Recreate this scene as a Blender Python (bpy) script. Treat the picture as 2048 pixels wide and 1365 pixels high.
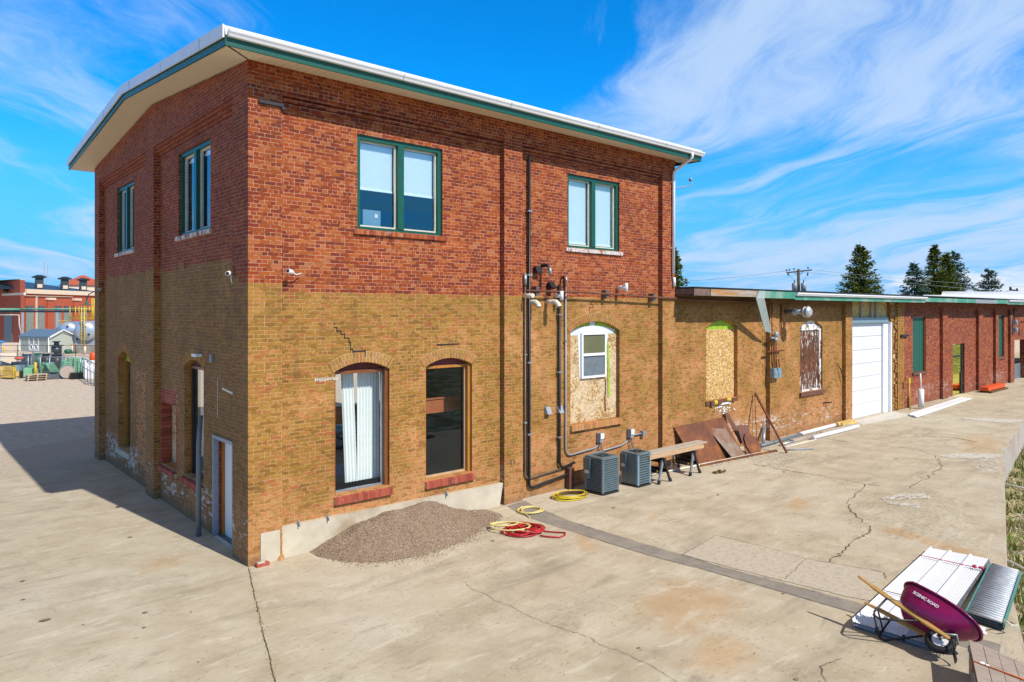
import bpy, bmesh, math, random
from mathutils import Vector, Matrix, Euler
random.seed(7)
R = math.radians
for o in list(bpy.data.objects): bpy.data.objects.remove(o)
SC = bpy.context.scene
COL = SC.collection
# ------------------------------------------------------------------ camera
cam_d = bpy.data.cameras.new('camera'); cam = bpy.data.objects.new('camera', cam_d); COL.objects.link(cam)
CAM = Vector((-4.8996, -12.8776, 4.7))
cam.location = CAM
cam.rotation_euler = (R(90), 0, -math.atan2(.6613, .7501))
cam_d.sensor_width = 36; cam_d.lens = 1407/2048*36; cam_d.shift_y = -60.5/2048
cam_d.clip_start = .05; cam_d.clip_end = 3000
SC.camera = cam
# ------------------------------------------------------------------ light
SUN = Vector((.132, -.991, 1.0)).normalized()
sd = bpy.data.lights.new('sun', 'SUN'); sd.energy = 4.6; sd.angle = R(.5); sd.color = (1, .95, .87)
sun = bpy.data.objects.new('sun', sd); COL.objects.link(sun)
sun.rotation_euler = SUN.to_track_quat('Z', 'Y').to_euler(); sun.location = (0, -20, 40)
W = bpy.data.worlds.new('World'); SC.world = W; W.use_nodes = True
SC.view_settings.view_transform = 'Standard'; SC.view_settings.look = 'None'
SC.view_settings.exposure = .12; SC.view_settings.gamma = 1


# ------------------------------------------------------------------ node helper
class NT:
    def __init__(s, tree): s.t = tree; s.n = tree.nodes; s.l = tree.links
    def put(s, sock, val):
        if hasattr(val, 'is_output'): s.l.new(val, sock)
        else:
            if isinstance(val, (tuple, list)) and sock.type == 'RGBA' and len(val) == 3: val = (*val, 1)
            sock.default_value = val
    def add(s, ty, props=None, **ins):
        n = s.n.new(ty)
        for k, x in (props or {}).items(): setattr(n, k, x)
        for k, x in ins.items():
            s.put(n.inputs[int(k[1:]) if k[0] == 'i' and k[1:].isdigit() else k.replace('_', ' ')], x)
        return n
    def m(s, op, a, b=0., c=0.):
        n = s.add('ShaderNodeMath', {'operation': op}, i0=a, i1=b)
        if op in ('MULTIPLY_ADD', 'COMPARE', 'SMOOTH_MIN'): s.put(n.inputs[2], c)
        return n.outputs[0]
    def mix(s, f, a, b, mode='MIX'):
        n = s.add('ShaderNodeMix', {'data_type': 'RGBA', 'blend_type': mode}, i0=f, i6=a, i7=b)
        return n.outputs[2]
    def mixf(s, f, a, b): return s.add('ShaderNodeMix', {'data_type': 'FLOAT'}, i0=f, i2=a, i3=b).outputs[0]
    def ramp(s, f, stops, interp='LINEAR'):
        n = s.add('ShaderNodeValToRGB', i0=f); cr = n.color_ramp; cr.interpolation = interp
        while len(cr.elements) > 1: cr.elements.remove(cr.elements[-1])
        for i, (p, c) in enumerate(stops):
            e = cr.elements[0] if i == 0 else cr.elements.new(p)
            e.position = p; e.color = (*c, 1) if len(c) == 3 else c
        return n.outputs[0]
    def noise(s, vec, scale, detail=3, rough=.55, dist=0., col=False):
        n = s.add('ShaderNodeTexNoise', Vector=vec, Scale=scale, Detail=detail, Roughness=rough, Distortion=dist)
        return n.outputs['Color' if col else 0]
    def map(s, vec, scale=(1, 1, 1), rot=(0, 0, 0), loc=(0, 0, 0)):
        return s.add('ShaderNodeMapping', Vector=vec, Scale=scale, Rotation=rot, Location=loc).outputs[0]
    def sstep(s, x, a, b):
        n = s.add('ShaderNodeMapRange', {'interpolation_type': 'SMOOTHSTEP'}, Value=x, i1=a, i2=b, i3=0., i4=1.)
        return n.outputs[0]
    def sep(s, v): return s.add('ShaderNodeSeparateXYZ', i0=v).outputs
    def comb(s, x, y, z=0.): return s.add('ShaderNodeCombineXYZ', i0=x, i1=y, i2=z).outputs[0]


def newmat(name):
    m = bpy.data.materials.new(name); m.use_nodes = True
    g = NT(m.node_tree); b = g.n['Principled BSDF']
    return m, g, b


def bump(g, b, h, strength=.3, dist=.01):
    g.put(b.inputs['Normal'], g.add('ShaderNodeBump', Height=h, Strength=strength, Distance=dist).outputs[0])


# ------------------------------------------------------------------ world: sky and cirrus
g = NT(W.node_tree); g.n.clear()
sky = g.add('ShaderNodeTexSky', {'sky_type': 'NISHITA', 'sun_disc': False, 'sun_elevation': R(45),
                                 'sun_rotation': R(172.4), 'altitude': 1500., 'air_density': 1.0, 'dust_density': .1, 'ozone_density': 2.0})
tint = g.mix(1., sky.outputs[0], (.03, 1.32, 2.30), 'MULTIPLY')
dirn = g.add('ShaderNodeTexCoord').outputs['Generated']
dx, dy, dz = g.sep(dirn)
fa = g.m('ADD', g.m('MULTIPLY', dx, .6613), g.m('MULTIPLY', dy, .7501))
fb = g.m('SUBTRACT', g.m('MULTIPLY', dx, .7501), g.m('MULTIPLY', dy, .6613))
zc = g.m('ADD', g.m('MAXIMUM', dz, 0.), .10)
pa = g.m('DIVIDE', fa, zc); pb = g.m('DIVIDE', fb, zc)
wv = g.noise(g.comb(g.m('MULTIPLY', pa, .35), g.m('MULTIPLY', pb, .45), 5.5), 1.6, 3, .5)
pbw = g.m('ADD', pb, g.m('MULTIPLY', g.m('SUBTRACT', wv, .5), 1.5))
v1 = g.comb(g.m('MULTIPLY', pa, .17), g.m('ADD', g.m('MULTIPLY', pbw, .62), g.m('MULTIPLY', pa, .10)), 3.1)
n1 = g.noise(v1, 2.6, 11, .66, .35)
v2 = g.comb(g.m('MULTIPLY', pa, .28), g.m('MULTIPLY', pbw, .30), 8.9)
n2 = g.noise(v2, 1.7, 4, .5, .3)
side = g.sstep(fb, -.05, .42)
amount = g.m('ADD', g.m('MULTIPLY', side, .29), -.115)
leftb = g.m('MULTIPLY', g.sstep(fb, -.20, -.44), .13)
body = g.m('ADD', g.m('ADD', g.m('ADD', g.m('MULTIPLY', n1, 1.25), g.m('MULTIPLY', n2, .55)), amount), leftb)
cl = g.m('MULTIPLY', g.sstep(body, .86, 1.22), .95)
# fair-weather puffs near the horizon
v3 = g.comb(g.m('MULTIPLY', fb, 9.), g.m('MULTIPLY', dz, 26.), 1.7)
n3 = g.noise(v3, 1.0, 7, .58, .15)
lowm = g.m('MULTIPLY', g.sstep(dz, .11, .02), g.sstep(fb, .40, .50))
puff = g.m('MULTIPLY', g.sstep(g.m('ADD', n3, g.m('MULTIPLY', lowm, .08)), .58, .70), lowm)
hz = g.m('MULTIPLY', g.sstep(dz, .30, .0), .97)
skyc = g.mix(hz, tint, (1.7, 5.0, 9.2))
c1 = g.mix(g.m('MULTIPLY', cl, .90), skyc, (5.3, 6.9, 9.3))
c2 = g.mix(puff, c1, (7.6, 8.4, 9.6))
c2 = g.mix(g.m('MULTIPLY', g.sstep(dz, .44, .70), .92), c2, (2.5, 2.1, 1.7))  # warm overhead fill added above the view to warm the shade
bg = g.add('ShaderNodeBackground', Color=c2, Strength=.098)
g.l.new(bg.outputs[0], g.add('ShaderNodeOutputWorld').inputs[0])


# ------------------------------------------------------------------ materials
def pm(name, col, rough=.6, metal=0., var=.12, scale=8., bmp=0., spec=.5, streak=None, col2=None, thr=(.45, .65), detail=4):
    m, g, b = newmat(name)
    co = g.add('ShaderNodeTexCoord').outputs['Object']
    if streak: co = g.map(co, streak)
    n = g.noise(co, scale, detail, .6)
    lo = tuple(c*(1-var) for c in col); hi = tuple(min(1, c*(1+var)) for c in col)
    c = g.ramp(n, [(.3, lo), (.7, hi)])
    if col2:
        n2 = g.noise(co, scale*.37, 5, .62)
        c = g.mix(g.sstep(n2, *thr), c, col2)
    g.put(b.inputs['Base Color'], c); b.inputs['Roughness'].default_value = rough
    b.inputs['Metallic'].default_value = metal; b.inputs['Specular IOR Level'].default_value = spec
    if bmp: bump(g, b, n, .5, bmp)
    return m


RH = .0735
RED = [(0, (.10, .032, .028)), (.06, (.16, .032, .020)), (.22, (.225, .036, .014)), (.42, (.29, .048, .013)), (.62, (.34, .068, .014)),
       (.80, (.40, .102, .022)), (.93, (.42, .145, .056)), (1, (.17, .080, .072))]
GOLD = [(0, (.17, .080, .022)), (.12, (.25, .122, .022)), (.4, (.325, .163, .027)), (.6, (.375, .188, .034)), (.8, (.39, .158, .040)), (.93, (.35, .105, .032)), (1, (.46, .275, .036))]
TAN = [(0, (.26, .105, .03)), (.3, (.40, .185, .055)), (.6, (.49, .235, .085)), (.85, (.50, .19, .07)), (1, (.42, .12, .04))]


def brick_mat(name, mode):
    m, g, b = newmat(name)
    co = g.add('ShaderNodeTexCoord').outputs['Object']
    x, y, z = g.sep(co)
    nx, ny, nz = g.sep(g.add('ShaderNodeNewGeometry').outputs['True Normal'])
    isx = g.m('GREATER_THAN', g.m('ABSOLUTE', nx), .5)
    u = g.mixf(isx, x, y)
    wob = g.noise(g.comb(g.m('MULTIPLY', u, 1.), z, 0.), 7., 3, .6)
    uu = g.m('ADD', u, g.m('MULTIPLY', wob, .016)); zz = g.m('ADD', z, g.m('MULTIPLY', wob, .009))
    row = g.m('FLOOR', g.m('DIVIDE', zz, RH))
    cell = g.add('ShaderNodeTexWhiteNoise', {'noise_dimensions': '2D'}, Vector=g.comb(row, g.m('FLOOR', g.m('DIVIDE', uu, .645)))).outputs[0]
    hdr = g.m('GREATER_THAN', cell, .70)
    vec = g.comb(uu, zz, 0.)
    def bt(w):
        n = g.add('ShaderNodeTexBrick', {'offset': .5, 'offset_frequency': 2}, Vector=vec, Color1=(0, 0, 0), Color2=(1, 1, 1), Mortar=(.5, .5, .5),
                  Scale=1., Mortar_Size=.0062, Mortar_Smooth=.25, Bias=0., Brick_Width=w, Row_Height=RH)
        return n.outputs
    s_, h_ = bt(.215), bt(.1075)
    r = g.mixf(hdr, g.m('ADD', s_[0], 0.), g.m('ADD', h_[0], 0.))
    fac = g.mixf(hdr, s_[1], h_[1])
    fine = g.noise(co, 34., 3, .65); big = g.noise(co, .9, 4, .6); mid = g.noise(co, 4.5, 4, .62)
    r = g.m('ADD', g.m('ADD', g.m('MULTIPLY', r, .80), g.m('MULTIPLY', mid, .44)), -.12)
    red = g.ramp(r, RED); gold = g.ramp(r, GOLD); tan = g.ramp(r, TAN)
    mr, mg = (.60, .33, .21), (.60, .38, .18)
    rowz = g.m('MULTIPLY', row, RH)
    openj_shade = g.m('MULTIPLY', g.sstep(g.noise(g.map(co, (1, 1, 1.6)), 5.5, 5, .72), .50, .57), .85)  # patchy missing mortar, with joint shade put into its dark colour
    if mode in ('split', 'gold'):
        lowf = g.m('MULTIPLY', g.sstep(z, 1.9, .25), .75)
        if mode == 'split': tf = g.m('MULTIPLY', g.sstep(x, 6., 8.), .30)
        else: tf = .25
        pinkf = g.sstep(g.m('ADD', g.m('ADD', big, g.m('MULTIPLY', lowf, .33)), g.m('MULTIPLY', tf, .30)), .50, .74)
        pinkf = g.m('MULTIPLY', pinkf, g.m('SUBTRACT', 1., g.m('MULTIPLY', isx, .6)))
        gold = g.mix(pinkf, gold, tan)
    if mode == 'split':
        blocky = g.add('ShaderNodeTexWhiteNoise', {'noise_dimensions': '2D'}, Vector=g.comb(g.m('FLOOR', g.m('DIVIDE', y, .43)), g.m('FLOOR', g.m('DIVIDE', row, 3.)))).outputs[0]
        zl = g.m('ADD', g.m('ADD', 5.15, g.m('MULTIPLY', g.sstep(y, .72, 1.3), .42)), g.m('MULTIPLY', blocky, .22))
        zf = g.m('ADD', 5.045, g.m('MULTIPLY', g.m('LESS_THAN', x, .65), .15))
        zs = g.mixf(isx, zf, zl)
        q = g.m('LESS_THAN', rowz, zs)
        col = g.mix(q, red, gold); mort = g.mix(q, mr, mg)
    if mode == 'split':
        gable_shade = g.m('MULTIPLY', g.m('MULTIPLY', isx, g.sstep(mid, .25, .60)), .60)  # shade of the gable side put into its brick and mortar colour
        col = g.mix(gable_shade, col, g.mix(q, (.24, .05, .035), (.19, .105, .062))); mort = g.mix(g.m('MULTIPLY', isx, .4), mort, (.26, .17, .11))
    elif mode == 'gold': col, mort = gold, mg
    else: col, mort = red, (.36, .26, .21)
    mort = g.mix(openj_shade, mort, (.17, .085, .028) if mode != 'red' else (.12, .05, .03))
    # olive moss / soot patches, stain and bleaching
    val = g.m('ADD', .62, g.m('MULTIPLY', big, .62))
    val = g.m('MULTIPLY', val, g.m('ADD', .82, g.m('MULTIPLY', fine, .36)))
    col = g.mix(g.m('MULTIPLY', g.sstep(fac, .1, .8), .92), col, mort)
    col = g.mix(1., col, g.comb(val, val, val), 'MULTIPLY')
    # chipped arrises, darker at random
    chip = g.noise(co, 12., 5, .75)
    chipf = g.m('MULTIPLY', g.sstep(chip, .60, .70), .45)
    col = g.mix(chipf, col, g.mix(.5, col, (.10, .05, .02)))
    vs = g.sep(g.map(co, (1, 1, .22)))
    run = g.noise(g.comb(g.m('MULTIPLY', u, 2.2), g.m('MULTIPLY', z, .35), 2.), 1.6, 5, .65)
    col = g.mix(g.m('MULTIPLY', g.sstep(run, .56, .76), .35), col, (.13, .065, .03))
    # lime bloom near the ground
    bl = g.noise(g.map(co, (1.4, 1.4, 3.2)), 3.2, 7, .72)
    bl2 = g.noise(co, .55, 2, .5)
    zmask = g.m('MULTIPLY', g.sstep(z, 1.05, .7), g.sstep(z, .1, .4))
    if mode == 'split': am = g.mixf(isx, 0., 1.)
    elif mode == 'gold': am = .9
    else: am = .35
    wf = g.m('MULTIPLY', g.m('MULTIPLY', g.sstep(g.m('ADD', bl, g.m('MULTIPLY', bl2, .35)), .70, .78), zmask), am)
    wf = g.m('MULTIPLY', wf, .85)
    col = g.mix(wf, col, (.62, .58, .54))
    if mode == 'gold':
        topdark = g.m('MULTIPLY', g.sstep(g.m('ADD', z, g.m('MULTIPLY', big, .5)), 4.9, 5.25), .5)  # brick darker towards the top of the wall
        col = g.mix(topdark, col, (.07, .045, .025))
    dirt = g.m('MULTIPLY', g.sstep(g.m('ADD', z, g.m('MULTIPLY', mid, .5)), .55, .12), .55)
    col = g.mix(dirt, col, (.20, .15, .10))
    g.put(b.inputs['Base Color'], col); b.inputs['Roughness'].default_value = .86; b.inputs['Specular IOR Level'].default_value = .25
    h = g.m('ADD', g.m('MULTIPLY', g.m('SUBTRACT', 1., fac), 1.), g.m('MULTIPLY', fine, .5))
    bump(g, b, h, .8, .010)
    return m


def unit_mat(name, stops, dirty=.25, dcol=(.6, .55, .5)):
    m, g, b = newmat(name)
    at = g.add('ShaderNodeAttribute', {'attribute_name': 'rnd'}).outputs['Fac']
    co = g.add('ShaderNodeTexCoord').outputs['Object']
    n = g.noise(co, 14., 4, .6); n2 = g.noise(co, 5., 5, .7)
    c = g.ramp(g.m('ADD', g.m('MULTIPLY', at, .8), g.m('MULTIPLY', n, .25)), stops)
    c = g.mix(g.m('MULTIPLY', g.sstep(n2, *((.40, .50) if dirty > .9 else (.56, .66))), dirty), c, dcol)
    g.put(b.inputs['Base Color'], c); b.inputs['Roughness'].default_value = .85
    bump(g, b, n, .4, .004)
    return m


def glass_mat(name, tint=(.72, .86, .92), base=.10, refl=(.85, .93, 1.)):
    m, g, b = newmat(name); g.n.remove(b)
    fr = g.m('MULTIPLY', g.m('POWER', g.add('ShaderNodeLayerWeight', Blend=.5).outputs['Facing'], 4.), .9)
    co = g.add('ShaderNodeTexCoord').outputs['Object']
    wv = g.add('ShaderNodeBump', Height=g.noise(co, .9, 2, .5), Strength=.12, Distance=.02).outputs[0]
    t = g.add('ShaderNodeBsdfTransparent', Color=tint); gl = g.add('ShaderNodeBsdfGlossy', Color=refl, Roughness=.01, Normal=wv)
    mx = g.add('ShaderNodeMixShader', i0=g.m('ADD', g.m('MULTIPLY', fr, 1.1), base), i1=t.outputs[0], i2=gl.outputs[0])
    g.l.new(mx.outputs[0], g.n['Material Output'].inputs[0])
    return m


MT = {}
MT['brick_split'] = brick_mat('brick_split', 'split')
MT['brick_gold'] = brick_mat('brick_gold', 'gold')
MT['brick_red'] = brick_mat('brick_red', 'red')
MT['u_gold'] = unit_mat('arch_brick', GOLD, .1)
MT['u_sill'] = unit_mat('sill_brick_red', [(0, (.20, .035, .022)), (.5, (.33, .060, .032)), (1, (.42, .095, .05))], .12)
MT['u_red'] = unit_mat('sill_brick_old', RED, .35)
MT['u_white'] = unit_mat('sill_brick_bleached', RED, .95, (.62, .58, .55))
MT['u_rough'] = unit_mat('rough_brick', TAN, .3)
MT['mortar'] = pm('mortar', (.56, .40, .22), .9, var=.2, scale=20)
MT['green'] = pm('green_paint', (.003, .085, .052), .38, var=.10, scale=5)
MT['greenfade'] = pm('faded_green_paint', (.055, .27, .17), .5, var=.18, scale=3, col2=(.22, .36, .28))
MT['dgreen'] = pm('dark_green_board', (.010, .095, .062), .5, var=.15, scale=4, streak=(8, 8, .4))
MT['white'] = pm('white_paint', (.80, .81, .82), .4, var=.04, scale=3)
MT['gutter'] = pm('white_gutter', (.84, .84, .85), .32, var=.03, scale=3)
MT['roofmetal'] = pm('roof_sheet', (.74, .74, .76), .35, var=.05, scale=2)
MT['doorwhite'] = pm('white_door', (.82, .82, .81), .42, var=.03, scale=2)
MT['glass'] = glass_mat('window_glass', (.93, .97, .98), .05)
MT['glassblue'] = glass_mat('blue_window_glass', (.86, .95, .97), .16, (.25, .80, 1.))
MT['glassdark'] = glass_mat('dark_window_glass', (.80, .84, .86), .07, (.8, .9, .95))
MT['glassmirror'] = glass_mat('mirror_door_glass', (.15, .17, .1), .70, (1., 1., .30))
MT['wood'] = pm('varnished_wood', (.20, .065, .018), .35, var=.3, scale=5, streak=(6, 6, .5))
MT['woodor'] = pm('orange_wood', (.42, .17, .025), .45, var=.25, scale=5, streak=(6, 6, .5))
MT['maroon'] = pm('maroon_board', (.13, .015, .022), .6, var=.2)
MT['tympan'] = pm('red_brown_board', (.12, .022, .012), .7, var=.4, scale=9)
MT['blindwhite'] = pm('blind_slats', (.90, .91, .90), .6, var=.02)
MT['curtain'] = pm('curtain_cloth', (.78, .80, .76), .8, var=.04, scale=3)
MT['dark'] = pm('dark_metal', (.018, .017, .018), .5, var=.2)
MT['black'] = pm('black_plastic', (.010, .010, .012), .45, var=.2)
MT['rubber'] = pm('tyre_rubber', (.014, .014, .015), .8, var=.25, scale=20)
MT['galv'] = pm('galvanised_steel', (.36, .40, .43), .42, .65, var=.18, scale=7)
MT['greymetal'] = pm('grey_metal', (.30, .33, .35), .5, .2, var=.12, scale=6)
MT['pipegrey'] = pm('grey_pipe', (.15, .18, .20), .5, .1, var=.15)
MT['conduit'] = pm('weathered_conduit', (.17, .12, .10), .55, .3, var=.35, scale=6)
MT['pvc'] = pm('white_plastic', (.78, .77, .74), .4, var=.05)
MT['pvcold'] = pm('aged_white_plastic', (.66, .60, .48), .5, var=.12)
MT['acgrey'] = pm('grey_blue_enamel', (.135, .185, .205), .42, .25, var=.15, scale=5)
MT['aclight'] = pm('light_blue_enamel', (.22, .32, .37), .42, .2, var=.1, scale=5)
MT['acdark'] = pm('dark_coil', (.028, .040, .048), .6, .2, var=.3, scale=40)
MT['lime'] = pm('lime_sheathing', (.30, .46, .02), .7, var=.3, scale=6)
MT['wrap'] = pm('house_wrap', (.66, .69, .72), .55, var=.1, scale=25)
MT['peel'] = pm('peeling_white', (.70, .69, .66), .7, var=.08, scale=9, col2=(.20, .10, .06), thr=(.50, .53))
MT['plank'] = pm('grey_timber', (.42, .36, .29), .8, var=.25, scale=4, streak=(1, 9, 9), bmp=.002)
MT['plankend'] = pm('pale_timber', (.50, .33, .18), .75, var=.25, scale=4, streak=(1, 9, 9))
MT['weather'] = pm('weathered_board', (.37, .295, .235), .8, var=.22, scale=3.5, streak=(8, 1.2, 8), bmp=.002)
MT['pallet'] = pm('pallet_wood', (.48, .36, .24), .8, var=.2, scale=3)
MT['fascwood'] = pm('peeling_fascia', (.36, .30, .24), .8, var=.3, scale=5, streak=(.5, 1, 4), col2=(.42, .20, .06), thr=(.5, .62))
MT['fascdark'] = pm('old_fascia_end', (.17, .11, .085), .8, var=.3, scale=5)
MT['roofdark'] = pm('dark_roofing', (.030, .032, .036), .85, var=.3, scale=3)
MT['joist'] = pm('eave_boards', (.13, .095, .07), .85, var=.35, scale=5)
MT['interior'] = pm('interior_plaster', (.42, .42, .40), .9, var=.05)
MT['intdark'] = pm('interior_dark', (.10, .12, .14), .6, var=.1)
MT['counter'] = pm('brown_counter', (.52, .15, .055), .5, var=.06)
MT['yellow'] = pm('yellow_paint', (.62, .43, .03), .5, var=.15)
MT['hoseyel'] = pm('yellow_hose', (.62, .47, .02), .45, var=.2, scale=10)
MT['hosecream'] = pm('pale_yellow_hose', (.66, .54, .20), .5, var=.12, scale=10)
MT['hosered'] = pm('red_hose', (.42, .012, .015), .45, var=.2, scale=10)
MT['burgundy'] = pm('burgundy_plastic', (.20, .002, .05), .27, var=.15, scale=3, col2=(.28, .006, .09))
MT['handle'] = pm('ash_handle', (.50, .27, .075), .55, var=.16, scale=4, streak=(1, 12, 12))
MT['rail'] = pm('teal_rail', (.10, .30, .26), .45, .2, var=.2)
MT['roller'] = pm('steel_roller', (.52, .54, .56), .5, .1, var=.2, scale=9)
MT['letter'] = pm('white_lettering', (.80, .80, .80), .5, var=.02)
MT['bark'] = pm('bark', (.09, .06, .04), .9, var=.3)
MT['orange'] = pm('orange_plastic', (.75, .09, .01), .5, var=.1)
MT['orangew'] = pm('orange_warning', (.80, .16, .02), .5, var=.1)
MT['rustred'] = pm('rusty_iron', (.16, .045, .018), .8, .2, var=.4, scale=8)
MT['mud'] = pm('brown_debris', (.13, .07, .02), .9, var=.4)
MT['tankm'] = pm('tank_steel', (.44, .50, .57), .35, .5, var=.1, scale=1.)
MT['binsg'] = pm('pale_green_plastic', (.17, .42, .24), .55, var=.18, scale=3)
MT['navy'] = pm('dark_navy_plastic', (.016, .028, .045), .45, var=.3, scale=3)
MT['shedwall'] = pm('sage_siding', (.36, .39, .33), .7, var=.04, scale=2, streak=(1, 1, 14))
MT['shedroof'] = pm('blue_grey_shingles', (.10, .17, .26), .8, var=.15, scale=5)
MT['cream'] = pm('cream_stone', (.70, .56, .42), .7, var=.06)
MT['farred'] = pm('far_red_brick', (.40, .085, .040), .85, var=.13, scale=1.2, streak=(.5, .5, 4))
MT['farwin'] = pm('far_window', (.20, .24, .19), .5, var=.2, scale=2)
MT['fardark'] = pm('far_dark_window', (.035, .05, .06), .4, var=.2, scale=4)
MT['straw'] = pm('dry_straw', (.50, .42, .22), .9, var=.3, scale=10)
MT['woodyel'] = pm('yellow_lumber', (.62, .42, .13), .7, var=.2, scale=4)
MT['tarp'] = pm('blue_plastic', (.02, .22, .55), .5, var=.1)

# soffit with board lines
def soffit_mat():
    m, g, b = newmat('soffit_boards')
    co = g.add('ShaderNodeTexCoord').outputs['Object']; x, y, z = g.sep(co)
    # boards run across the overhang
    sx = g.m('FRACT', g.m('DIVIDE', x, .15)); sy = g.m('FRACT', g.m('DIVIDE', y, .15))
    front = g.m('LESS_THAN', y, x)
    s = g.mixf(front, sy, sx)
    line = g.m('LESS_THAN', s, .09)
    c = g.mix(g.m('MULTIPLY', line, .45), (.78, .68, .52), (.28, .23, .17))
    g.put(b.inputs['Base Color'], c); b.inputs['Roughness'].default_value = .6
    return m
MT['soffit'] = soffit_mat()

def osb_mat(name, a=(.40, .24, .09), bcol=(.68, .48, .24), stain=False):
    m, g, b = newmat(name)
    co = g.add('ShaderNodeTexCoord').outputs['Object']
    w = g.noise(co, 3., 3, .6, col=True)
    vec = g.mix(.12, co, w)
    vor = g.add('ShaderNodeTexVoronoi', Vector=vec, Scale=26.)
    n = g.noise(co, 40., 3, .6)
    f = g.m('ADD', g.m('MULTIPLY', g.sep(vor.outputs['Color'])[0], .7), g.m('MULTIPLY', n, .3))
    c = g.ramp(f, [(.05, tuple(k*.55 for k in a)), (.3, a), (.65, bcol), (1, (.78, .62, .38))])
    big = g.noise(co, 1.6, 4, .6)
    if stain: c = g.mix(g.m('MULTIPLY', g.sstep(big, .42, .62), .5), c, (.66, .55, .38))
    else: c = g.mix(g.m('MULTIPLY', g.sstep(big, .55, .75), .35), c, (.45, .27, .08))
    g.put(b.inputs['Base Color'], c); b.inputs['Roughness'].default_value = .75
    bump(g, b, f, .4, .004)
    return m
MT['osb'] = osb_mat('strand_board', (.42, .22, .06), (.64, .42, .15)); MT['osbpale'] = osb_mat('strand_board_bleached', (.33, .19, .07), (.58, .41, .20), True)
MT['osbyel'] = osb_mat('yellow_strand_board', (.50, .33, .09), (.70, .50, .17))

def rust_mat(name, a, b_, c_, sc=1.2):
    m, g, b = newmat(name)
    co = g.add('ShaderNodeTexCoord').outputs['Object']
    n = g.noise(co, sc, 6, .65, .4); n2 = g.noise(co, sc*7, 5, .7)
    c = g.ramp(g.m('ADD', g.m('MULTIPLY', n, .8), g.m('MULTIPLY', n2, .2)), [(.36, a), (.52, b_), (.66, c_)])
    g.put(b.inputs['Base Color'], c); b.inputs['Roughness'].default_value = .75; b.inputs['Metallic'].default_value = .15
    bump(g, b, n2, .2, .003)
    return m
MT['rust'] = rust_mat('rusted_plate', (.10, .035, .02), (.19, .062, .022), (.36, .135, .02))
MT['rustgrey'] = rust_mat('part_rusted_plate', (.20, .065, .022), (.24, .17, .12), (.30, .245, .19), 2.2)
MT['rustbrown'] = rust_mat('brown_plate', (.12, .055, .045), (.16, .065, .04), (.20, .07, .03))
MT['peelrust'] = rust_mat('peeling_boards', (.06, .025, .015), (.15, .05, .015), (.20, .07, .02), 1.5)
# white flakes on the boarded window
_m = MT['peelrust']; g = NT(_m.node_tree); b = g.n['Principled BSDF']
old = b.inputs['Base Color'].links[0].from_socket
co = g.add('ShaderNodeTexCoord').outputs['Object']
fl = g.noise(g.map(co, (5., 5., 1.4)), 2.2, 7, .72)
ze = g.m('MULTIPLY', g.m('ABSOLUTE', g.m('SUBTRACT', g.sep(co)[2], 2.8)), .09)
g.put(b.inputs['Base Color'], g.mix(g.sstep(g.m('ADD', fl, ze), .62, .64), old, (.70, .68, .63)))
_m2 = MT['garage'] = pm('garage_panel', (.74, .75, .77), .45, var=.02)


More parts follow.
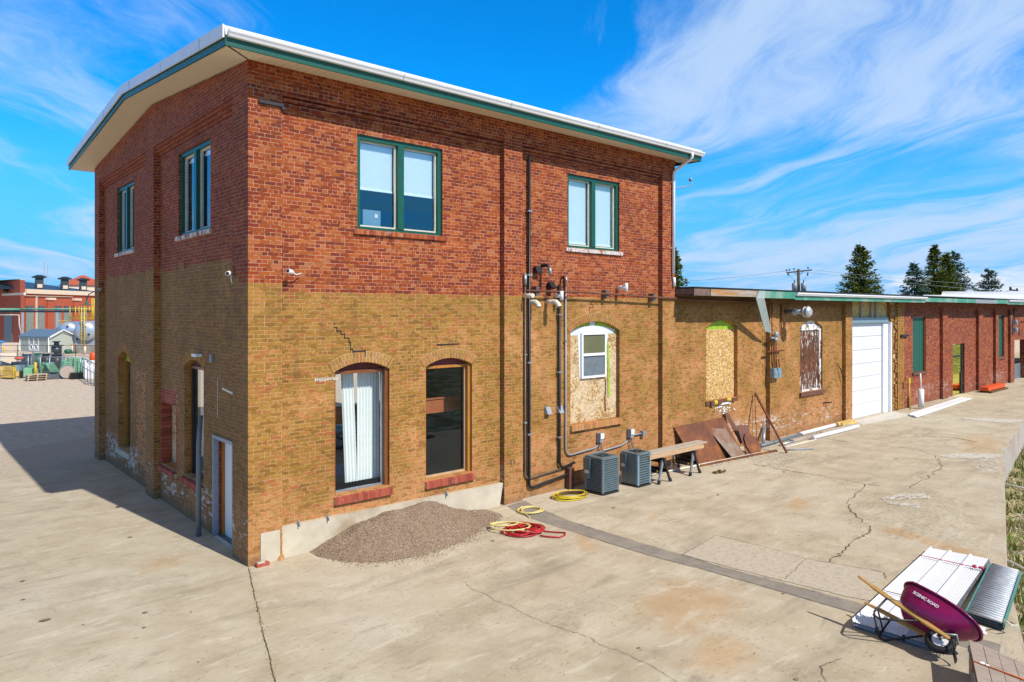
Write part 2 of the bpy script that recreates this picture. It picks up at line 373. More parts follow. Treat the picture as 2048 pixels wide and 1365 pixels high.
def concrete_mat():
    m, g, b = newmat('old_concrete')
    co = g.add('ShaderNodeTexCoord').outputs['Object']; x, y, z = g.sep(co)
    big = g.noise(co, .22, 5, .62, .5); mid = g.noise(co, 1.1, 6, .65, .3); fine = g.noise(co, 22., 4, .7)
    str_ = g.noise(g.map(co, (.35, 1.8, 1), (0, 0, R(35))), .8, 5, .65, .6)
    c = g.ramp(mid, [(.25, (.36, .29, .195)), (.5, (.46, .39, .28)), (.75, (.55, .48, .36))])
    c = g.mix(g.m('MULTIPLY', g.sstep(big, .50, .70), .50), c, (.56, .505, .40))
    c = g.mix(g.m('MULTIPLY', g.sstep(str_, .52, .72), .42), c, (.225, .19, .145))
    pit0 = g.noise(g.map(co, (.8, 2.0, 1)), 6., 7, .80)
    def blob(cx, cy, rx, ry, ang, soft=.5):
        v = g.map(g.map(co, (1, 1, 0), (0, 0, 0), (-cx, -cy, 0)), (1/rx, 1/ry, 0), (0, 0, -ang))
        v = g.map(g.map(co, loc=(-cx, -cy, 0)), rot=(0, 0, -ang)); v = g.map(v, (1/rx, 1/ry, 0))
        d = g.add('ShaderNodeVectorMath', {'operation': 'LENGTH'}, i0=v).outputs['Value']
        return g.sstep(g.m('ADD', d, g.m('MULTIPLY', g.m('SUBTRACT', mid, .5), 1.6)), 1.15, 1.15-soft)
    # orange rust seepage
    for (cx, cy, rx, ry, a, k) in [(4.7, -6.3, 1.5, .9, .3, .42), (3.6, -7.6, .9, .5, .2, .5), (10.9, -7.9, 1.6, .35, 1.3, .55), (5.6, -3.2, .7, .25, .9, .35), (8.1, -3.0, .5, .15, .3, .35), (11.7, -4.6, .8, .25, .4, .5), (24., -5.2, 3., .8, .2, .4), (-1.1, 1.2, .8, .4, .5, .25)]:
        c = g.mix(g.m('MULTIPLY', blob(cx, cy, rx, ry, a, .9), k), c, (.47, .27, .105))
    # dark oil / damp marks
    for (cx, cy, rx, ry, a, k) in [(3.7, -3.6, 1.4, .45, -.2, .40), (1.4, -4.3, 1.6, .4, .6, .36), (3.2, -5.2, 1.3, .4, .35, .36), (2.4, -5.6, 1.2, .25, .7, .42), (1.1, -2.1, .9, .14, .8, .30), (4.6, -2.9, .8, .3, .2, .36),
                                   (12.2, -3.9, 1.6, .35, .9, .50), (9.2, -1.7, 1.8, .3, .1, .35), (1.0, -5.5, 1.4, .3, .6, .3), (25., -2.6, 3., .35, -.3, .6), (8.6, -8.3, .3, .8, .2, .5), (15.6, -5.9, 1.2, .6, .2, .30), (3.9, -8.4, .3, .3, 0., .6), (2.8, -7.7, .2, .3, 0., .6)]:
        c = g.mix(g.m('MULTIPLY', g.m('MULTIPLY', blob(cx, cy, rx, ry, a*.35, .9), g.sstep(g.m('ADD', g.m('MULTIPLY', pit0, .7), g.m('MULTIPLY', mid, .3)), .42, .58)), k*.9), c, (.19, .15, .11))
    # scuffed rough aggregate near the right
    agg = blob(12.8, -6.9, 3.4, 1.6, .2, .7)
    sp = g.noise(co, 11., 6, .78)
    c = g.mix(g.m('MULTIPLY', agg, g.m('MULTIPLY', g.sstep(sp, .50, .62), .6)), c, (.17, .12, .085))
    sc = g.noise(g.map(co, (.55, 1.7, 1)), 1.9, 8, .72, .5)
    c = g.mix(g.m('MULTIPLY', g.sstep(sc, .54, .66), .55), c, (.60, .545, .44))
    c = g.mix(g.m('MULTIPLY', g.sstep(sc, .44, .34), .42), c, (.26, .215, .155))
    # spalled speckle everywhere
    pit = g.noise(g.map(co, (1, 2.0, 1)), 8.5, 8, .82)
    zone = g.m('ADD', .25, g.m('MULTIPLY', g.sstep(g.noise(g.map(co, (.5, 1.2, 1)), .8, 5, .65), .42, .60), .75))
    c = g.mix(g.m('MULTIPLY', g.m('MULTIPLY', g.sstep(pit, .555, .61), zone), .62), c, (.14, .11, .08))
    v = g.m('ADD', .80, g.m('ADD', g.m('MULTIPLY', fine, .22), g.m('MULTIPLY', pit0, .20))); c = g.mix(1., c, g.comb(v, v, v), 'MULTIPLY')
    g.put(b.inputs['Base Color'], c); b.inputs['Roughness'].default_value = .88; b.inputs['Specular IOR Level'].default_value = .3
    h = g.m('ADD', g.m('MULTIPLY', fine, .5), g.m('MULTIPLY', pit, .7))
    bump(g, b, h, .35, .008)
    return m
MT['concrete'] = concrete_mat()
MT['plinth'] = pm('plinth_render', (.52, .455, .34), .85, var=.13, scale=2.2, col2=(.36, .27, .17), thr=(.52, .75), bmp=.003, detail=7)
MT['asphalt'] = pm('patch_asphalt', (.235, .205, .17), .9, var=.13, scale=6, bmp=.003, col2=(.29, .255, .205), detail=7)
MT['pitdirt'] = pm('pit_dirt', (.20, .15, .10), .95, var=.5, scale=3)
MT['aggpatch'] = pm('pale_aggregate', (.43, .365, .275), .9, var=.30, scale=26, bmp=.005, col2=(.49, .425, .325), thr=(.40, .60), detail=8)
MT['chalk'] = pm('white_spill', (.56, .52, .45), .9, var=.16, scale=12, col2=(.47, .42, .34), detail=7)
MT['crack'] = pm('crack_dirt', (.10, .078, .055), .95, var=.4, scale=12)
MT['gravlot'] = pm('gravel_surface', (.46, .37, .28), .95, var=.16, scale=9, bmp=.003, col2=(.55, .455, .355), thr=(.4, .6), detail=9)
MT['gravlot2'] = pm('loose_gravel', (.50, .41, .30), .95, var=.30, scale=45, bmp=.012, col2=(.34, .275, .20), thr=(.45, .60), detail=9)
MT['grass'] = pm('rough_ground', (.10, .115, .025), .95, var=.45, scale=3, bmp=.03, col2=(.30, .27, .21), thr=(.48, .58), detail=8)
MT['blade'] = pm('grass_blades', (.12, .17, .015), .8, var=.5, scale=2.)
MT['dockwall'] = pm('dock_wall', (.44, .39, .33), .85, var=.15, scale=1.5, col2=(.40, .25, .20), detail=7)
def pile_mat():
    m, g, b = newmat('pea_gravel')
    co = g.add('ShaderNodeTexCoord').outputs['Object']
    vor = g.add('ShaderNodeTexVoronoi', Vector=co, Scale=95.)
    r_, gg, bb = g.sep(vor.outputs['Color'])
    c = g.ramp(r_, [(0, (.14, .088, .052)), (.35, (.26, .175, .110)), (.7, (.35, .245, .165)), (.95, (.43, .325, .235)), (1, (.60, .50, .40))])
    n = g.noise(co, 1.5, 3, .5); v = g.m('ADD', .78, g.m('MULTIPLY', n, .3)); c = g.mix(1., c, g.comb(v, v, v), 'MULTIPLY')
    g.put(b.inputs['Base Color'], c); b.inputs['Roughness'].default_value = .9
    bump(g, b, g.m('SUBTRACT', 1., vor.outputs['Distance']), .8, .012)
    return m
MT['pile'] = pile_mat()
def leaf_mat(name, a, b_, c_):
    m, g, b = newmat(name)
    at = g.add('ShaderNodeAttribute', {'attribute_name': 'rnd'}).outputs['Fac']
    g.put(b.inputs['Base Color'], g.ramp(at, [(0, a), (.5, b_), (1, c_)])); b.inputs['Roughness'].default_value = .8
    b.inputs['Specular IOR Level'].default_value = .2
    return m
MT['leaf_y'] = leaf_mat('spruce_needles', (.035, .055, .010), (.12, .145, .014), (.25, .24, .02))
MT['leaf_b'] = leaf_mat('blue_spruce_needles', (.030, .060, .030), (.08, .14, .085), (.17, .24, .16))


# ------------------------------------------------------------------ mesh builder
class MB:
    def __init__(s): s.v = []; s.f = []; s.mi = []; s.r = []; s.sm = []
    def quad(s, pts, mi=0, r=None, sm=False):
        n = len(s.v); s.v += [tuple(p) for p in pts]; s.f.append(tuple(range(n, n+len(pts))))
        s.mi.append(mi); s.r.append(random.random() if r is None else r); s.sm.append(sm)
    def hexa(s, p, mi=0, r=None):
        # p: 8 points, bottom ring 0-3 (ccw from above), top ring 4-7
        r = random.random() if r is None else r
        n = len(s.v); s.v += [tuple(q) for q in p]
        for f in ((3, 2, 1, 0), (4, 5, 6, 7), (0, 1, 5, 4), (1, 2, 6, 5), (2, 3, 7, 6), (3, 0, 4, 7)):
            s.f.append(tuple(n+i for i in f)); s.mi.append(mi); s.r.append(r); s.sm.append(False)
    def box(s, x0, x1, y0, y1, z0, z1, mi=0, r=None):
        x0, x1 = sorted((x0, x1)); y0, y1 = sorted((y0, y1)); z0, z1 = sorted((z0, z1))
        s.hexa([(x0, y0, z0), (x1, y0, z0), (x1, y1, z0), (x0, y1, z0), (x0, y0, z1), (x1, y0, z1), (x1, y1, z1), (x0, y1, z1)], mi, r)
    def obox(s, c, ax, ay, az, mi=0, r=None):
        c, ax, ay, az = map(Vector, (c, ax, ay, az))
        s.hexa([c-ax-ay-az, c+ax-ay-az, c+ax+ay-az, c-ax+ay-az, c-ax-ay+az, c+ax-ay+az, c+ax+ay+az, c-ax+ay+az], mi, r)
    def bar(s, a, b, w, h, up=(0, 0, 1), mi=0, r=None):
        a, b = Vector(a), Vector(b); d = (b-a); L = d.length; d.normalize(); up = Vector(up)
        sx = d.cross(up)
        if sx.length < 1e-4: sx = d.cross(Vector((1, 0, 0)))
        sx.normalize(); u = sx.cross(d)
        s.obox((a+b)/2, d*L/2, sx*w/2, u*h/2, mi, r)
    def tube(s, pts, rad, seg=8, mi=0, closed=False, caps=True, r=None):
        pts = [Vector(p) for p in pts]; n = len(pts)
        rr = rad if isinstance(rad, (list, tuple)) else [rad]*n
        r = random.random() if r is None else r
        prev = None; base = len(s.v)
        for i, p in enumerate(pts):
            if closed: t = pts[(i+1) % n]-pts[i-1]
            else: t = pts[min(i+1, n-1)]-pts[max(i-1, 0)]
            if t.length < 1e-9: t = Vector((0, 0, 1))
            t.normalize()
            if prev is None:
                a = Vector((0, 0, 1)) if abs(t.z) < .9 else Vector((1, 0, 0))
                nrm = t.cross(a).normalized()
            else:
                nrm = (prev-t*prev.dot(t))
                nrm = nrm.normalized() if nrm.length > 1e-6 else t.cross(Vector((1, 0, 0))).normalized()
            prev = nrm; bn = t.cross(nrm)
            for k in range(seg):
                a = 2*math.pi*k/seg; s.v.append(tuple(p+nrm*math.cos(a)*rr[i]+bn*math.sin(a)*rr[i]))
        for i in range(n if closed else n-1):
            j = (i+1) % n
            for k in range(seg):
                k2 = (k+1) % seg
                s.f.append((base+i*seg+k, base+i*seg+k2, base+j*seg+k2, base+j*seg+k)); s.mi.append(mi); s.r.append(r); s.sm.append(True)
        if caps and not closed:
            for i0, rev in ((0, True), (n-1, False)):
                f = [base+i0*seg+k for k in range(seg)]
                s.f.append(tuple(f[::-1] if rev else f)); s.mi.append(mi); s.r.append(r); s.sm.append(False)
    def cyl(s, a, b, r1, r2=None, seg=16, mi=0, r=None): s.tube([a, b], [r1, r1 if r2 is None else r2], seg, mi, r=r)
    def loft(s, rings, mi=0, cap0=True, cap1=True, sm=True, r=None):
        n = len(rings[0]); base = len(s.v); r = random.random() if r is None else r
        for ring in rings: s.v += [tuple(p) for p in ring]
        for i in range(len(rings)-1):
            for k in range(n):
                k2 = (k+1) % n
                s.f.append((base+i*n+k, base+i*n+k2, base+(i+1)*n+k2, base+(i+1)*n+k)); s.mi.append(mi); s.r.append(r); s.sm.append(sm)
        if cap0: s.f.append(tuple(base+k for k in range(n))[::-1]); s.mi.append(mi); s.r.append(r); s.sm.append(False)
        if cap1: s.f.append(tuple(base+(len(rings)-1)*n+k for k in range(n))); s.mi.append(mi); s.r.append(r); s.sm.append(False)
    def prism(s, poly, z0, z1, mi=0):
        s.loft([[(p[0], p[1], z0) for p in poly], [(p[0], p[1], z1) for p in poly]], mi, sm=False)
    def ball(s, c, rx, ry=None, rz=None, seg=12, rings=7, mi=0, r=None):
        ry = ry or rx; rz = rz or rx; c = Vector(c); R_ = []
        for i in range(1, rings):
            a = math.pi*i/rings
            R_.append([(c.x+rx*math.sin(a)*math.cos(2*math.pi*k/seg), c.y+ry*math.sin(a)*math.sin(2*math.pi*k/seg), c.z-rz*math.cos(a)) for k in range(seg)])
        s.loft(R_, mi, r=r)
    def build(s, name, mats, parent=None, base=None, local=False, bevel=0):
        me = bpy.data.meshes.new(name)
        root = parent
        while root is not None and root.parent is not None: root = root.parent
        off = Vector((0, 0, 0)) if local else (root.location if root else Vector(base or (0, 0, 0)))
        me.from_pydata([tuple(Vector(p)-off) for p in s.v], [], s.f)
        mats = mats if isinstance(mats, (list, tuple)) else [mats]
        for m in mats: me.materials.append(MT[m] if isinstance(m, str) else m)
        me.polygons.foreach_set('material_index', s.mi)
        me.polygons.foreach_set('use_smooth', s.sm)
        at = me.attributes.new('rnd', 'FLOAT', 'FACE'); at.data.foreach_set('value', s.r)
        me.update()
        o = bpy.data.objects.new(name, me); COL.objects.link(o)
        if parent is not None: o.parent = parent
        elif base is not None and not local: o.location = base
        if bevel:
            b = o.modifiers.new('bevel', 'BEVEL'); b.width = bevel; b.segments = 2; b.limit_method = 'ANGLE'
        return o


def tag(o, label=None, cat=None, group=None, kind=None):
    if label: o['label'] = label
    if cat: o['category'] = cat
    if group: o['group'] = group
    if kind: o['kind'] = kind
    return o
def thing(name, label, cat, loc=(0, 0, 0), rz=0, group=None):
    o = bpy.data.objects.new(name, None); o.empty_display_size = .2; COL.objects.link(o)
    o.location = loc; o.rotation_euler = (0, 0, rz)
    return tag(o, label, cat, group)
def one(mb, name, mats, label, cat, base, group=None, **k):
    return tag(mb.build(name, mats, base=base, **k), label, cat, group)
def struct(mb, name, mats): return tag(mb.build(name, mats), kind='structure')


def MF(u, d, z): return (u, d, z)        # long facade: u along x, d = depth along y
def ML(u, d, z): return (d, u, z)        # gable facade: u along y, d = depth along x
def fbox(mb, M, u0, u1, d0, d1, z0, z1, mi=0, r=None):
    a = M(u0, d0, z0); b = M(u1, d1, z1); mb.box(a[0], b[0], a[1], b[1], a[2], b[2], mi, r)

def archz(o, u):
    u0, u1, zb, zs, rise = o[:5]; t = (u-u0)/(u1-u0)
    return zs+rise*(1-(2*t-1)**2) if rise else zs

def wall(mb, M, u0, u1, z0, ztop, ops, d, rev=.25, mi=0, mir=0):
    cuts = {u0, u1}
    for o in ops:
        n = 10 if o[4] else 1
        for i in range(n+1): cuts.add(round(o[0]+(o[1]-o[0])*i/n, 5))
    if callable(ztop):
        for c in getattr(ztop, 'cuts', []): cuts.add(c)
        zt = ztop
    else: zt = lambda u: ztop
    cs = sorted(c for c in cuts if u0 <= c <= u1)
    for a, b in zip(cs[:-1], cs[1:]):
        mid = (a+b)/2; os_ = sorted([o for o in ops if o[0] < mid < o[1]], key=lambda o: o[2])
        za = zb = z0
        for o in os_:
            mb.quad([M(a, d, za), M(b, d, zb), M(b, d, o[2]), M(a, d, o[2])], mi)
            ta, tb = archz(o, a), archz(o, b)
            mb.quad([M(a, d, ta), M(b, d, tb), M(b, d+rev, tb), M(a, d+rev, ta)], mir)
            za, zb = ta, tb
        mb.quad([M(a, d, za), M(b, d, zb), M(b, d, zt(b)), M(a, d, zt(a))], mi)
    for o in ops:
        mb.quad([M(o[0], d, o[2]), M(o[0], d+rev, o[2]), M(o[0], d+rev, o[3]), M(o[0], d, o[3])], mir)
        mb.quad([M(o[1], d, o[2]), M(o[1], d+rev, o[2]), M(o[1], d+rev, o[3]), M(o[1], d, o[3])], mir)
        mb.quad([M(o[0], d, o[2]), M(o[1], d, o[2]), M(o[1], d+rev, o[2]), M(o[0], d+rev, o[2])], mir)

def arch_ring(M, o, d, rings=2, proud=.008):
    mb = MB(); u0, u1, zs, rise = o[0], o[1], o[3], o[4]
    w = (u1-u0)/2; Rr = (w*w+rise*rise)/(2*rise); cz = zs+rise-Rr; cu = (u0+u1)/2
    a0 = math.asin(min(1, w/Rr))
    for k in range(rings):
        ri = Rr+.006+k*.113; ro = ri+.104; ext = a0+.035
        n = int(2*ext*ri/.078); st = 2*ext/n
        for i in range(n):
            a = -ext+i*st+.07*st+random.uniform(-.03, .03)*st; b = -ext+(i+1)*st-.13*st
            pts = []
            dd = d-proud-random.uniform(0, .006)
            for dep in (dd, d+.04):
                for (rr, an) in ((ri, a), (ri, b), (ro, b), (ro, a)):
                    pts.append(M(cu+rr*math.sin(an), dep, cz+rr*math.cos(an)))
            mb.hexa(pts)
    # mortar bed
    n = 16; ring = []
    for (rr) in (Rr-.0, Rr+.113*rings+.004):
        ring.append([(cu+rr*math.sin(-a0-.03+i*2*(a0+.03)/n), cz+rr*math.cos(-a0-.03+i*2*(a0+.03)/n)) for i in range(n+1)])
    for i in range(n):
        p = [ring[0][i], ring[0][i+1], ring[1][i+1], ring[1][i]]
        mb.quad([M(q[0], d-.003, q[1]) for q in p], 1)
    return mb

def sill_bricks(M, u0, u1, d0, d1, z0, z1, mats, slope=.02, pitch=.068):
    mb = MB(); n = max(3, int((u1-u0)/pitch)); st = (u1-u0)/n
    for i in range(n):
        a = u0+i*st+.004; b = u0+(i+1)*st-.004; j = random.uniform(-.004, .004)
        pts = [M(a, d0+j, z0), M(b, d0+j, z0), M(b, d1, z0), M(a, d1, z0), M(a, d0+j, z1-slope), M(b, d0+j, z1-slope), M(b, d1, z1), M(a, d1, z1)]
        mb.hexa(pts)
    fbox(mb, M, u0+.003, u1-.003, d0+.008, d1, z0+.006, z1-slope-.006, 1)
    return mb

# ================================================================== GROUND
def dock(x): return -9.94+.2470*(x-7.3)-.06*max(0, 10-x)-.09*max(0, x-23)      # edge of the raised concrete
XA, XB = -30., 36.5
mb = MB()
edge = [(XA, -21.), (2., -12.1), (4.5, -11.05)]+[(4.5+i*.9, dock(4.5+i*.9)+random.uniform(-.035, .035)) for i in range(1, 35)]+[(XB, dock(XB)), (120, dock(XB))]
top = edge+[(120, 12.), (13., 12.), (-.22, 11.8), (-1.2, 11.92), (-1.9, 11.86), (-2.6, 11.8), (-9., 11.5), (-60, 11.), (-60, -21.)]
mb.prism(top, -1.6, 0.)
struct(mb, 'concrete_paving', 'concrete')
mb = MB()   # wide low terrain
mb.quad([(-900, -900, -1.15), (1500, -900, -1.15), (1500, 1500, -1.15), (-900, 1500, -1.15)])
struct(mb, 'ground', 'grass')
mb = MB(); mb.box(-300, 300, 11., 500, -1.4, -.012)
struct(mb, 'gravel_lot', 'gravlot')
mb = MB()
pts = [(-14, 11.35)]+[(-14+i*.5, 16.6+.5*math.sin(i*.7)+random.uniform(-.3, .3)) for i in range(36)]+[(4, 11.35)]
mb.quad([(p[0], p[1], -.006) for p in pts])
struct(mb, 'gravel_band', 'gravlot2')
# dock face stained band and coping
mb = MB()
for i in range(70):
    x0 = 5+i*.45; x1 = x0+.45
    z1 = -.02
    mb.quad([(x0, dock(x0)-.045, -1.15), (x1, dock(x1)-.045, -1.15), (x1, dock(x1)-.045, z1), (x0, dock(x0)-.045, z1)])
    mb.quad([(x0, dock(x0)-.045, z1), (x1, dock(x1)-.045, z1), (x1, dock(x1)+.04, z1), (x0, dock(x0)+.04, z1)])
struct(mb, 'dock_wall_face', 'dockwall')

def jag(a, b, n, amp):
    return [(a[0]+(b[0]-a[0])*i/n+random.uniform(-amp, amp), a[1]+(b[1]-a[1])*i/n+random.uniform(-amp, amp)) for i in range(n)]
def poly_sheet(pts, z, amp=.03, sub=6):
    out = []
    for i in range(len(pts)): out += jag(pts[i], pts[(i+1) % len(pts)], sub, amp)
    mb = MB(); mb.quad([(p[0], p[1], z) for p in out]); return mb
def ribbon(mb, pts, w, z, sub=7, amp=.022):
    fine = []
    for a, b in zip(pts[:-1], pts[1:]): fine += jag(a, b, sub, amp)
    fine.append(pts[-1])
    for i in range(len(fine)-1):
        a, b = Vector(fine[i]), Vector(fine[i+1]); d = b-a
        if d.length < 1e-5: continue
        n = Vector((-d.y, d.x)).normalized(); w0 = w*random.uniform(.35, 1.3); w1 = w*random.uniform(.35, 1.3)
        mb.quad([(*(a-n*w0/2), z), (*(b-n*w1/2), z), (*(b+n*w1/2), z), (*(a+n*w0/2), z)])
strip = [(6.85, -.02), (6.6, -.95), (6.45, -1.9), (6.45, -3.), (6.47, -4.2), (6.5, -4.9), (6.52, -5.8), (6.62, -6.8), (6.72, -7.8), (6.76, -8.6), (6.8, -10.)]
stripb = [(6.35, -10.1), (6.32, -8.6), (6.28, -7.4), (6.22, -6.5), (6.14, -5.5), (6.0, -4.5), (5.96, -2.9), (5.94, -1.9), (5.97, -.9), (6.2, -.1)]
struct(poly_sheet(strip+stripb, .004, .012, 3), 'asphalt_strip', 'asphalt')
struct(poly_sheet([(6.52, -4.89), (7.98, -4.68), (8.11, -5.79), (8.08, -6.58), (8.41, -7.82), (7.0, -8.2), (6.86, -7.83), (6.72, -6.79), (6.6, -5.74)], .008, .015, 4), 'pale_patch', 'aggpatch')
cr = MB()
c1 = [(2.54, -3.2), (2.46, -3.51), (2.47, -3.91), (2.42, -4.16), (2.48, -4.46), (2.44, -4.8), (2.47, -5.22), (2.54, -5.67), (2.62, -5.94), (2.58, -6.27), (2.62, -6.6), (2.65, -7.08), (2.5, -7.7), (2.6, -8.6)]
ribbon(cr, c1, .008, .012)
c2 = [(14.9, -4.92), (12.69, -5.37), (11.92, -5.77), (11.06, -6.54), (10.6, -6.69), (9.97, -6.74), (9.04, -6.84), (8.25, -6.95)]
ribbon(cr, c2, .020, .012, amp=.055)
ribbon(cr, [(21.01, -3.19), (21.24, -3.98), (20.46, -4.84), (19.68, -5.16), (18.97, -5.57), (17.04, -5.75), (15.27, -5.89)], .018, .012, amp=.07)
ribbon(cr, [(14.81, -2.53), (14.93, -3.65), (14.9, -4.92), (14.95, -5.26)], .022, .012)
ribbon(cr, [(6.49, -4.89), (7.98, -4.68), (8.1, -5.18), (8.11, -5.79), (8.08, -6.58), (8.32, -7.28), (8.46, -7.8), (8.16, -7.98)], .012, .012)
ribbon(cr, [(8.08, -6.58), (6.81, -6.81)], .012, .012)
ribbon(cr, [(14.85, -1.67), (14.86, -2.49), (14.87, -3.18)], .02, .012); ribbon(cr, [(20.82, -.98), (20.79, -2.01)], .03, .012)
ribbon(cr, [(-.02, -.07), (-.49, -1.64), (-.81, -2.67), (-1.08, -3.62), (-1.26, -4.22), (-1.9, -6.4), (-3.2, -11)], .012, .012, 14, .010)
ribbon(cr, strip[1:10], .012, .012, 9, .012); ribbon(cr, stripb[1:7], .010, .012, 9, .012)
ribbon(cr, [(24., -3.3), (24.6, -4.2), (24.2, -5.)], .04, .012)
ribbon(cr, [(3.7, -9.0), (4.3, -8.6), (4.7, -8.7)], .010, .012)
ribbon(cr, [(-5.5, 2.5), (-3.4, 1.7), (-2.1, 1.7)], .006, .012)
struct(cr, 'paving_cracks', 'crack')
wd = MB()
for i in range(260):
    t_ = random.random(); x = -.02-1.24*t_**1.0*1.0; y = -.07-4.15*t_
    x += random.gauss(0, .018); y += random.gauss(0, .02); a = random.uniform(0, 6.28); h_ = random.uniform(.008, .03)
    wd.quad([(x-.006*math.cos(a), y-.006*math.sin(a), .003), (x+.006*math.cos(a), y+.006*math.sin(a), .003), (x+random.uniform(-.02, .02), y+random.uniform(-.02, .02), h_)], 0 if random.random() < .5 else 1)
tag(wd.build('joint_weeds', ['blade', 'straw']), 'tiny weeds and grit in the open joint running from the building corner', 'weeds', kind='stuff')
from mathutils import noise as mn0
pits = MB()
for (x, y, r_) in [(-3.16, -.19, .085), (-1.95, -.9, .045), (-2.1, -1.45, .03), (-3.3, .95, .04), (-3.2, 1.9, .04), (-2.75, -.75, .02), (-1.4, -1.35, .02), (-1.2, 3.3, .05), (10.9, -2.9, .05), (14.6, -2.75, .06), (19., -4.2, .08), (8.0, -1.9, .05), (4.3, -1.85, .05), (2.9, -6.7, .03), (6.2, -7.1, .035), (3.75, -8.55, .05), (9.1, -8.05, .05)]:
    pits.quad([(x+r_*random.uniform(.7, 1.1)*math.cos(a*math.pi/5), y+.7*r_*random.uniform(.7, 1.1)*math.sin(a*math.pi/5), .012) for a in range(10)])
for i in range(3600):
    x = random.uniform(-3, 18); y = random.uniform(-10.5, -1.0)
    if y < dock(x)+.3 or (y > -1.75 and x < 6): continue
    if mn0.noise(Vector((x*.45, y*1.1, 2.))) < random.uniform(-.35, .45): continue
    r_ = random.uniform(.003, .013); a0 = random.uniform(0, 6)
    pits.quad([(x+r_*random.uniform(.6, 1.6)*math.cos(a0+a*math.pi/3), y+r_*random.uniform(.4, 1)*math.sin(a0+a*math.pi/3), .013) for a in range(6)])
struct(pits, 'paving_pits', 'pitdirt')
ch = MB()
def spill(poly, n, s):
    xs = [p[0] for p in poly]; ys = [p[1] for p in poly]; k = 0
    while k < n:
        x = random.uniform(min(xs), max(xs)); y = random.uniform(min(ys), max(ys)); ins = False
        for i in range(len(poly)):
            (xa, ya), (xb, yb) = poly[i], poly[i-1]
            if (ya > y) != (yb > y) and x < (xb-xa)*(y-ya)/(yb-ya)+xa: ins = not ins
        if not ins: continue
        k += .5; r_ = s*random.uniform(.1, .8); a0 = random.uniform(0, 6)
        ch.quad([(x+1.5*r_*random.uniform(.3, 1.7)*math.cos(a0+a*math.pi/4), y+.6*r_*random.uniform(.3, 1.7)*math.sin(a0+a*math.pi/4), .009+.00001*k) for a in range(8)])
spill([(13.68, -5.81), (14.32, -5.87), (15.05, -6.38), (14.57, -6.6), (13.91, -6.14)], 60, .09)
spill([(13.44, -5.9), (13.79, -6.63), (13.39, -6.74), (13.33, -6.11)], 60, .06)
spill([(20.49, -4.86), (21.5, -5.33), (22.33, -6.2), (21.62, -6.3), (20.67, -5.63)], 120, .14)
spill([(30.21, -2.83), (31.55, -4.7), (30.42, -4.8), (29.98, -3.74)], 160, .2)
spill([(15.75, -1.0), (17.23, -1.24), (17.98, -1.9), (16.12, -2.31), (14.92, -2.45), (14.86, -1.68)], 150, .06)
spill([(19.0, -6.2), (21.4, -5.9), (21.4, -6.3), (19.2, -6.9)], 70, .08)
struct(ch, 'white_spill', 'chalk')
mb = MB(); mb.quad([(25.8, -.02, .006), (30.1, -.02, .006), (29.6, -1.1, .006), (25.0, -.75, .006)])
struct(mb, 'garage_apron', 'chalk')

# grass and straw below the dock
gm = MB()
for i in range(10000):
    x = random.uniform(7, 38); y = dock(x)-.06-random.uniform(0, 1)**1.6*2.6
    hgt = random.uniform(.05, .22); a = random.uniform(0, 6.28); w = random.uniform(.008, .02)*(1+x/25)
    dx_, dy_ = math.cos(a)*w, math.sin(a)*w; lx, ly = random.uniform(-.08, .08), random.uniform(-.08, .08)
    mi = 0 if random.random() < .45 else 1
    if math.sin(x*1.9)*math.sin(y*2.7+x) > .35: mi = 1; lx *= 3; ly *= 3; hgt *= .3
    gm.quad([(x-dx_, y-dy_, -1.15), (x+dx_, y+dy_, -1.15), (x+lx, y+ly, -1.15+hgt)], mi)
tag(gm.build('grass', ['blade', 'straw']), 'short green and straw-coloured grass growing below the edge of the concrete', 'grass', kind='stuff')
for k, (x, y, a, L_) in enumerate([(13.6, -9.1, .9, 2.2), (22.5, -6.9, 1.35, 1.6)]):
    mb = MB(); mb.tube([(x-math.cos(a)*L_/2, y-math.sin(a)*L_/2, -1.06), (x+math.cos(a)*L_/2, y+math.sin(a)*L_/2, -1.0)], .03, 8)
    one(mb, 'plastic_pipe', 'pvc', ['thin white pipe lying in the grass beside the metal sheets', 'white pipe piece lying in the grass farther along the dock wall'][k], 'pipe', (x, y, -1.05))

# ================================================================== TALL BRICK BUILDING
BB = thing('brick_building', 'two-storey brick building, red above and golden below, with white roof and deep eaves', 'building', (0, 0, 0))
XW, YW, ZT = 13.1, 13.0, 9.33
PD = .15
FW = [(2.32, 4.48, 6.4, 8.37, 0), (8.55, 10.67, 6.39, 8.35, 0), (1.81, 3.09, .97, 3.46, .17), (4.02, 5.33, .93, 3.45, .17), (8.66, 10.68, 1.66, 4.14, .27)]
LW = [(2.48, 4.69, 6.45, 8.38, 0), (8.74, 10.70, 6.42, 8.35, 0), (2.92, 4.25, .95, 3.44, .17), (9.14, 10.58, .66, 3.25, .27), (4.87, 6.08, .92, 2.44, 0), (1.15, 2.25, .0, 2.06, 0)]
def gable(u): return 9.28+(9.86-9.28)*(1-abs(u-6.45)/6.55)
gable.cuts = [6.45]
mb = MB()
wall(mb, MF, 0.02, XW-.0, 0, ZT, FW, PD, .22)
wall(mb, ML, .02, YW, 0, gable, LW, PD, .30)
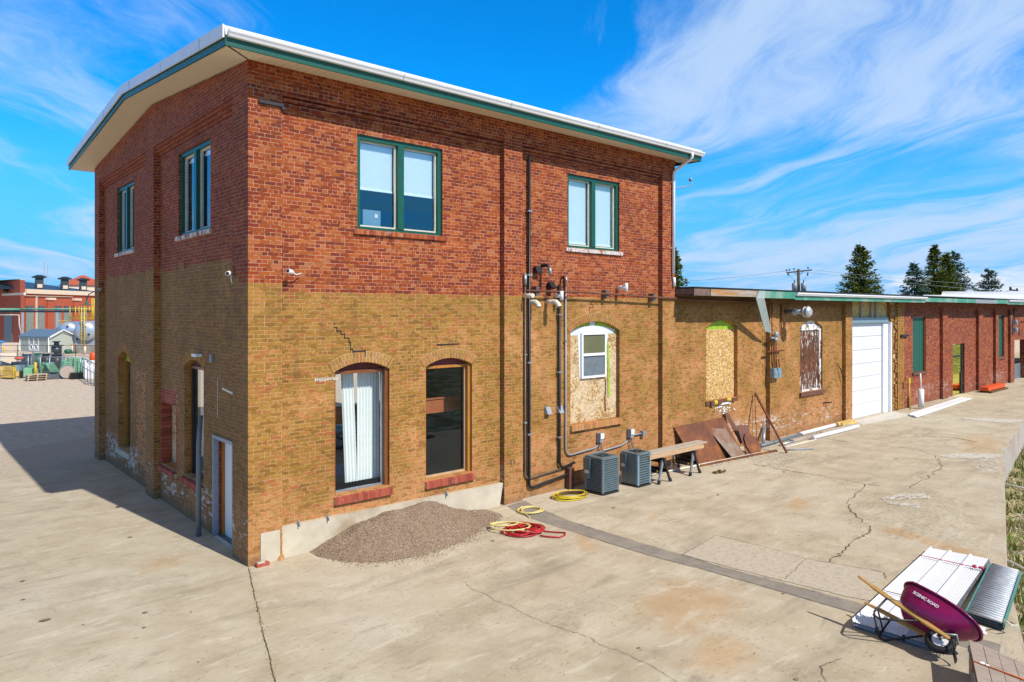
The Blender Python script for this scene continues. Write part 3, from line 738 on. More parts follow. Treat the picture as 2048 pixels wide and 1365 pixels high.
# back and far side, with an unseen rear opening added to light the rooms
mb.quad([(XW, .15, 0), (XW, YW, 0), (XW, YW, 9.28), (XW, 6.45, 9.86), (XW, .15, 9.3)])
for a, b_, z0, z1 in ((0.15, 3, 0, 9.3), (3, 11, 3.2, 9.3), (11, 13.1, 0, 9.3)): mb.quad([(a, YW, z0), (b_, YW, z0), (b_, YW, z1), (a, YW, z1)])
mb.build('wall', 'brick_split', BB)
for (a, b_) in ((0, .65), (6.21, 6.80), (12.49, 13.12)):
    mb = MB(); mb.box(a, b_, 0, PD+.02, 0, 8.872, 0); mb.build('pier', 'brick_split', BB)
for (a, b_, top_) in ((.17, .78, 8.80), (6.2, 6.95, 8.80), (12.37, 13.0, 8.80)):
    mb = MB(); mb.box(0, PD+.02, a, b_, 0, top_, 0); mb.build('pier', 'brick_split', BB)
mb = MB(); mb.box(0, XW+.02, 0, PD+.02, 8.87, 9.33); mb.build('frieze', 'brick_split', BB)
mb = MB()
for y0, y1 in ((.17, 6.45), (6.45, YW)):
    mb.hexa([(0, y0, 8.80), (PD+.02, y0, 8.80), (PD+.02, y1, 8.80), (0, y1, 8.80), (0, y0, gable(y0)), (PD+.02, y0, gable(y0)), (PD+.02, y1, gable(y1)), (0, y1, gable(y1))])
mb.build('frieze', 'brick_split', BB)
for (a, b_) in ((.65, 6.21), (6.8, 12.49)):
    mb = MB()
    for k in range(3): fbox(mb, MF, a, b_, .03+.045*k, PD+.01, 8.87-.0735*(k+1)-.0735*(k > 0)*0-.02*k, 8.87-.0735*k-.02*k)
    mb.build('corbel', 'brick_split', BB)
for (a, b_) in ((.78, 6.2), (6.95, 12.37)):
    mb = MB()
    for k in range(3): fbox(mb, ML, a, b_, .03+.045*k, PD+.01, 8.80-.0735*(k+1)-.0, 8.80-.0735*k)
    mb.build('corbel', 'brick_split', BB)
for M_, o_ in ((MF, FW[2]), (MF, FW[3]), (MF, FW[4]), (ML, LW[2]), (ML, LW[3])):
    arch_ring(M_, o_, PD).build('arch', ['u_gold', 'mortar'], BB)
# concrete plinth
mb = MB()
mb.box(.23, .60, -.02, .02, 0, .565); mb.hexa([(.64, .02, 0), (6.08, .02, 0), (6.08, PD, 0), (.64, PD, 0), (.66, .045, .585), (6.205, .045, .53), (6.205, PD, .53), (.66, PD, .585)])
mb.build('plinth', 'plinth', BB)
# soffit, fascia, gutter, roof
rf = MB(); ov = .62; x0r, x1r, y0r, y1r = -ov, XW+.5, -ov, YW+ov
def rz(y, off=0): return 9.245+(9.90-9.245)*(1-abs(y-6.45)/(6.45+ov))+off
for ya, yb in ((y0r, 6.45), (6.45, y1r)):
    rf.hexa([(x0r, ya, rz(ya, .18)), (x1r, ya, rz(ya, .18)), (x1r, yb, rz(yb, .18)), (x0r, yb, rz(yb, .18)), (x0r-.02, ya, rz(ya, .335)), (x1r+.02, ya, rz(ya, .335)), (x1r+.02, yb, rz(yb, .335)), (x0r-.02, yb, rz(yb, .335))])
roof = rf.build('roof', 'roofmetal', BB)
mb = MB()   # white rake trim down the gable edge, with seams
for ya, yb in ((y0r, 6.45), (6.45, y1r)):
    mb.hexa([(x0r-.05, ya, rz(ya, .125)), (x0r-.02, ya, rz(ya, .125)), (x0r-.02, yb, rz(yb, .125)), (x0r-.05, yb, rz(yb, .125)), (x0r-.05, ya, rz(ya, .35)), (x0r-.02, ya, rz(ya, .35)), (x0r-.02, yb, rz(yb, .35)), (x0r-.05, yb, rz(yb, .35))])
mb.build('rake_trim', 'roofmetal', roof)

mb = MB()
for ya, yb in ((y0r, 6.45), (6.45, y1r)):
    mb.hexa([(x0r, ya, rz(ya, 0)), (x0r+.03, ya, rz(ya, 0)), (x0r+.03, yb, rz(yb, 0)), (x0r, yb, rz(yb, 0)), (x0r, ya, rz(ya, .18)), (x0r+.03, ya, rz(ya, .18)), (x0r+.03, yb, rz(yb, .18)), (x0r, yb, rz(yb, .18))])
mb.box(x0r+.03, x1r, y0r, y0r+.03, rz(y0r), rz(y0r, .18))
mb.box(x1r-.03, x1r, y0r+.03, 6.45, rz(y0r), rz(y0r, .18))
mb.build('fascia', 'green', roof)
mb = MB()
for ya, yb in ((0.0, 6.45), (6.45, y1r-.03)):   # gable overhang
    mb.hexa([(x0r+.03, ya, rz(ya, .012)), (.14, ya, rz(ya, .012)), (.14, yb, rz(yb, .012)), (x0r+.03, yb, rz(yb, .012)), (x0r+.03, ya, rz(ya, .03)), (.14, ya, rz(ya, .03)), (.14, yb, rz(yb, .03)), (x0r+.03, yb, rz(yb, .03))])
zf = rz(y0r, .015)
mb.hexa([(x0r+.03, y0r+.03, zf), (x1r-.03, y0r+.03, zf), (x1r-.03, .14, rz(0, .012)), (0, 0, rz(0, .012)), (x0r+.03, y0r+.03, zf+.02), (x1r-.03, y0r+.03, zf+.02), (x1r-.03, .14, rz(0, .032)), (0, 0, rz(0, .032))])
mb.hexa([(x0r+.03, y0r+.03, zf-.001), (0, 0, rz(0, .011)), (0, .02, rz(0, .011)), (x0r+.03, .02, rz(0, .011)), (x0r+.03, y0r+.03, zf+.01), (0, 0, rz(0, .02)), (0, .02, rz(0, .02)), (x0r+.03, .02, rz(0, .02))])
mb.build('soffit', 'soffit', roof)
mb = MB(); mb.bar((x0r+.05, y0r+.05, zf-.006), (-.01, -.01, rz(0, .004)), .02, .008)
mb.build('soffit_seam', 'dark', roof)
# k-style gutter along the long side
gp_ = [(-.00, 0), (-.075, .0), (-.095, .04), (-.12, .07), (-.12, .115), (-.105, .12), (-.0, .12)]
mb = MB(); mb.loft([[(x, y0r+p[0], rz(y0r, .145)+p[1]) for p in gp_] for x in (x0r+.03, x1r+.02)], sm=False)
for k in (0,): pass
mb.build('gutter', 'gutter', roof)
mb = MB(); mb.box(x0r+.03, x1r, y0r-.122, y0r-.118, rz(y0r, .225), rz(y0r, .232)); mb.build('gutter_lip', 'greymetal', roof)
for x in (2.9, 5.8, 8.8, 11.7):
    mb = MB(); mb.box(x-.012, x+.012, y0r-.123, y0r-.121, rz(y0r, .185), rz(y0r, .262)); mb.build('gutter_joint', 'galv', roof)
for y in (.6, 3.1, 5.7, 8.4, 11.2):
    mb = MB(); mb.hexa([(x0r-.053, y-.012, rz(y, .13)), (x0r-.049, y-.012, rz(y, .13)), (x0r-.049, y+.012, rz(y, .13)), (x0r-.053, y+.012, rz(y, .13)), (x0r-.053, y-.012, rz(y, .345)), (x0r-.049, y-.012, rz(y, .345)), (x0r-.049, y+.012, rz(y, .345)), (x0r-.053, y+.012, rz(y, .345))]); mb.build('trim_joint', 'galv', roof)
# downspout at the right end
mb = MB(); mb.tube([(13.02, -.69, 9.42), (13.02, -.69, 9.30), (13.02, -.62, 9.22), (13.0, -.20, 9.02), (12.98, -.07, 8.93), (12.97, -.06, 8.82), (12.96, -.06, 5.83)], .045, 8)
mb.box(12.90, 13.02, -.03, .01, 8.6, 8.63); mb.box(12.90, 13.02, -.03, .01, 6.6, 6.63)
mb.build('downspout', 'gutter', BB)
mb = MB(); mb.tube([(13.0, -.05, 5.72), (13.02, -.05, 5.45)], .045, 8); mb.build('downspout', 'gutter', BB)

def green_window(M, o, d, blinds, sillmat, nm='window', sashmat='pvcold'):
    u0, u1, z0, z1 = o[:4]; fw = .095; um = (u0+u1)/2
    mb = MB()
    fbox(mb, M, u0, u1, d+.05, d+.17, z1-fw, z1); fbox(mb, M, u0, u1, d+.05, d+.17, z0, z0+.06)
    fbox(mb, M, u0, u0+fw, d+.05, d+.17, z0+.06, z1-fw); fbox(mb, M, u1-fw, u1, d+.05, d+.17, z0+.06, z1-fw)
    fbox(mb, M, um-.075, um+.075, d+.03, d+.17, z0+.06, z1-fw)
    w = mb.build('window', 'green', BB)
    for (a, b_, bz) in ((u0+fw, um-.075, blinds[0]), (um+.075, u1-fw, blinds[1])):
        s_ = MB(); t = .035
        fbox(s_, M, a, a+t, d+.12, d+.18, z0+.06, z1-fw); fbox(s_, M, b_-t, b_, d+.12, d+.18, z0+.06, z1-fw)
        fbox(s_, M, a+t, b_-t, d+.12, d+.18, z0+.06, z0+.1); fbox(s_, M, a+t, b_-t, d+.12, d+.18, z1-fw-.035, z1-fw)
        s_.build('sash', sashmat, w)
        p = MB(); p.quad([M(a+t, d+.15, z0+.1), M(b_-t, d+.15, z0+.1), M(b_-t, d+.15, z1-fw-.035), M(a+t, d+.15, z1-fw-.035)])
        p.build('pane', 'glassblue' if M is MF else 'glass', w)
        bl = MB(); z = z1-fw-.04
        while z > bz:
            bl.quad([M(a+t, d+.215, z), M(b_-t, d+.215, z), M(b_-t, d+.228, z-.022), M(a+t, d+.228, z-.022)])
            bl.quad([M(a+t, d+.228, z-.022), M(b_-t, d+.228, z-.022), M(b_-t, d+.215, z-.024), M(a+t, d+.215, z-.024)]); z -= .024
        fbox(bl, M, a+t, b_-t, d+.205, d+.235, bz-.045, bz-.002)
        bl.build('blind', 'blindwhite', w)
    sill_bricks(M, u0-.09, u1+.10, -.035+d-.02, d+.06, z0-.115, z0-.002, None, .02).build('sill', [sillmat, 'mortar'], w)
    return w
w1 = green_window(MF, FW[0], PD, (7.30, 7.30), 'u_red')
w2 = green_window(MF, FW[1], PD, (6.56, 6.56), 'u_white')
w3 = green_window(ML, LW[0], PD, (8.2, 8.2), 'u_white')
w4 = green_window(ML, LW[1], PD, (8.2, 8.2), 'u_white')
mb = MB(); mb.box(9.2, 9.3, .40, .45, 6.5, 6.75); mb.box(8.8, 10.4, .42, .44, 6.50, 6.53)
# papers and box in first upstairs window
mb = MB(); mb.box(2.62, 3.05, .45, .8, 6.48, 6.86); o = mb.build('parcel', 'aclight', w1)
mb = MB(); mb.box(2.90, 2.97, .44, .449, 6.70, 6.78); mb.build('paper_note', 'white', w1)
# interior: floors, partitions
mb = MB()
mb.box(.4, 13.0, .45, 12.9, 4.75, 4.95); mb.box(.3, 13.05, .4, 12.9, 9.15, 9.2)
mb.build('upper_floor', 'intdark', BB)
mb = MB(); mb.box(.2, 13., .4, 12.95, -.05, .03); mb.build('ground_floor', 'intdark', BB)
mb = MB(); mb.box(5.5, 5.62, .5, 12.9, 4.95, 9.14); mb.box(.5, 13., 6.4, 6.5, 4.95, 9.14); mb.build('partition', 'intdark', BB)
mb = MB(); mb.box(1.2, 5.62, 1.0, 1.12, 2.25, 2.58); mb.box(1.2, 5.62, .97, 1.14, 2.58, 2.61); mb.build('cross_beam', 'counter', BB)
mb = MB(); mb.box(4.2, 6.2, 5.4, 6.4, .35, 1.15); mb.box(4.3, 6.1, 5.3, 6.4, 1.15, 1.25); one(mb, 'workbench', 'pipegrey', 'dark bench just visible inside the tall window with dark glass', 'bench', (5.2, 5.9, 0))
# tall ground floor windows A and B on the long side, near one on the gable
def tall_window(M, o_, d, framemat, tymp, rail, rd=.15, curtain=None, gl='glass'):
    u0, u1, z0, zs, rise = o_; t = .05; zr = zs-.03
    mb = MB()
    jd = .06 if M is MF else .14
    fbox(mb, M, u1-t-.03, u1, d+jd, d+.24, z0, zs+.02); fbox(mb, M, u0, u0+t, d+jd, d+.24, z0, zs+.02)
    fbox(mb, M, u0+t, u1-t-.03, d+rd-.03, d+.24, zr-.03, zr+.03)
    w = mb.build('window', framemat, BB)
    mb = MB(); fbox(mb, M, u0+t, u1-t-.03, d+rd-.01, d+rd+.05, z0, z0+.04)
    fbox(mb, M, u1-t-.06, u1-t-.03, d+rd-.01, d+rd+.05, z0+.04, zr-.03)
    mb.build('sash', rail, w)
    mb = MB(); mb.quad([M(u0+t, d+rd+.03, z0+.04), M(u1-t-.06, d+rd+.03, z0+.04), M(u1-t-.06, d+rd+.03, zr-.03), M(u0+t, d+rd+.03, zr-.03)])
    mb.build('pane', gl, w)
    mb = MB(); n = 12
    for i in range(n):
        a = u0+(u1-u0)*i/n; b_ = u0+(u1-u0)*(i+1)/n
        mb.quad([M(a, d+rd, zr+.02), M(b_, d+rd, zr+.02), M(b_, d+rd, archz(o_, b_)), M(a, d+rd, archz(o_, a))])
    mb.build('tympanum', tymp, w)
    sill_bricks(M, u0-.02, u1+.04, -.045+d-.03, d+.12, z0-.19, z0-.005, None, .055, .085).build('sill', ['u_sill', 'mortar'], w)
    return w
wa = tall_window(MF, FW[2], PD, 'wood', 'tympan', 'galv', .16)
wb = tall_window(MF, FW[3], PD, 'woodor', 'maroon', 'plankend', .16, gl='glassdark')
wc = tall_window(ML, LW[2], PD, 'wood', 'tympan', 'dark', .15, gl='glassdark')
mb = MB()
for k in range(30): mb.quad([(PD+.35, 2.98+.02*(k % 2), 1.0+k*.08), (PD+.35, 3.42+.03*(k % 2), 1.0+k*.08), (PD+.35, 3.42+.03*(k % 2), 1.07+k*.08), (PD+.35, 2.98+.02*(k % 2), 1.07+k*.08)])
mb.build('curtain', 'curtain', wc)
mb = MB()   # pleated curtain in window A
pl = []
for i in range(61):
    u = 2.25+(3.13-2.25)*i/60; pl.append((u, .62+.016*math.cos(i*1.25)+(0.03 if 20 < i < 22 else 0)))
for i in range(60):
    if i in (20, 21): continue
    (a, ya), (b_, yb) = pl[i], pl[i+1]; lean = .05 if i < 20 else 0
    mb.quad([(a+lean, ya, 1.06), (b_+lean, yb, 1.06), (b_-lean, yb, 3.40), (a-lean, ya, 3.40)], sm=True)
mb.build('curtain', 'curtain', wa)
# boarded window C with a small sash
w = None
def arch_board(M, o_, d, rd, zcut, mats):
    mb = MB(); u0, u1, z0, zs, rise = o_; n = 12
    for i in range(n):
        a = u0+(u1-u0)*i/n; b_ = u0+(u1-u0)*(i+1)/n
        mb.quad([M(a, d+rd, z0), M(b_, d+rd, z0), M(b_, d+rd, zcut), M(a, d+rd, zcut)], 0)
        mb.quad([M(a, d+rd, zcut), M(b_, d+rd, zcut), M(b_, d+rd, archz(o_, b_)), M(a, d+rd, archz(o_, a))], 1)
    return mb
wC = arch_board(MF, FW[4], PD, .12, 4.05, None).build('window', ['osbpale', 'lime'], BB)
mb = MB(); d = PD+.115
mb.quad([(8.66, d, 4.03), (10.55, d, 4.06), (10.60, d, 4.17), (10.1, d, 4.27), (9.75, d, 4.285), (9.75, d-.001, 4.40), (9.55, d-.001, 4.40), (9.55, d, 4.285), (9.2, d, 4.26), (8.70, d, 4.15)])
mb.quad([(9.06, d-.002, 4.1), (9.22, d-.002, 4.1), (9.20, d-.002, 2.80), (9.13, d-.002, 2.86)]); mb.quad([(10.19, d-.002, 4.1), (10.33, d-.002, 4.1), (10.26, d-.002, 3.75), (10.19, d-.002, 3.5)])
mb.build('house_wrap', 'wrap', wC)
mb = MB(); x0, x1, z0, z1 = 9.17, 10.18, 2.85, 4.10; t = .06
fbox(mb, MF, x0, x1, d-.06, d, z0, z0+t); fbox(mb, MF, x0, x1, d-.06, d, z1-t, z1); fbox(mb, MF, x0, x0+t, d-.06, d, z0+t, z1-t); fbox(mb, MF, x1-t, x1, d-.06, d, z0+t, z1-t)
fbox(mb, MF, x0+t, x1-t, d-.07, d, 3.46, 3.53)
mb.build('sash', 'white', wC)
mb = MB(); fbox(mb, MF, x0+t, x1-t, d-.03, d-.02, z0+t, 3.46); mb.build('pane', 'pipegrey', wC)
mb = MB(); fbox(mb, MF, x0+t, x1-t, d-.025, d-.015, 3.53, z1-t); mb.build('pane', pm('khaki_pane', (.14, .14, .07), .25, var=.15, scale=1.5), wC)
mb = MB()
mb.quad([(10.26, d-.01, 3.9), (10.32, d-.03, 3.7), (10.38, d-.01, 2.3), (10.30, d-.01, 2.25)]); mb.build('torn_strip', 'lime', wC)
mb = MB(); mb.tube([(10.18+.02*math.sin(i), d-.02, 2.8-.13*i) for i in range(8)], .012, 6); mb.build('torn_strip', 'maroon', wC)
sill_bricks(MF, 8.64, 10.72, .06, .26, 1.49, 1.655, None, .02, .11).build('sill', ['u_rough', 'mortar'], wC)
# far arched window on the gable: dark and narrow
mb = MB(); o_ = LW[3]
fbox(mb, ML, 10.50, 10.58, PD+.14, PD+.25, .66, 3.25); fbox(mb, ML, 9.14, 9.24, PD+.16, PD+.25, .66, 3.2)
wD = mb.build('window', 'woodor', BB)
mb = MB(); mb.quad([ML(9.24, PD+.22, .70), ML(10.42, PD+.22, .70), ML(10.42, PD+.22, 3.2), ML(9.24, PD+.22, 3.2)]); mb.build('pane', 'glassdark', wD)
arch_board(ML, (9.14, 10.58, 3.2, 3.25, .27), PD, .2, 3.22, None).build('tympanum', ['lime', 'lime'], wD)
mb = MB(); fbox(mb, ML, 9.1, 10.6, PD-.06, PD+.16, .50, .65); mb.build('sill', 'plinth', wD)
# small boarded window with red brick head
mb = MB(); fbox(mb, ML, 4.87, 6.08, PD+.24, PD+.27, .92, 2.44); wS = mb.build('window', 'osbpale', BB)
mb = MB(); fbox(mb, ML, 4.95, 5.03, PD+.18, PD+.239, .93, 2.44); fbox(mb, ML, 4.95, 6.0, PD+.18, PD+.239, 2.38, 2.44); mb.build('batten', 'woodor', wS)
mb = MB()
for r_ in range(5):
    n = 6
    for i in range(n):
        st = (6.17-4.77)/n; a = 4.77+i*st+(r_ % 2)*.06+.005; fbox(mb, ML, a, min(a+st-.012, 6.2), PD-.006, PD+.02, 2.45+r_*.07, 2.45+r_*.07+.062)
fbox(mb, ML, 4.78, 6.16, PD-.002, PD+.01, 2.45, 2.8, 1)
for k in range(16):
    fbox(mb, ML, 6.055, 6.17, PD-.006, PD+.235, .93+k*.094, .93+k*.094+.075)
    fbox(mb, ML, 4.76, 4.865, PD-.006, PD+.1, .93+k*.094, .93+k*.094+.075)
mb.build('brick_surround', ['u_sill', 'mortar'], wS)
sill_bricks(ML, 4.80, 6.16, PD-.08, PD+.18, .74, .915, None, .06, .10).build('sill', ['u_sill', 'mortar'], wS)
# white side door set deep in the gable wall
mb = MB()
for a, b_, z0, z1 in ((2.22, 2.28, 0, 2.05), (1.12, 1.16, 0, 2.05)): fbox(mb, ML, a, b_, PD-.03, PD+.08, z0, z1)
fbox(mb, ML, 1.12, 2.28, PD-.035, PD+.07, 2.05, 2.12)
fr = mb.build('door_frame', pm('blue_grey_metal', (.30, .36, .42), .4, .3, var=.08), BB)
mb = MB(); fbox(mb, ML, 1.16, 2.10, PD+.17, PD+.22, .02, 2.05)
dr = mb.build('door', 'doorwhite', BB)
mb = MB(); mb.tube([(PD+.17, 1.26, 1.0), (PD+.10, 1.26, 1.0), (PD+.10, 1.38, 1.0)], .012, 8); mb.box(PD+.14, PD+.17, 1.23, 1.30, 1.12, 1.22); mb.box(PD+.15, PD+.17, 1.22, 1.31, .93, 1.07); mb.build('handle', 'dark', dr)
mb = MB(); fbox(mb, ML, 2.10, 2.19, PD+.13, PD+.20, .02, 2.05); mb.build('door_post', 'woodor', BB)
mb = MB()
for k in range(27): fbox(mb, ML, 2.195, 2.245, PD+.08, PD+.20, .01+k*.0735, .01+k*.0735+.062)
for k in range(27): fbox(mb, ML, 1.152, 1.158, PD+.08, PD+.16, .01+k*.0735, .01+k*.0735+.062)
mb.build('door_reveal', 'u_sill', BB)
mb = MB(); fbox(mb, ML, 1.16, 2.2, PD-.02, PD+.36, 0, .02); mb.build('threshold', 'chalk', BB)
# repointed / repaired brick column on the gable
mb = MB()
for r_ in range(34):
    for i in range(4):
        if random.random() < .22: continue
        a = 7.45+i*.25+(r_ % 2)*.1; fbox(mb, ML, a, a+.2, PD-.004, PD+.02, .55+r_*.0735+.006, .55+r_*.0735+.066)
mb.build('brick_patch', 'u_rough', BB)
# cracks stepping through brickwork over window A and C
mb = MB()
def step(pts, d=PD-.004, w=.022):
    for (a, za), (b_, zb) in zip(pts[:-1], pts[1:]):
        mb.quad([(min(a, b_)-w/2, d, min(za, zb)-w/2), (max(a, b_)+w/2, d, min(za, zb)-w/2), (max(a, b_)+w/2, d, max(za, zb)+w/2), (min(a, b_)-w/2, d, max(za, zb)+w/2)])
step([(1.80, 4.36), (1.86, 4.36), (1.86, 4.29), (1.95, 4.29), (1.95, 4.22), (2.03, 4.22), (2.03, 4.14), (2.13, 4.14), (2.13, 4.06), (2.16, 4.06), (2.16, 3.90), (2.22, 3.90), (2.22, 3.86)])
mb.build('wall_crack', 'dark', BB); mb = MB(); step([(2.22, 3.86), (2.5, 3.87), (2.5, 3.75)], PD-.02, .018); mb.build('wall_crack', 'dark', BB); mb = MB()
step([(4.32, 3.93), (4.62, 3.945), (4.95, 3.935)], PD-.02, .008); mb.build('wall_crack', 'dark', BB); mb = MB(); step([(9.52, 5.0), (9.52, 4.93), (9.46, 4.93), (9.46, 4.86), (9.55, 4.86), (9.55, 4.79), (9.4, 4.79), (9.4, 4.6)], w=.02)
mb.build('wall_crack', 'dark', BB)
# bleached smear on the brick
mb = MB()
for i in range(14): mb.quad([(1.38+i*.035, PD-.004, 3.30+.01*i*.3+random.uniform(-.02, .02)), (1.43+i*.035, PD-.004, 3.31+random.uniform(-.02, 0)), (1.43+i*.035, PD-.004, 3.37+random.uniform(-.02, .01)), (1.38+i*.035, PD-.004, 3.36)])
mb.build('plaster_smear', 'pvcold', BB)
# small black bracket holes
mb = MB()
for x, z in ((6.42, .98), (6.53, .97)): mb.box(x-.02, x+.02, -.006, .01, z-.03, z+.06)
mb.build('hole', 'crack', BB)
# anchor bar near the top of the corner pier
mb = MB(); mb.box(.19, .66, -.05, -.005, 8.55, 8.61); mb.box(.62, .70, -.055, .12, 8.50, 8.555)
one(mb, 'wall_bracket', 'dark', 'black iron bracket bar high on the corner pier of the tall building', 'bracket', (.45, 0, 8.58))
# plinth clips
for k, (x, z) in enumerate(((.99, .60), (1.60, .59), (4.5, .57))):
    mb = MB(); mb.box(x-.02, x+.02, .02, .05, z-.05, z+.06); mb.tube([(x, .02, z+.03), (x, -.02, z+.01), (x, -.02, z-.05)], .012, 6)
    one(mb, 'wall_clip', 'greymetal', ['small metal clip on top of the concrete plinth, nearest the building corner', 'small metal clip on the plinth below the left edge of the curtained window', 'small metal clip on the plinth under the dark glass window'][k], 'clip', (x, .03, z), 'clips along the concrete plinth')

# ================================================================== LOW GOLD-BRICK WORKSHOP
WS = thing('brick_workshop', 'low golden brick workshop wing with boarded arched windows and white garage door', 'building', (13.1, 0, 0))
GW = [(15.04, 16.93, 1.74, 4.14, .25), (21.42, 23.31, 1.54, 4.05, .27), (25.78, 30.08, -.05, 5.12, 0)]
ZL = 5.18
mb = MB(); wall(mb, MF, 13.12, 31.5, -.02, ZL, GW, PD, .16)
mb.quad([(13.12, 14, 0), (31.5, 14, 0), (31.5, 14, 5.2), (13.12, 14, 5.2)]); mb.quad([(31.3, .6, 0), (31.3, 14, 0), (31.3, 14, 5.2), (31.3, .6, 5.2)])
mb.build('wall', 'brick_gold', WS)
for a, b_ in ((18.86, 19.54), (25.12, 25.76)):
    mb = MB(); mb.box(a, b_, 0, PD+.02, -.02, 5.01); mb.build('pier', 'brick_gold', WS)
mb = MB(); mb.box(13.13, 25.76, 0, PD+.02, 5.01, ZL); mb.box(13.13, 18.86, .06, PD+.01, 4.95, 5.01); mb.box(19.54, 25.12, .06, PD+.01, 4.95, 5.01)
mb.build('corbel', 'brick_gold', WS)
mb = MB()  # rough torn jamb right of the garage door
for r_ in range(64):
    z = r_*.078; dx = random.uniform(0, .16)
    mb.box(30.10, 30.42+dx, .10-random.uniform(0, .05), .3, z, z+.068)
    if random.random() < .7: mb.box(30.45+dx, 30.7, .02, .3, z, z+.068)
for r_ in range(66):
    for i in range(4):
        mb.box(30.72+i*.2, 30.72+i*.2+.188, -.01+random.uniform(-.006, .004), .2, r_*.0775, r_*.0775+.068)
mb.box(30.12, 31.50, .10, .32, 0, 5.1, 1)
mb.build('rough_jamb', ['u_gold', 'mortar'], WS)
for a, b_ in ((15.04, 16.93),):
    wn = arch_board(MF, GW[0], PD, .13, 4.08, None).build('window', ['osb', 'lime'], WS)
    mb = MB()
    for i in range(9):
        x = 14.98+i*.22; mb.box(x, x+.2, .10+random.uniform(-.04, .05), .3, 1.60+random.uniform(-.02, .02), 1.73)
    mb.build('sill', 'rustbrown', wn)
    mb = MB(); mb.ball((15.55, .12, 1.66), .13, .05, .09); mb.ball((16.35, .12, 1.70), .14, .05, .07); mb.build('sealant_foam', 'yellow', wn)
    mb = MB()
    for i in range(46): mb.ball((random.gauss(16.0, .26), .145, 1.42+random.gauss(0, .10)), random.uniform(.02, .07), .01, random.uniform(.015, .04), 6, 4)
    mb.box(15.75, 16.45, .10, .16, 1.56, 1.62)
    mb.build('plaster_patch', 'pvc', wn)
mb = MB(); o_ = GW[1]; n = 12
fbox(mb, MF, 21.5, 23.15, PD+.12, PD+.15, 1.56, 4.02, 0)
wn = mb.build('window', 'peelrust', WS)
mb = MB()
for x in (21.95, 22.4, 22.8): fbox(mb, MF, x, x+.02, PD+.112, PD+.125, 1.6, 4.0)
mb.build('board_gap', 'dark', wn)
mb = MB()
for i in range(n):
    a = o_[0]+(o_[1]-o_[0])*i/n; b_ = o_[0]+(o_[1]-o_[0])*(i+1)/n
    mb.quad([(a, PD+.09, 3.98), (b_, PD+.09, 3.98), (b_, PD+.09, archz(o_, b_)), (a, PD+.09, archz(o_, a))])
fbox(mb, MF, 21.42, 21.5, PD+.06, PD+.13, 1.54, 3.98); fbox(mb, MF, 23.15, 23.31, PD+.06, PD+.13, 1.54, 3.98); fbox(mb, MF, 21.5, 23.15, PD+.07, PD+.13, 3.93, 3.98); fbox(mb, MF, 21.5, 23.15, PD+.07, PD+.13, 1.54, 1.60)
mb.build('frame', 'peel', wn)
mb = MB(); mb.box(21.36, 23.4, .07, .28, 1.38, 1.53); mb.build('sill', 'rustbrown', wn)
# garage door
mb = MB()
for k in range(7):
    z0 = k*.594; mb.box(25.80, 29.40, .222, .26, z0+.010, z0+.582)
    for q in range(1, 4): mb.box(25.80, 29.40, .214, .222, z0+.148*q-.006, z0+.148*q+.006)
gd = mb.build('garage_door', 'garage', WS)
mb = MB(); mb.box(25.8, 29.4, .235, .27, 0, 4.158); mb.build('door_seam', 'galv', gd)
mb = MB(); mb.box(29.42, 30.06, .14, .24, 0, 4.16); mb.box(29.98, 30.10, .02, .14, 0, 4.16); mb.build('door_jamb', 'white', WS)
mb = MB(); mb.box(25.78, 29.98, .13, .25, 4.17, 4.40); mb.box(25.78, 29.98, .06, .13, 4.16, 4.20); mb.build('door_header', 'aclight', WS)
mb = MB(); mb.box(25.78, 30.08, .24, .27, 4.40, 5.12); mb.build('header_board', 'osbyel', WS)
for x in (25.80, 27.02, 28.1, 28.65):
    mb = MB(); mb.box(x, x+.11, .14, .238, 4.40, 5.11); mb.build('stud', 'plank', WS)
# ---------------- red brick wing
WR = thing('brick_warehouse', 'low red brick warehouse wing at the far right with green window boards', 'building', (31.5, 0, 0))
RW = [(33.08, 34.87, 1.62, 4.40, 0), (39.0, 41.0, -.02, 2.84, 0), (47.16, 48.87, 1.75, 4.44, 0), (51.05, 54.5, -.02, 2.74, 0)]
mb = MB(); wall(mb, MF, 31.5, 80, -.02, ZL, RW, PD, .45); mb.quad([(31.5, 14, 0), (80, 14, 0), (80, 14, 5.2), (31.5, 14, 5.2)])
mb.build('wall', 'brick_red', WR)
for a, b_ in ((31.505, 32.4), (36.93, 37.75), (43.06, 43.95), (46.45, 47.05), (49.72, 50.6)):
    mb = MB(); mb.box(a, b_, 0, PD+.02, -.02, 4.85); mb.build('pier', 'brick_red', WR)
mb = MB(); mb.box(31.505, 80, 0, PD+.02, 4.85, ZL); mb.build('frieze', 'brick_red', WR)
for o_ in (RW[0], RW[2]):
    mb = MB(); fbox(mb, MF, o_[0], o_[1], PD+.10, PD+.14, o_[2], o_[3])
    for q in range(5): fbox(mb, MF, o_[0]+.2+q*.33, o_[0]+.215+q*.33, PD+.092, PD+.10, o_[2]+.03, o_[3]-.03)
    wn = mb.build('window', 'dgreen', WR)
    mb = MB(); fbox(mb, MF, o_[1]-.08, o_[1], PD+.05, PD+.099, o_[2], o_[3]); fbox(mb, MF, o_[0], o_[1]-.08, PD+.05, PD+.099, o_[3]-.05, o_[3]); mb.build('frame', 'wood', wn)
    mb = MB(); fbox(mb, MF, o_[0]-.08, o_[1]+.08, PD-.07, PD+.1, o_[2]-.13, o_[2]-.003); mb.build('sill', 'rustbrown', wn)
mb = MB(); fbox(mb, MF, 39.0, 40.7, .24, .27, .05, 2.1); fbox(mb, MF, 39.0, 40.7, .24, .27, 2.2, 2.8)
dg = mb.build('glass_door', 'glassmirror', WR)
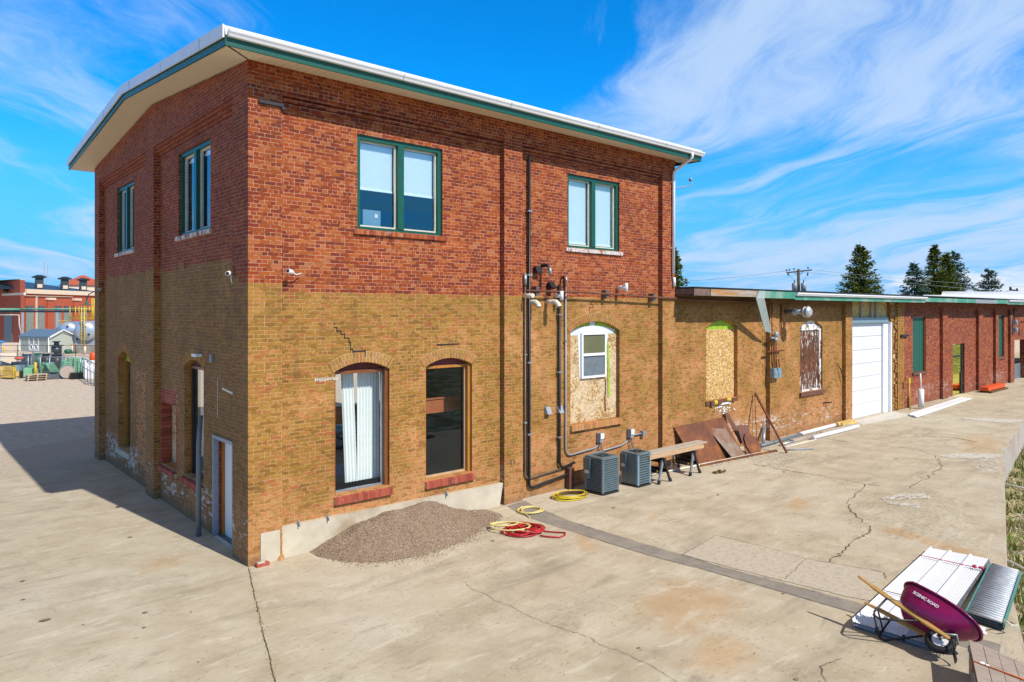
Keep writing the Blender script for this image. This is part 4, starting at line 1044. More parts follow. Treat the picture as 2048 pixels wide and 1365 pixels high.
mb = MB(); fbox(mb, MF, 39.0, 40.7, .22, .29, 2.1, 2.2); fbox(mb, MF, 40.7, 40.8, .20, .30, 0, 2.8); fbox(mb, MF, 40.8, 41.0, .30, .34, 0, 2.84); fbox(mb, MF, 40.55, 40.7, .19, .24, 0, 1.2); mb.build('frame', 'dark', dg)
mb = MB(); fbox(mb, MF, 51.3, 54.5, .55, .58, 0, 1.05); mb.build('gate', 'pipegrey', WR)
# shared low roof as one thing per wing
def eave(parent, segs, x0, x1):
    mb = MB(); mb.hexa([(x0, -.66, 5.37), (x1, -.66, 5.37), (x1, 14, 5.37), (x0, 14, 5.37), (x0, -.70, 5.425), (x1, -.70, 5.425), (x1, 14, 5.44), (x0, 14, 5.44)])
    r_ = mb.build('roof', 'roofdark', parent)
    mb = MB(); mb.box(x0, x1, -.64, .0, 5.185, 5.20); mb.build('soffit', 'joist', r_)
    for (a, b_, mname, top_, bot, out) in segs:
        mb = MB()
        if mname == 'gutter':
            mb.loft([[(x, -.67+p[0], 5.245+p[1]*.9) for p in gp_] for x in (a, b_)], sm=False); o = mb.build('gutter', 'gutter', r_)
            mb = MB(); mb.box(a, b_, -.67, -.64, 5.09, 5.244); mb.build('fascia', 'greenfade', r_)
        else:
            mb.box(a, b_, -.67-out, -.64, bot, top_); mb.build('fascia', mname, r_)
    return r_
r1 = eave(WS, [(14.0, 16.75, 'fascwood', 5.365, 5.16, .02), (16.75, 19.38, 'greenfade', 5.365, 5.13, .01), (19.38, 31.5, 'gutter', 0, 0, 0)], 13.14, 31.5)
mb = MB(); mb.box(13.14, 13.2, -.66, -.0, 5.17, 5.365); mb.box(13.14, 14.0, -.665, -.64, 5.16, 5.365); mb.build('fascia', 'fascdark', r1)
mb = MB()   # the bent flashing
for (a, b_) in (((16.75, -.70, 5.36), (18.05, -.05, 3.98)),):
    mb.hexa([(16.62, -.72, 5.12), (17.2, -.70, 5.12), (17.22, -.68, 5.10), (16.64, -.70, 5.10), (16.80, -.72, 5.37), (17.25, -.70, 5.37), (17.27, -.68, 5.37), (16.82, -.70, 5.37)])
    mb.hexa([(18.12, -.22, 3.98), (18.62, -.20, 3.90), (18.64, -.17, 3.90), (18.14, -.19, 3.98), (16.62, -.72, 5.12), (17.2, -.70, 5.12), (17.22, -.68, 5.12), (16.64, -.70, 5.12)])
mb.build('loose_flashing', pm('pale_sheet_metal', (.42, .50, .48), .45, .2, var=.15, scale=3), r1)
eave(WR, [(31.5, 32.3, 'gutter', 0, 0, 0), (32.3, 39.9, 'greenfade', 5.33, 5.13, .01), (39.9, 43.6, 'greymetal', 5.33, 5.12, .02), (43.6, 46.2, 'greenfade', 5.35, 5.13, .01), (46.2, 80, 'gutter', 0, 0, 0)], 31.505, 80)


# ---------------- white roofed building beyond
WB = thing('white_roofed_building', 'distant building with a low white metal roof behind the warehouse wing', 'building', (88, 16, 0))
def atw(px, dep, z=0.):
    u = (px-1024)/1407; return Vector((CAM.x+dep*(.6613+.7501*u), CAM.y+dep*(.7501-.6613*u), z))
mb = MB(); mb.prism([atw(1853, 81)[:2], atw(2200, 81)[:2], atw(2200, 95)[:2], atw(1870, 95)[:2]], 0, 5.5); mb.build('wall', 'cream', WB)
mb = MB()
mb.loft([[atw(1845, 80, 5.55), atw(2200, 80, 5.4), atw(2200, 86, 6.3), atw(1847, 86, 6.55)], [atw(1845, 80, 5.65), atw(2200, 80, 5.5), atw(2200, 86, 6.4), atw(1847, 86, 6.65)]], sm=False)
mb.loft([[atw(1883, 86, 6.3), atw(2200, 86, 6.2), atw(2200, 93, 7.1), atw(1885, 93, 7.15)], [atw(1883, 86, 6.75), atw(2200, 86, 6.6), atw(2200, 93, 7.2), atw(1885, 93, 7.25)]], sm=False)
rr_ = mb.build('roof', 'roofmetal', WB)

# ================================================================== THINGS ON THE WALLS
def pipe(pts, rad, name, mat, label, cat, group=None, seg=8, straps=(), strapmat='galv'):
    # rounded corners
    out = [Vector(pts[0])]
    for i in range(1, len(pts)-1):
        p, a, b_ = Vector(pts[i]), Vector(pts[i-1]), Vector(pts[i+1])
        r_ = min(.09, (a-p).length*.45, (b_-p).length*.45)
        q0 = p+(a-p).normalized()*r_; q1 = p+(b_-p).normalized()*r_
        for t in (0, .25, .5, .75, 1): out.append(q0*(1-t)**2+p*2*t*(1-t)+q1*t*t)
    out.append(Vector(pts[-1]))
    base = tuple(pts[-1])
    mb = MB(); mb.tube(out, rad, seg)
    if not straps: return one(mb, name, mat, label, cat, base, group)
    o = one(mb, name, mat, label, cat, base, group)
    for s_ in straps:
        mb = MB(); x, y, z = s_; mb.box(x-rad*1.8, x+rad*1.8, y-rad*1.3, y+rad, z-.02, z+.02); mb.build('strap', strapmat, o)
    return o
Yp = .10
pipe([(6.98, Yp, 5.36), (6.98, Yp, .60), (7.07, Yp, .48), (8.60, Yp, .58)], .022, 'conduit', 'conduit', 'thin grey-brown conduit running down beside the long black pipe left of the boarded window', 'conduit', 'conduits on the tall brick wall', straps=[(6.98, Yp, 3.6), (6.98, Yp, 1.9)])
pipe([(7.10, Yp-.02, 8.58), (7.10, Yp-.02, .30), (7.2, Yp-.02, .245), (8.50, Yp-.02, .385), (8.60, Yp-.02, .34), (8.60, Yp-.02, .05)], .036, 'drain_pipe', 'black', 'long black drain pipe running down the full height of the tall wall', 'pipe', straps=[(7.10, Yp-.02, 7.2), (7.10, Yp-.02, 5.6), (7.10, Yp-.02, 3.4), (7.10, Yp-.02, 1.6)])
pipe([(8.18, Yp-.02, 5.40), (8.18, Yp-.02, .70), (8.28, Yp-.02, .58), (8.75, Yp-.02, .66)], .034, 'drain_pipe', 'black', 'black pipe dropping just left of the boarded window with the small white sash', 'pipe', straps=[(8.18, Yp-.02, 4.6), (8.18, Yp-.02, 3.1), (8.18, Yp-.02, 1.4)])
pipe([(8.43, Yp, 5.38), (8.43, Yp, 1.02), (8.55, Yp, .87), (9.55, Yp, .93), (9.72, Yp, 1.0), (9.76, Yp, 1.08)], .022, 'conduit', 'greymetal', 'grey conduit beside the boarded window that sweeps up to the left switch box', 'conduit', 'conduits on the tall brick wall', straps=[(8.43, Yp, 3.9), (8.43, Yp, 2.2)])
pipe([(9.4, Yp+.01, .78), (10.7, Yp+.01, .86), (11.0, Yp+.01, .95), (11.07, Yp+.01, 1.06)], .022, 'conduit', 'greymetal', 'grey conduit sweeping up to the right switch box behind the second air conditioner', 'conduit', 'conduits on the tall brick wall')
hp = pipe([(6.86, -.06, 5.20), (9.0, -.06, 5.19), (12.4, -.06, 5.09), (14.0, -.05, 5.05), (18.2, -.05, 5.0)], .026, 'gas_pipe', 'rustbrown', 'rusty horizontal pipe along the wall where red brick turns golden', 'pipe')
for x, z in ((7.3, 5.2), (9.95, 5.16), (12.05, 5.10)):
    mb = MB(); mb.box(x-.06, x+.06, -.03, .15, z-.13, z+.11); mb.box(x-.09, x+.09, -.05, -.03, z-.03, z+.03); mb.build('bracket', 'conduit', hp)
mb = MB(); mb.cyl((6.98, Yp, 5.33), (6.98, Yp, 5.62), .045); one(mb, 'conduit_fitting', 'galv', 'grey metal weatherhead on top of the thin conduit beside the black pipe', 'fitting', (6.98, Yp, 5.4))
mb = MB(); mb.cyl((8.43, Yp, 5.36), (8.43, Yp, 5.60), .045); one(mb, 'conduit_fitting', 'galv', 'grey metal weatherhead above the conduit right beside the boarded window', 'fitting', (8.43, Yp, 5.4))
mb = MB(); mb.tube([(8.30, .13, 5.55), (8.30, .02, 5.6), (8.30, -.02, 5.5), (8.31, .03, 5.2), (8.38, .08, 5.16)], .03); one(mb, 'pipe_stub', 'rustred', 'short rusty looped pipe stub above the middle black pipe', 'pipe', (8.30, .1, 5.4))
# vents and pipes through the wall
mb = MB(); mb.box(7.30, 7.47, .08, .14, 5.66, 5.82); mb.hexa([(7.29, -.02, 5.66), (7.48, -.02, 5.66), (7.48, .08, 5.64), (7.29, .08, 5.64), (7.29, .05, 5.83), (7.48, .05, 5.83), (7.48, .08, 5.83), (7.29, .08, 5.83)])
one(mb, 'wall_vent', 'black', 'small square black wall vent below the right upstairs window', 'vent', (7.38, .1, 5.7), 'black wall vents')
mb = MB(); mb.box(7.78, 7.93, .08, .14, 5.26, 5.42); mb.hexa([(7.76, -.06, 5.30), (7.95, -.06, 5.28), (7.95, .08, 5.25), (7.76, .08, 5.25), (7.76, .06, 5.46), (7.95, .06, 5.44), (7.95, .08, 5.45), (7.76, .08, 5.46)])
one(mb, 'wall_vent', 'black', 'tilted black wall vent hood just above the gold brick line', 'vent', (7.85, .1, 5.35), 'black wall vents')
v_ = thing('exhaust_pipe', 'curved exhaust pipe, black elbow and silver end, below the right upstairs window', 'pipe', (7.62, .15, 5.8))
mb = MB(); mb.tube([(7.59, .17, 5.84), (7.59, .02, 5.86), (7.59, -.07, 5.85), (7.59, -.13, 5.80)], .045, 10); mb.build('elbow', 'black', v_)
mb = MB(); mb.tube([(7.59, -.13, 5.80), (7.59, -.17, 5.72), (7.59, -.18, 5.61)], .046, 10); mb.build('outlet', 'galv', v_)
def whitevent(x, z, L, bend, label, y0=.15, old=True):
    v_ = thing('vent_pipe', label, 'vent pipe', (x, y0, z), group='white vent pipes on the tall wall')
    m_ = 'pvcold' if old else 'pvc'
    mb = MB(); mb.tube([(x, y0, z), (x, y0-L, z)], .058, 10); mb.build('pipe', m_, v_)
    if bend == 'elbow':
        mb = MB(); mb.tube([(x, y0-L, z), (x+.01, y0-L-.09, z-.01), (x+.02, y0-L-.17, z-.08), (x+.02, y0-L-.19, z-.13)], .068, 10, caps=False); mb.build('elbow', m_, v_)
        mb = MB(); mb.cyl((x+.02, y0-L-.188, z-.115), (x+.02, y0-L-.19, z-.12), .055); mb.build('opening', 'dark', v_)
    elif bend == 'tee':
        mb = MB(); mb.tube([(x, y0-L, z-.12), (x, y0-L, z+.12)], .05, 10); mb.build('tee', 'pvc', v_)
    return v_
whitevent(6.84, 5.07, .34, None, 'short straight white vent pipe crossing the black pipe at the gold brick line', -.0)
whitevent(7.19, 4.92, .12, 'elbow', 'stubby white elbow vent pipe just right of the long black pipe')
whitevent(7.76, 4.93, .26, 'elbow', 'longer white elbow vent pipe with rust stain above it', .15)
whitevent(8.08, 5.09, .24, 'tee', 'white tee-ended vent pipe in front of the middle black pipe', .15, False)
whitevent(10.56, 5.355, .34, 'tee', 'lone white tee-ended vent pipe under the right upstairs window', .15, False)
mb = MB(); mb.quad([(7.68, .143, 5.09), (7.86, .143, 5.09), (7.84, .143, 5.0), (7.78, .143, 4.97), (7.71, .143, 5.0)]); one(mb, 'rust_stain', 'rust', 'rust-brown stain on the wall above the longer elbow vent', 'stain', (7.9, .14, 5.05))
for k, (x, y, l_) in enumerate(((7.78, 2.14, 'small grey vent cover left of the middle black pipe, at window sill height'), (8.22, 2.13, 'small grey vent cover right of the middle black pipe, at window sill height'))):
    mb = MB(); mb.box(x-.09, x+.09, .12, .145, y-.11, y+.09); mb.hexa([(x-.08, .02, y-.1), (x+.08, .02, y-.1), (x+.08, .12, y-.1), (x-.08, .12, y-.1), (x-.08, .10, y+.08), (x+.08, .10, y+.08), (x+.08, .12, y+.08), (x-.08, .12, y+.08)])
    one(mb, 'vent_cover', 'greymetal', l_, 'vent', (x, .13, y), 'small grey vent covers')
def camera_(loc, dirv, label, cable):
    t = thing('security_camera', label, 'camera', loc, group='security cameras on the walls')
    p = Vector(loc); d = Vector(dirv).normalized()
    mb = MB(); mb.cyl(p, p+Vector(d)*.0+Vector((dirv[3] if len(dirv) > 3 else 0, 0, 0))+d*.001, .01); 
    mb = MB(); mb.tube([p, p+d*.02, p+d*.16], [.03, .045, .042], 10); mb.build('body', 'pvc', t)
    mb = MB(); mb.cyl(p+d*.16, p+d*.162, .034); mb.build('lens', 'dark', t)
    mb = MB(); mb.tube([p, p+Vector(cable)*.4+Vector((0, 0, -.04)), p+Vector(cable)], .012, 6); mb.build('mount', 'pvc', t)
camera_((.84, -.04, 5.43), (-.8, -.5, .15), 'white security camera with a cable on the long wall near the building corner', (.22, .10, -.0))
camera_((-.06, .72, 5.42), (-.5, -.6, -.1), 'small white camera with dangling cable high on the gable wall near the corner', (.05, .04, -.2))
camera_((-.08, 11.76, 5.36), (-.5, -.7, -.2), 'small dark-ended camera on the far end of the gable wall', (.07, .12, .05))
mb = MB(); mb.box(.02, .145, 3.02, 3.32, 3.70, 3.76); one(mb, 'wall_light', 'white', 'thin white strip light above the tall gable window', 'light', (.1, 3.2, 3.7))
mb = MB(); mb.box(.09, .145, 2.28, 2.36, 3.62, 3.78); one(mb, 'junction_box', 'greymetal', 'small grey box on the gable wall right of the tall window arch', 'box', (.1, 2.3, 3.7))
mb = MB(); mb.quad([ML(1.75, .143, 3.14), ML(1.15, .143, 3.09), ML(1.15, .143, 3.04), ML(1.78, .143, 3.10)]); mb.quad([ML(2.02, .143, 3.3), ML(2.04, .143, 3.3), ML(2.04, .143, 2.5), ML(2.02, .143, 2.5)])
mb.build('plaster_scar', 'pvcold', BB)
# leaning grey pole at gable
mb = MB(); mb.tube([(-.10, 2.46, 0), (-.08, 2.50, 1.9), (-.02, 2.56, 2.5)], [.055, .05, .045], 10); one(mb, 'steel_pole', 'pipegrey', 'grey steel pole leaning against the gable wall between window and door', 'pole', (-.1, 2.46, 0))
# switch boxes
for k, (x, z, l_) in enumerate(((9.76, 1.20, 'grey electrical switch box above the left air conditioner'), (11.07, 1.17, 'grey electrical switch box above the right air conditioner'))):
    t = thing('switch_box', l_, 'switch box', (x, .15, z), group='electrical switch boxes on the wall')
    mb = MB(); mb.box(x-.075, x+.075, .0, .145, z-.13, z+.13); mb.build('box', 'greymetal', t, bevel=.008)
    mb = MB(); mb.box(x-.07, x+.07, -.016, -.002, z-.02, z+.125); mb.build('cover', 'white', t)
    mb = MB()
    for q in (.0, .05): mb.tube([(x+q-.02, .07, z-.13), (x+q, .05, z-.28), (x+q*.6, -.05, z-.42), (x+q-.02, -.2, z-.5)], .013, 6)
    mb.build('whip', 'conduit', t)
pipe([(11.15, .1, 1.10), (11.62, .1, 1.10)], .025, 'conduit', 'greymetal', 'short level grey conduit right of the right switch box', 'conduit', 'conduits on the tall brick wall')
mb = MB(); mb.box(11.60, 11.74, .03, .145, 1.03, 1.17); one(mb, 'junction_box', 'galv', 'small galvanised junction box at the end of the short level conduit', 'box', (11.67, .1, 1.1))

# satellite dish on the end wall
t = thing('satellite_dish', 'grey satellite dish on the end wall near the downspout', 'satellite dish', (13.12, .9, 8.9))
mb = MB(); rings = []
for k in range(6):
    r_ = .06+.30*k/5; dpt = .10*(k/5)**2
    rings.append([Vector((13.42, .80, 8.95))+Vector((1, -.2, .1)).normalized()*dpt+Vector((-.2, -1, 0)).normalized()*r_*math.cos(a*math.pi/10)*.8+Vector((-.1, 0, 1)).normalized()*r_*math.sin(a*math.pi/10)*1.25 for a in range(20)])
mb.loft(rings, cap1=False); mb.build('dish', 'dark', t)
mb = MB(); mb.tube([(13.4, .80, 8.55), (13.9, .5, 8.62), (14.35, .25, 8.72), (14.38, .23, 8.86)], .018, 6); mb.build('arm', 'greymetal', t)
mb = MB(); mb.ball((14.30, .25, 8.90), .06); mb.build('receiver', 'greymetal', t)
mb = MB(); mb.tube([(13.1, .9, 8.8), (13.4, .82, 8.9)], .025, 6); mb.build('mount', 'greymetal', t)

# ---- gas meters by the thin pier
t = thing('gas_meter_set', 'grey gas meters and regulator with dark pipes on the pier of the golden wing', 'gas meter', (18.9, 0, 2.4))
mb = MB()
for x in (18.93, 19.22): mb.box(x-.13, x+.13, -.20, -.02, 2.28, 2.55); mb.tube([(x, -.21, 2.46), (x, -.17, 2.46)], .09, 12); mb.box(x-.11, x+.11, -.18, -.03, 2.55, 2.63)
mb.build('meter', 'aclight', t, bevel=.01)
mb = MB()
for x, top_ in ((18.86, 5.0), (19.03, 3.7), (19.16, 3.7), (19.33, 2.95)): mb.tube([(x, -.10, 2.6), (x, -.10, 2.78), (x-.05, -.10, 2.9), (x-.05, -.10, top_)], .022, 6)
mb.box(18.5, 19.75, -.10, -.05, 3.22, 3.26)
mb.tube([(18.81, -.10, 4.95), (18.78, -.08, 5.06), (18.4, -.05, 5.1)], .022, 6)
mb.build('pipe', 'rustred', t)
mb = MB(); mb.ball((19.06, -.14, 3.84), .12, .08, .12); mb.ball((19.0, -.16, 3.66), .11, .07, .09); mb.box(18.7, 18.95, -.14, -.05, 3.70, 3.76); mb.build('regulator', 'greymetal', t)
mb = MB()
for q in range(9): mb.box(18.62-.01, 18.66, -.006, .01, 2.6+q*.25, 2.68+q*.25)
mb.build('cable_clip', 'dark', t)
pipe([(19.86, .10, 4.93), (19.86, .10, 3.82), (19.45, .02, 3.78), (19.2, -.05, 3.8)], .022, 'gas_pipe', 'rustred', 'thin dark pipe dropping under the eave left of the silver flue and joining the regulator', 'pipe')
# silver flue
t = thing('flue_pipe', 'silver metal flue sticking straight out from the golden wall with double round cap', 'flue', (20.3, .15, 4.66))
mb = MB(); mb.tube([(20.25, .16, 4.66), (20.25, -.52, 4.66)], .085, 12); mb.build('pipe', 'galv', t)
mb = MB()
for y, r_ in ((-.18, .14), (-.21, .14)): mb.tube([(20.25, y, 4.66), (20.25, y-.03, 4.66)], r_, 14)
mb.build('collar', 'galv', t)
mb = MB(); mb.tube([(20.25, -.52, 4.66), (20.25, -.60, 4.66), (20.25, -.64, 4.66)], [.10, .20, .20], 16); mb.tube([(20.25, -.72, 4.66), (20.25, -.76, 4.66), (20.25, -.84, 4.66)], [.21, .21, .12], 16); mb.tube([(20.25, -.62, 4.66), (20.25, -.74, 4.66)], .10, 12)
mb.build('cap', pm('bright_steel', (.62, .63, .65), .35, .5, var=.1), t)
mb = MB(); mb.tube([(24.6, .1, 2.5), (24.8, .05, 2.2), (25.05, .0, 1.7)], .02, 6); one(mb, 'loose_cable', 'dark', 'dark bent cable at the pier left of the garage door', 'cable', (24.8, .05, 2.2))
mb = MB(); mb.tube([(23.6, .14, .98), (23.6, -.02, .98), (23.7, -.04, 1.0)], .03, 6); mb.tube([(23.4, .14, .96), (23.4, .04, 1.0)], .03, 6); one(mb, 'wall_spigot', 'dark', 'small dark spigot low on the golden wall right of the rusty boarded window', 'spigot', (23.5, .1, 1.0))
mb = MB(); mb.box(31.0, 31.9, -.10, -.03, 3.46, 3.56); one(mb, 'wall_bracket', 'dark', 'dark iron bracket at the corner between golden and red brick', 'bracket', (31.4, 0, 3.5))
# electrical on red wall
t = thing('electric_meter', 'electric meters with conduit beside the far green window board', 'electric meter', (49.9, 0, 3.6))
mb = MB()
for z in (3.95, 3.45): mb.box(50.0, 50.35, -.2, -.01, z-.17, z+.17); mb.tube([(50.17, -.26, z), (50.17, -.2, z)], .13, 12)
mb.build('meter', 'greymetal', t)
mb = MB(); mb.tube([(50.17, -.08, 4.1), (50.17, -.08, 4.9)], .04, 6); mb.tube([(49.55, .02, 4.7), (49.55, .02, 2.9)], .03, 6); mb.build('conduit', 'dark', t)
t = thing('flood_light', 'grey flood lamp on the red wall above the far dark opening', 'lamp', (52.6, 0, 3.95)); mb = MB(); mb.tube([(52.5, .1, 3.95), (52.5, -.35, 3.9)], .04, 6); mb.build('arm', 'dark', t)
mb = MB(); mb.ball((52.5, -.45, 3.85), .22, .18, .14); mb.build('head', 'galv', t)

# ================================================================== THINGS ALONG THE WALL
def roundrect(cx, cy, hx, hy, r_, n=4):
    out = []
    for (sx, sy, a0) in ((1, 1, 0), (-1, 1, 90), (-1, -1, 180), (1, -1, 270)):
        for k in range(n+1):
            a = R(a0+90*k/n); out.append((cx+sx*(hx-r_)+r_*math.cos(a), cy+sy*(hy-r_)+r_*math.sin(a)))
    return out
def ac_unit(x0, x1, y0, y1, zt, label, main, variant):
    cx, cy, hx, hy = (x0+x1)/2, (y0+y1)/2, (x1-x0)/2, (y1-y0)/2
    t = thing('air_conditioner', label, 'air conditioner', (cx, cy, 0), group='outdoor air conditioning units')
    mb = MB(); mb.prism(roundrect(cx, cy, hx+.02, hy+.02, .07), 0.0, .05); mb.build('base', 'dark', t)
    mb = MB(); mb.prism(roundrect(cx, cy, hx-.035, hy-.035, .06), .05, zt-.05); mb.build('coil', 'acdark', t)
    mb = MB(); n = 15 if variant == 0 else 12
    for k in range(n):
        z = .09+(zt-.19)*k/(n-1)
        a = roundrect(cx, cy, hx, hy, .07); b_ = roundrect(cx, cy, hx-.035, hy-.035, .05)
        mb.loft([[(p[0], p[1], z+.022) for p in b_], [(p[0], p[1], z+.006) for p in a], [(p[0], p[1], z-.014) for p in a], [(p[0], p[1], z-.014) for p in b_]], cap0=False, cap1=False, sm=False)
    mb.build('louvre', main, t)
    for (sx, sy) in ((1, 1), (-1, 1), (-1, -1), (1, -1)):
        mb = MB(); mb.prism(roundrect(cx+sx*(hx-.03), cy+sy*(hy-.03), .038, .038, .03), .05, zt-.05)
        mb.build('corner_post', 'aclight' if variant else main, t)
    if variant == 1: mb = MB(); mb.box(x0-.008, x0+.02, y0+.05, y1-.05, .06, zt-.06); mb.build('side_panel', main, t)
    mb = MB()
    mb.loft([[(p[0], p[1], z) for p in roundrect(cx, cy, hx+q, hy+q, .08)] for z, q in ((zt-.06, .012), (zt-.015, .012), (zt, -.01))], cap1=False, sm=False)
    ri = min(hx, hy)*.80
    ri1 = roundrect(cx, cy, hx-.01, hy-.01, .08); m_ = len(ri1); ang = [math.atan2(p[1]-cy, p[0]-cx) for p in ri1]
    ringi = [(cx+ri*math.cos(a), cy+ri*math.sin(a), zt-.0) for a in ang]; ring2 = [(cx+ri*.98*math.cos(a), cy+ri*.98*math.sin(a), zt-.07) for a in ang]
    mb.loft([[(p[0], p[1], zt) for p in ri1], ringi, ring2], cap0=False, cap1=True)
    mb.build('top_panel', main, t)
    mb = MB()
    for k in range(7):
        r_ = ri*(k+1)/7.4; mb.tube([(cx+r_*math.cos(a*math.pi/12), cy+r_*math.sin(a*math.pi/12), zt-.004) for a in range(24)], .004, 5, closed=True)
    for k in range(8): mb.tube([(cx, cy, zt), (cx+ri*math.cos(k*math.pi/4), cy+ri*math.sin(k*math.pi/4), zt)], .004, 5)
    mb.tube([(cx, cy, zt-.05), (cx, cy, zt+.005)], .08, 12)
    mb.build('fan_guard', 'black' if variant else 'acdark', t)
    mb = MB(); mb.box(x0-.05, x0-.0, cy+.08, y1+.01, .36, zt-.05)
    mb.build('control_box', main, t, bevel=.01)
    mb = MB(); mb.box(x0-.056, x0-.05, cy+.12, y1-.05, .50, .58); mb.build('label_plate', 'pvcold', t)
    return t
ac_unit(8.64, 9.28, -1.0, -.38, .95, 'blue-grey air conditioning unit with curved louvres, nearer the yellow hose coil', 'acgrey', 0)
ac_unit(9.96, 10.52, -1.08, -.50, .90, 'smaller blue-grey air conditioning unit next to the sawhorse table', 'acgrey', 1)
mb = MB(); mb.box(8.45, 8.62, -.02, .1, 0, .55); one(mb, 'duct_cover', 'rustbrown', 'rusty shaded duct box behind the left air conditioner', 'duct', (8.5, 0, 0))

def sawhorse():
    t = thing('sawhorse', 'x', 'sawhorse', (0, 0, 0), group='folding sawhorses under the timber beams')
    mb = MB(); mb.box(-.055, .055, -.36, .36, .60, .68); mb.box(-.03, .03, -.36, .36, .53, .60); mb.build('top_beam', 'black', t, local=True, bevel=.008)
    for sy in (-1, 1):
        for sx in (-1, 1):
            mb = MB(); mb.hexa([(sx*.26-.035, sy*.34-.02, 0), (sx*.26+.035, sy*.34-.02, 0), (sx*.26+.035, sy*.34+.02, 0), (sx*.26-.035, sy*.34+.02, 0), (sx*.03-.035, sy*.30-.02, .62), (sx*.03+.035, sy*.30-.02, .62), (sx*.03+.035, sy*.30+.02, .62), (sx*.03-.035, sy*.30+.02, .62)])
            mb.build('leg', 'galv' if sx < 0 else 'black', t, local=True)
            mb = MB(); mb.hexa([(sx*.272-.045, sy*.345-.028, 0), (sx*.272+.045, sy*.345-.028, 0), (sx*.272+.045, sy*.345+.028, 0), (sx*.272-.045, sy*.345+.028, 0), (sx*.235-.04, sy*.338-.026, .10), (sx*.235+.04, sy*.338-.026, .10), (sx*.235+.04, sy*.338+.026, .10), (sx*.235-.04, sy*.338+.026, .10)])
            mb.build('foot', 'black', t, local=True)
    mb = MB(); mb.box(-.16, -.13, -.30, .30, .26, .36); mb.box(.13, .16, -.30, .30, .26, .36); mb.box(-.13, .13, -.28, .28, .27, .29); mb.build('shelf', 'black', t, local=True)
    mb = MB()
    for y in (-.22, .22): mb.tube([(-.162, y, .31), (-.175, y, .31)], .028, 10)
    mb.build('knob', 'yellow', t, local=True)
    return t
def dup(root, loc, rz_, label):
    r_ = root.copy(); COL.objects.link(r_); r_.location = loc; r_.rotation_euler = (0, 0, rz_); r_['label'] = label
    for c_ in list(root.children):
        d_ = c_.copy(); COL.objects.link(d_); d_.parent = r_
        for g_ in c_.children:
            e_ = g_.copy(); COL.objects.link(e_); e_.parent = d_
    return r_
s1 = sawhorse(); s1.location = (10.93, -.88, 0); s1['label'] = 'black and silver folding sawhorse beside the smaller air conditioner'
dup(s1, (12.38, -.86, 0), .06, 'black and silver folding sawhorse in front of the rusted steel sheet')
BP = Vector((11.6, -.9, .68))
for k, (y0, y1, z0, z1, x0, x1, m_, l_) in enumerate(((-1.12, -.92, .68, .78, 10.42, 12.95, 'plankend', 'yellowish timber beam on the sawhorses, side facing the yard'), (-.91, -.60, .68, .76, 10.35, 13.1, 'plank', 'wide weathered grey plank on the sawhorses next to the wall'), (-1.06, -.72, .785, .82, 10.55, 13.25, 'plank', 'thin bleached grey board lying on top of the timber stack on the sawhorses'))):
    mb = MB(); j = random.uniform(-.02, .02); mb.hexa([(x0, y0, z0), (x1, y0+j, z0), (x1, y1+j, z0), (x0, y1, z0), (x0, y0, z1), (x1, y0+j, z1), (x1, y1+j, z1), (x0, y1, z1)])
    one(mb, 'timber_beam', m_, l_, 'timber', ((x0+x1)/2, (y0+y1)/2, z0), 'timbers lying across the sawhorses')

# leaning steel
def plate(p, th, name, m_, label, nrm=(0, -1, .3)):
    n = Vector(nrm).normalized()*th; p = [Vector(q) for q in p]; mb = MB()
    mb.loft([p, [q+n for q in p]], sm=False)
    return one(mb, name, m_, label, 'steel sheet', tuple(sum(p, Vector())/len(p)), 'steel plates leaning on the golden wall')
plate([(13.45, -.55, .0), (15.85, -.60, .0), (15.95, -.58, .12), (15.75, -.02, 1.18), (13.02, -.02, 1.14)], .012, 'steel_plate', 'rust', 'largest rusted orange-brown steel sheet leaning on the wall')
plate([(15.05, -.80, .02), (15.75, -.86, .02), (15.45, -.28, .86), (14.72, -.10, .93)], .01, 'steel_plate', 'rustgrey', 'part grey, part rusted steel strip leaning in front of the largest sheet', (0, -1, .6))
plate([(15.80, -.85, .05), (16.25, -.85, .05), (16.65, -.40, .86), (16.1, -.3, .90)], .01, 'steel_plate', 'rustbrown', 'purple-brown steel plate standing behind the round-cornered one', (0, -1, .5))
pc = [(16.28+.36*math.cos(a*math.pi/8), -.86+.22*math.sin(a*math.pi/8)+.16, .30+.34*math.sin(a*math.pi/8)) for a in range(-6, 6)]
plate([(16.02, -.93, .02), (16.6, -.90, .02), (16.72, -.82, .25), (16.62, -.68, .50), (16.42, -.58, .63), (16.2, -.55, .66), (16.02, -.63, .52), (15.93, -.75, .3)], .012, 'steel_plate', 'rust', 'small rounded rusty plate at the right end of the leaning steel', (0, -1, .5))
plate([(16.35, -.30, .25), (16.68, -.30, .25), (16.2, .08, 1.28), (15.98, .08, 1.30)], .01, 'steel_plate', 'rustbrown', 'narrow tall brown steel offcut rising behind the other plates')
mb = MB(); mb.bar((13.4, -.72, .03), (17.25, -1.10, .04), .07, .05); one(mb, 'steel_bar', 'rust', 'long rusty angle bar on the ground in front of the leaning plates', 'steel bar', (15.3, -.9, 0))
mb = MB(); mb.bar((17.95, .07, 1.80), (17.18, -1.50, .03), .055, .055); one(mb, 'steel_bar', 'rustred', 'rusty square bar leaning diagonally against the pier', 'steel bar', (17.18, -1.5, 0))
mb = MB(); mb.tube([(17.95, .08, 1.75), (17.93, .0, .05)], .014, 6); one(mb, 'steel_rod', 'rustbrown', 'thin upright rod hanging down from the top of the diagonal bar', 'rod', (17.9, 0, 0))
mb = MB(); mb.tube([(18.55, .05, .55), (18.05, -.18, 0)], .06, 10); one(mb, 'steel_pipe', 'galv', 'short galvanised pipe leaning in the corner of the pier', 'pipe', (18.05, -.18, 0))
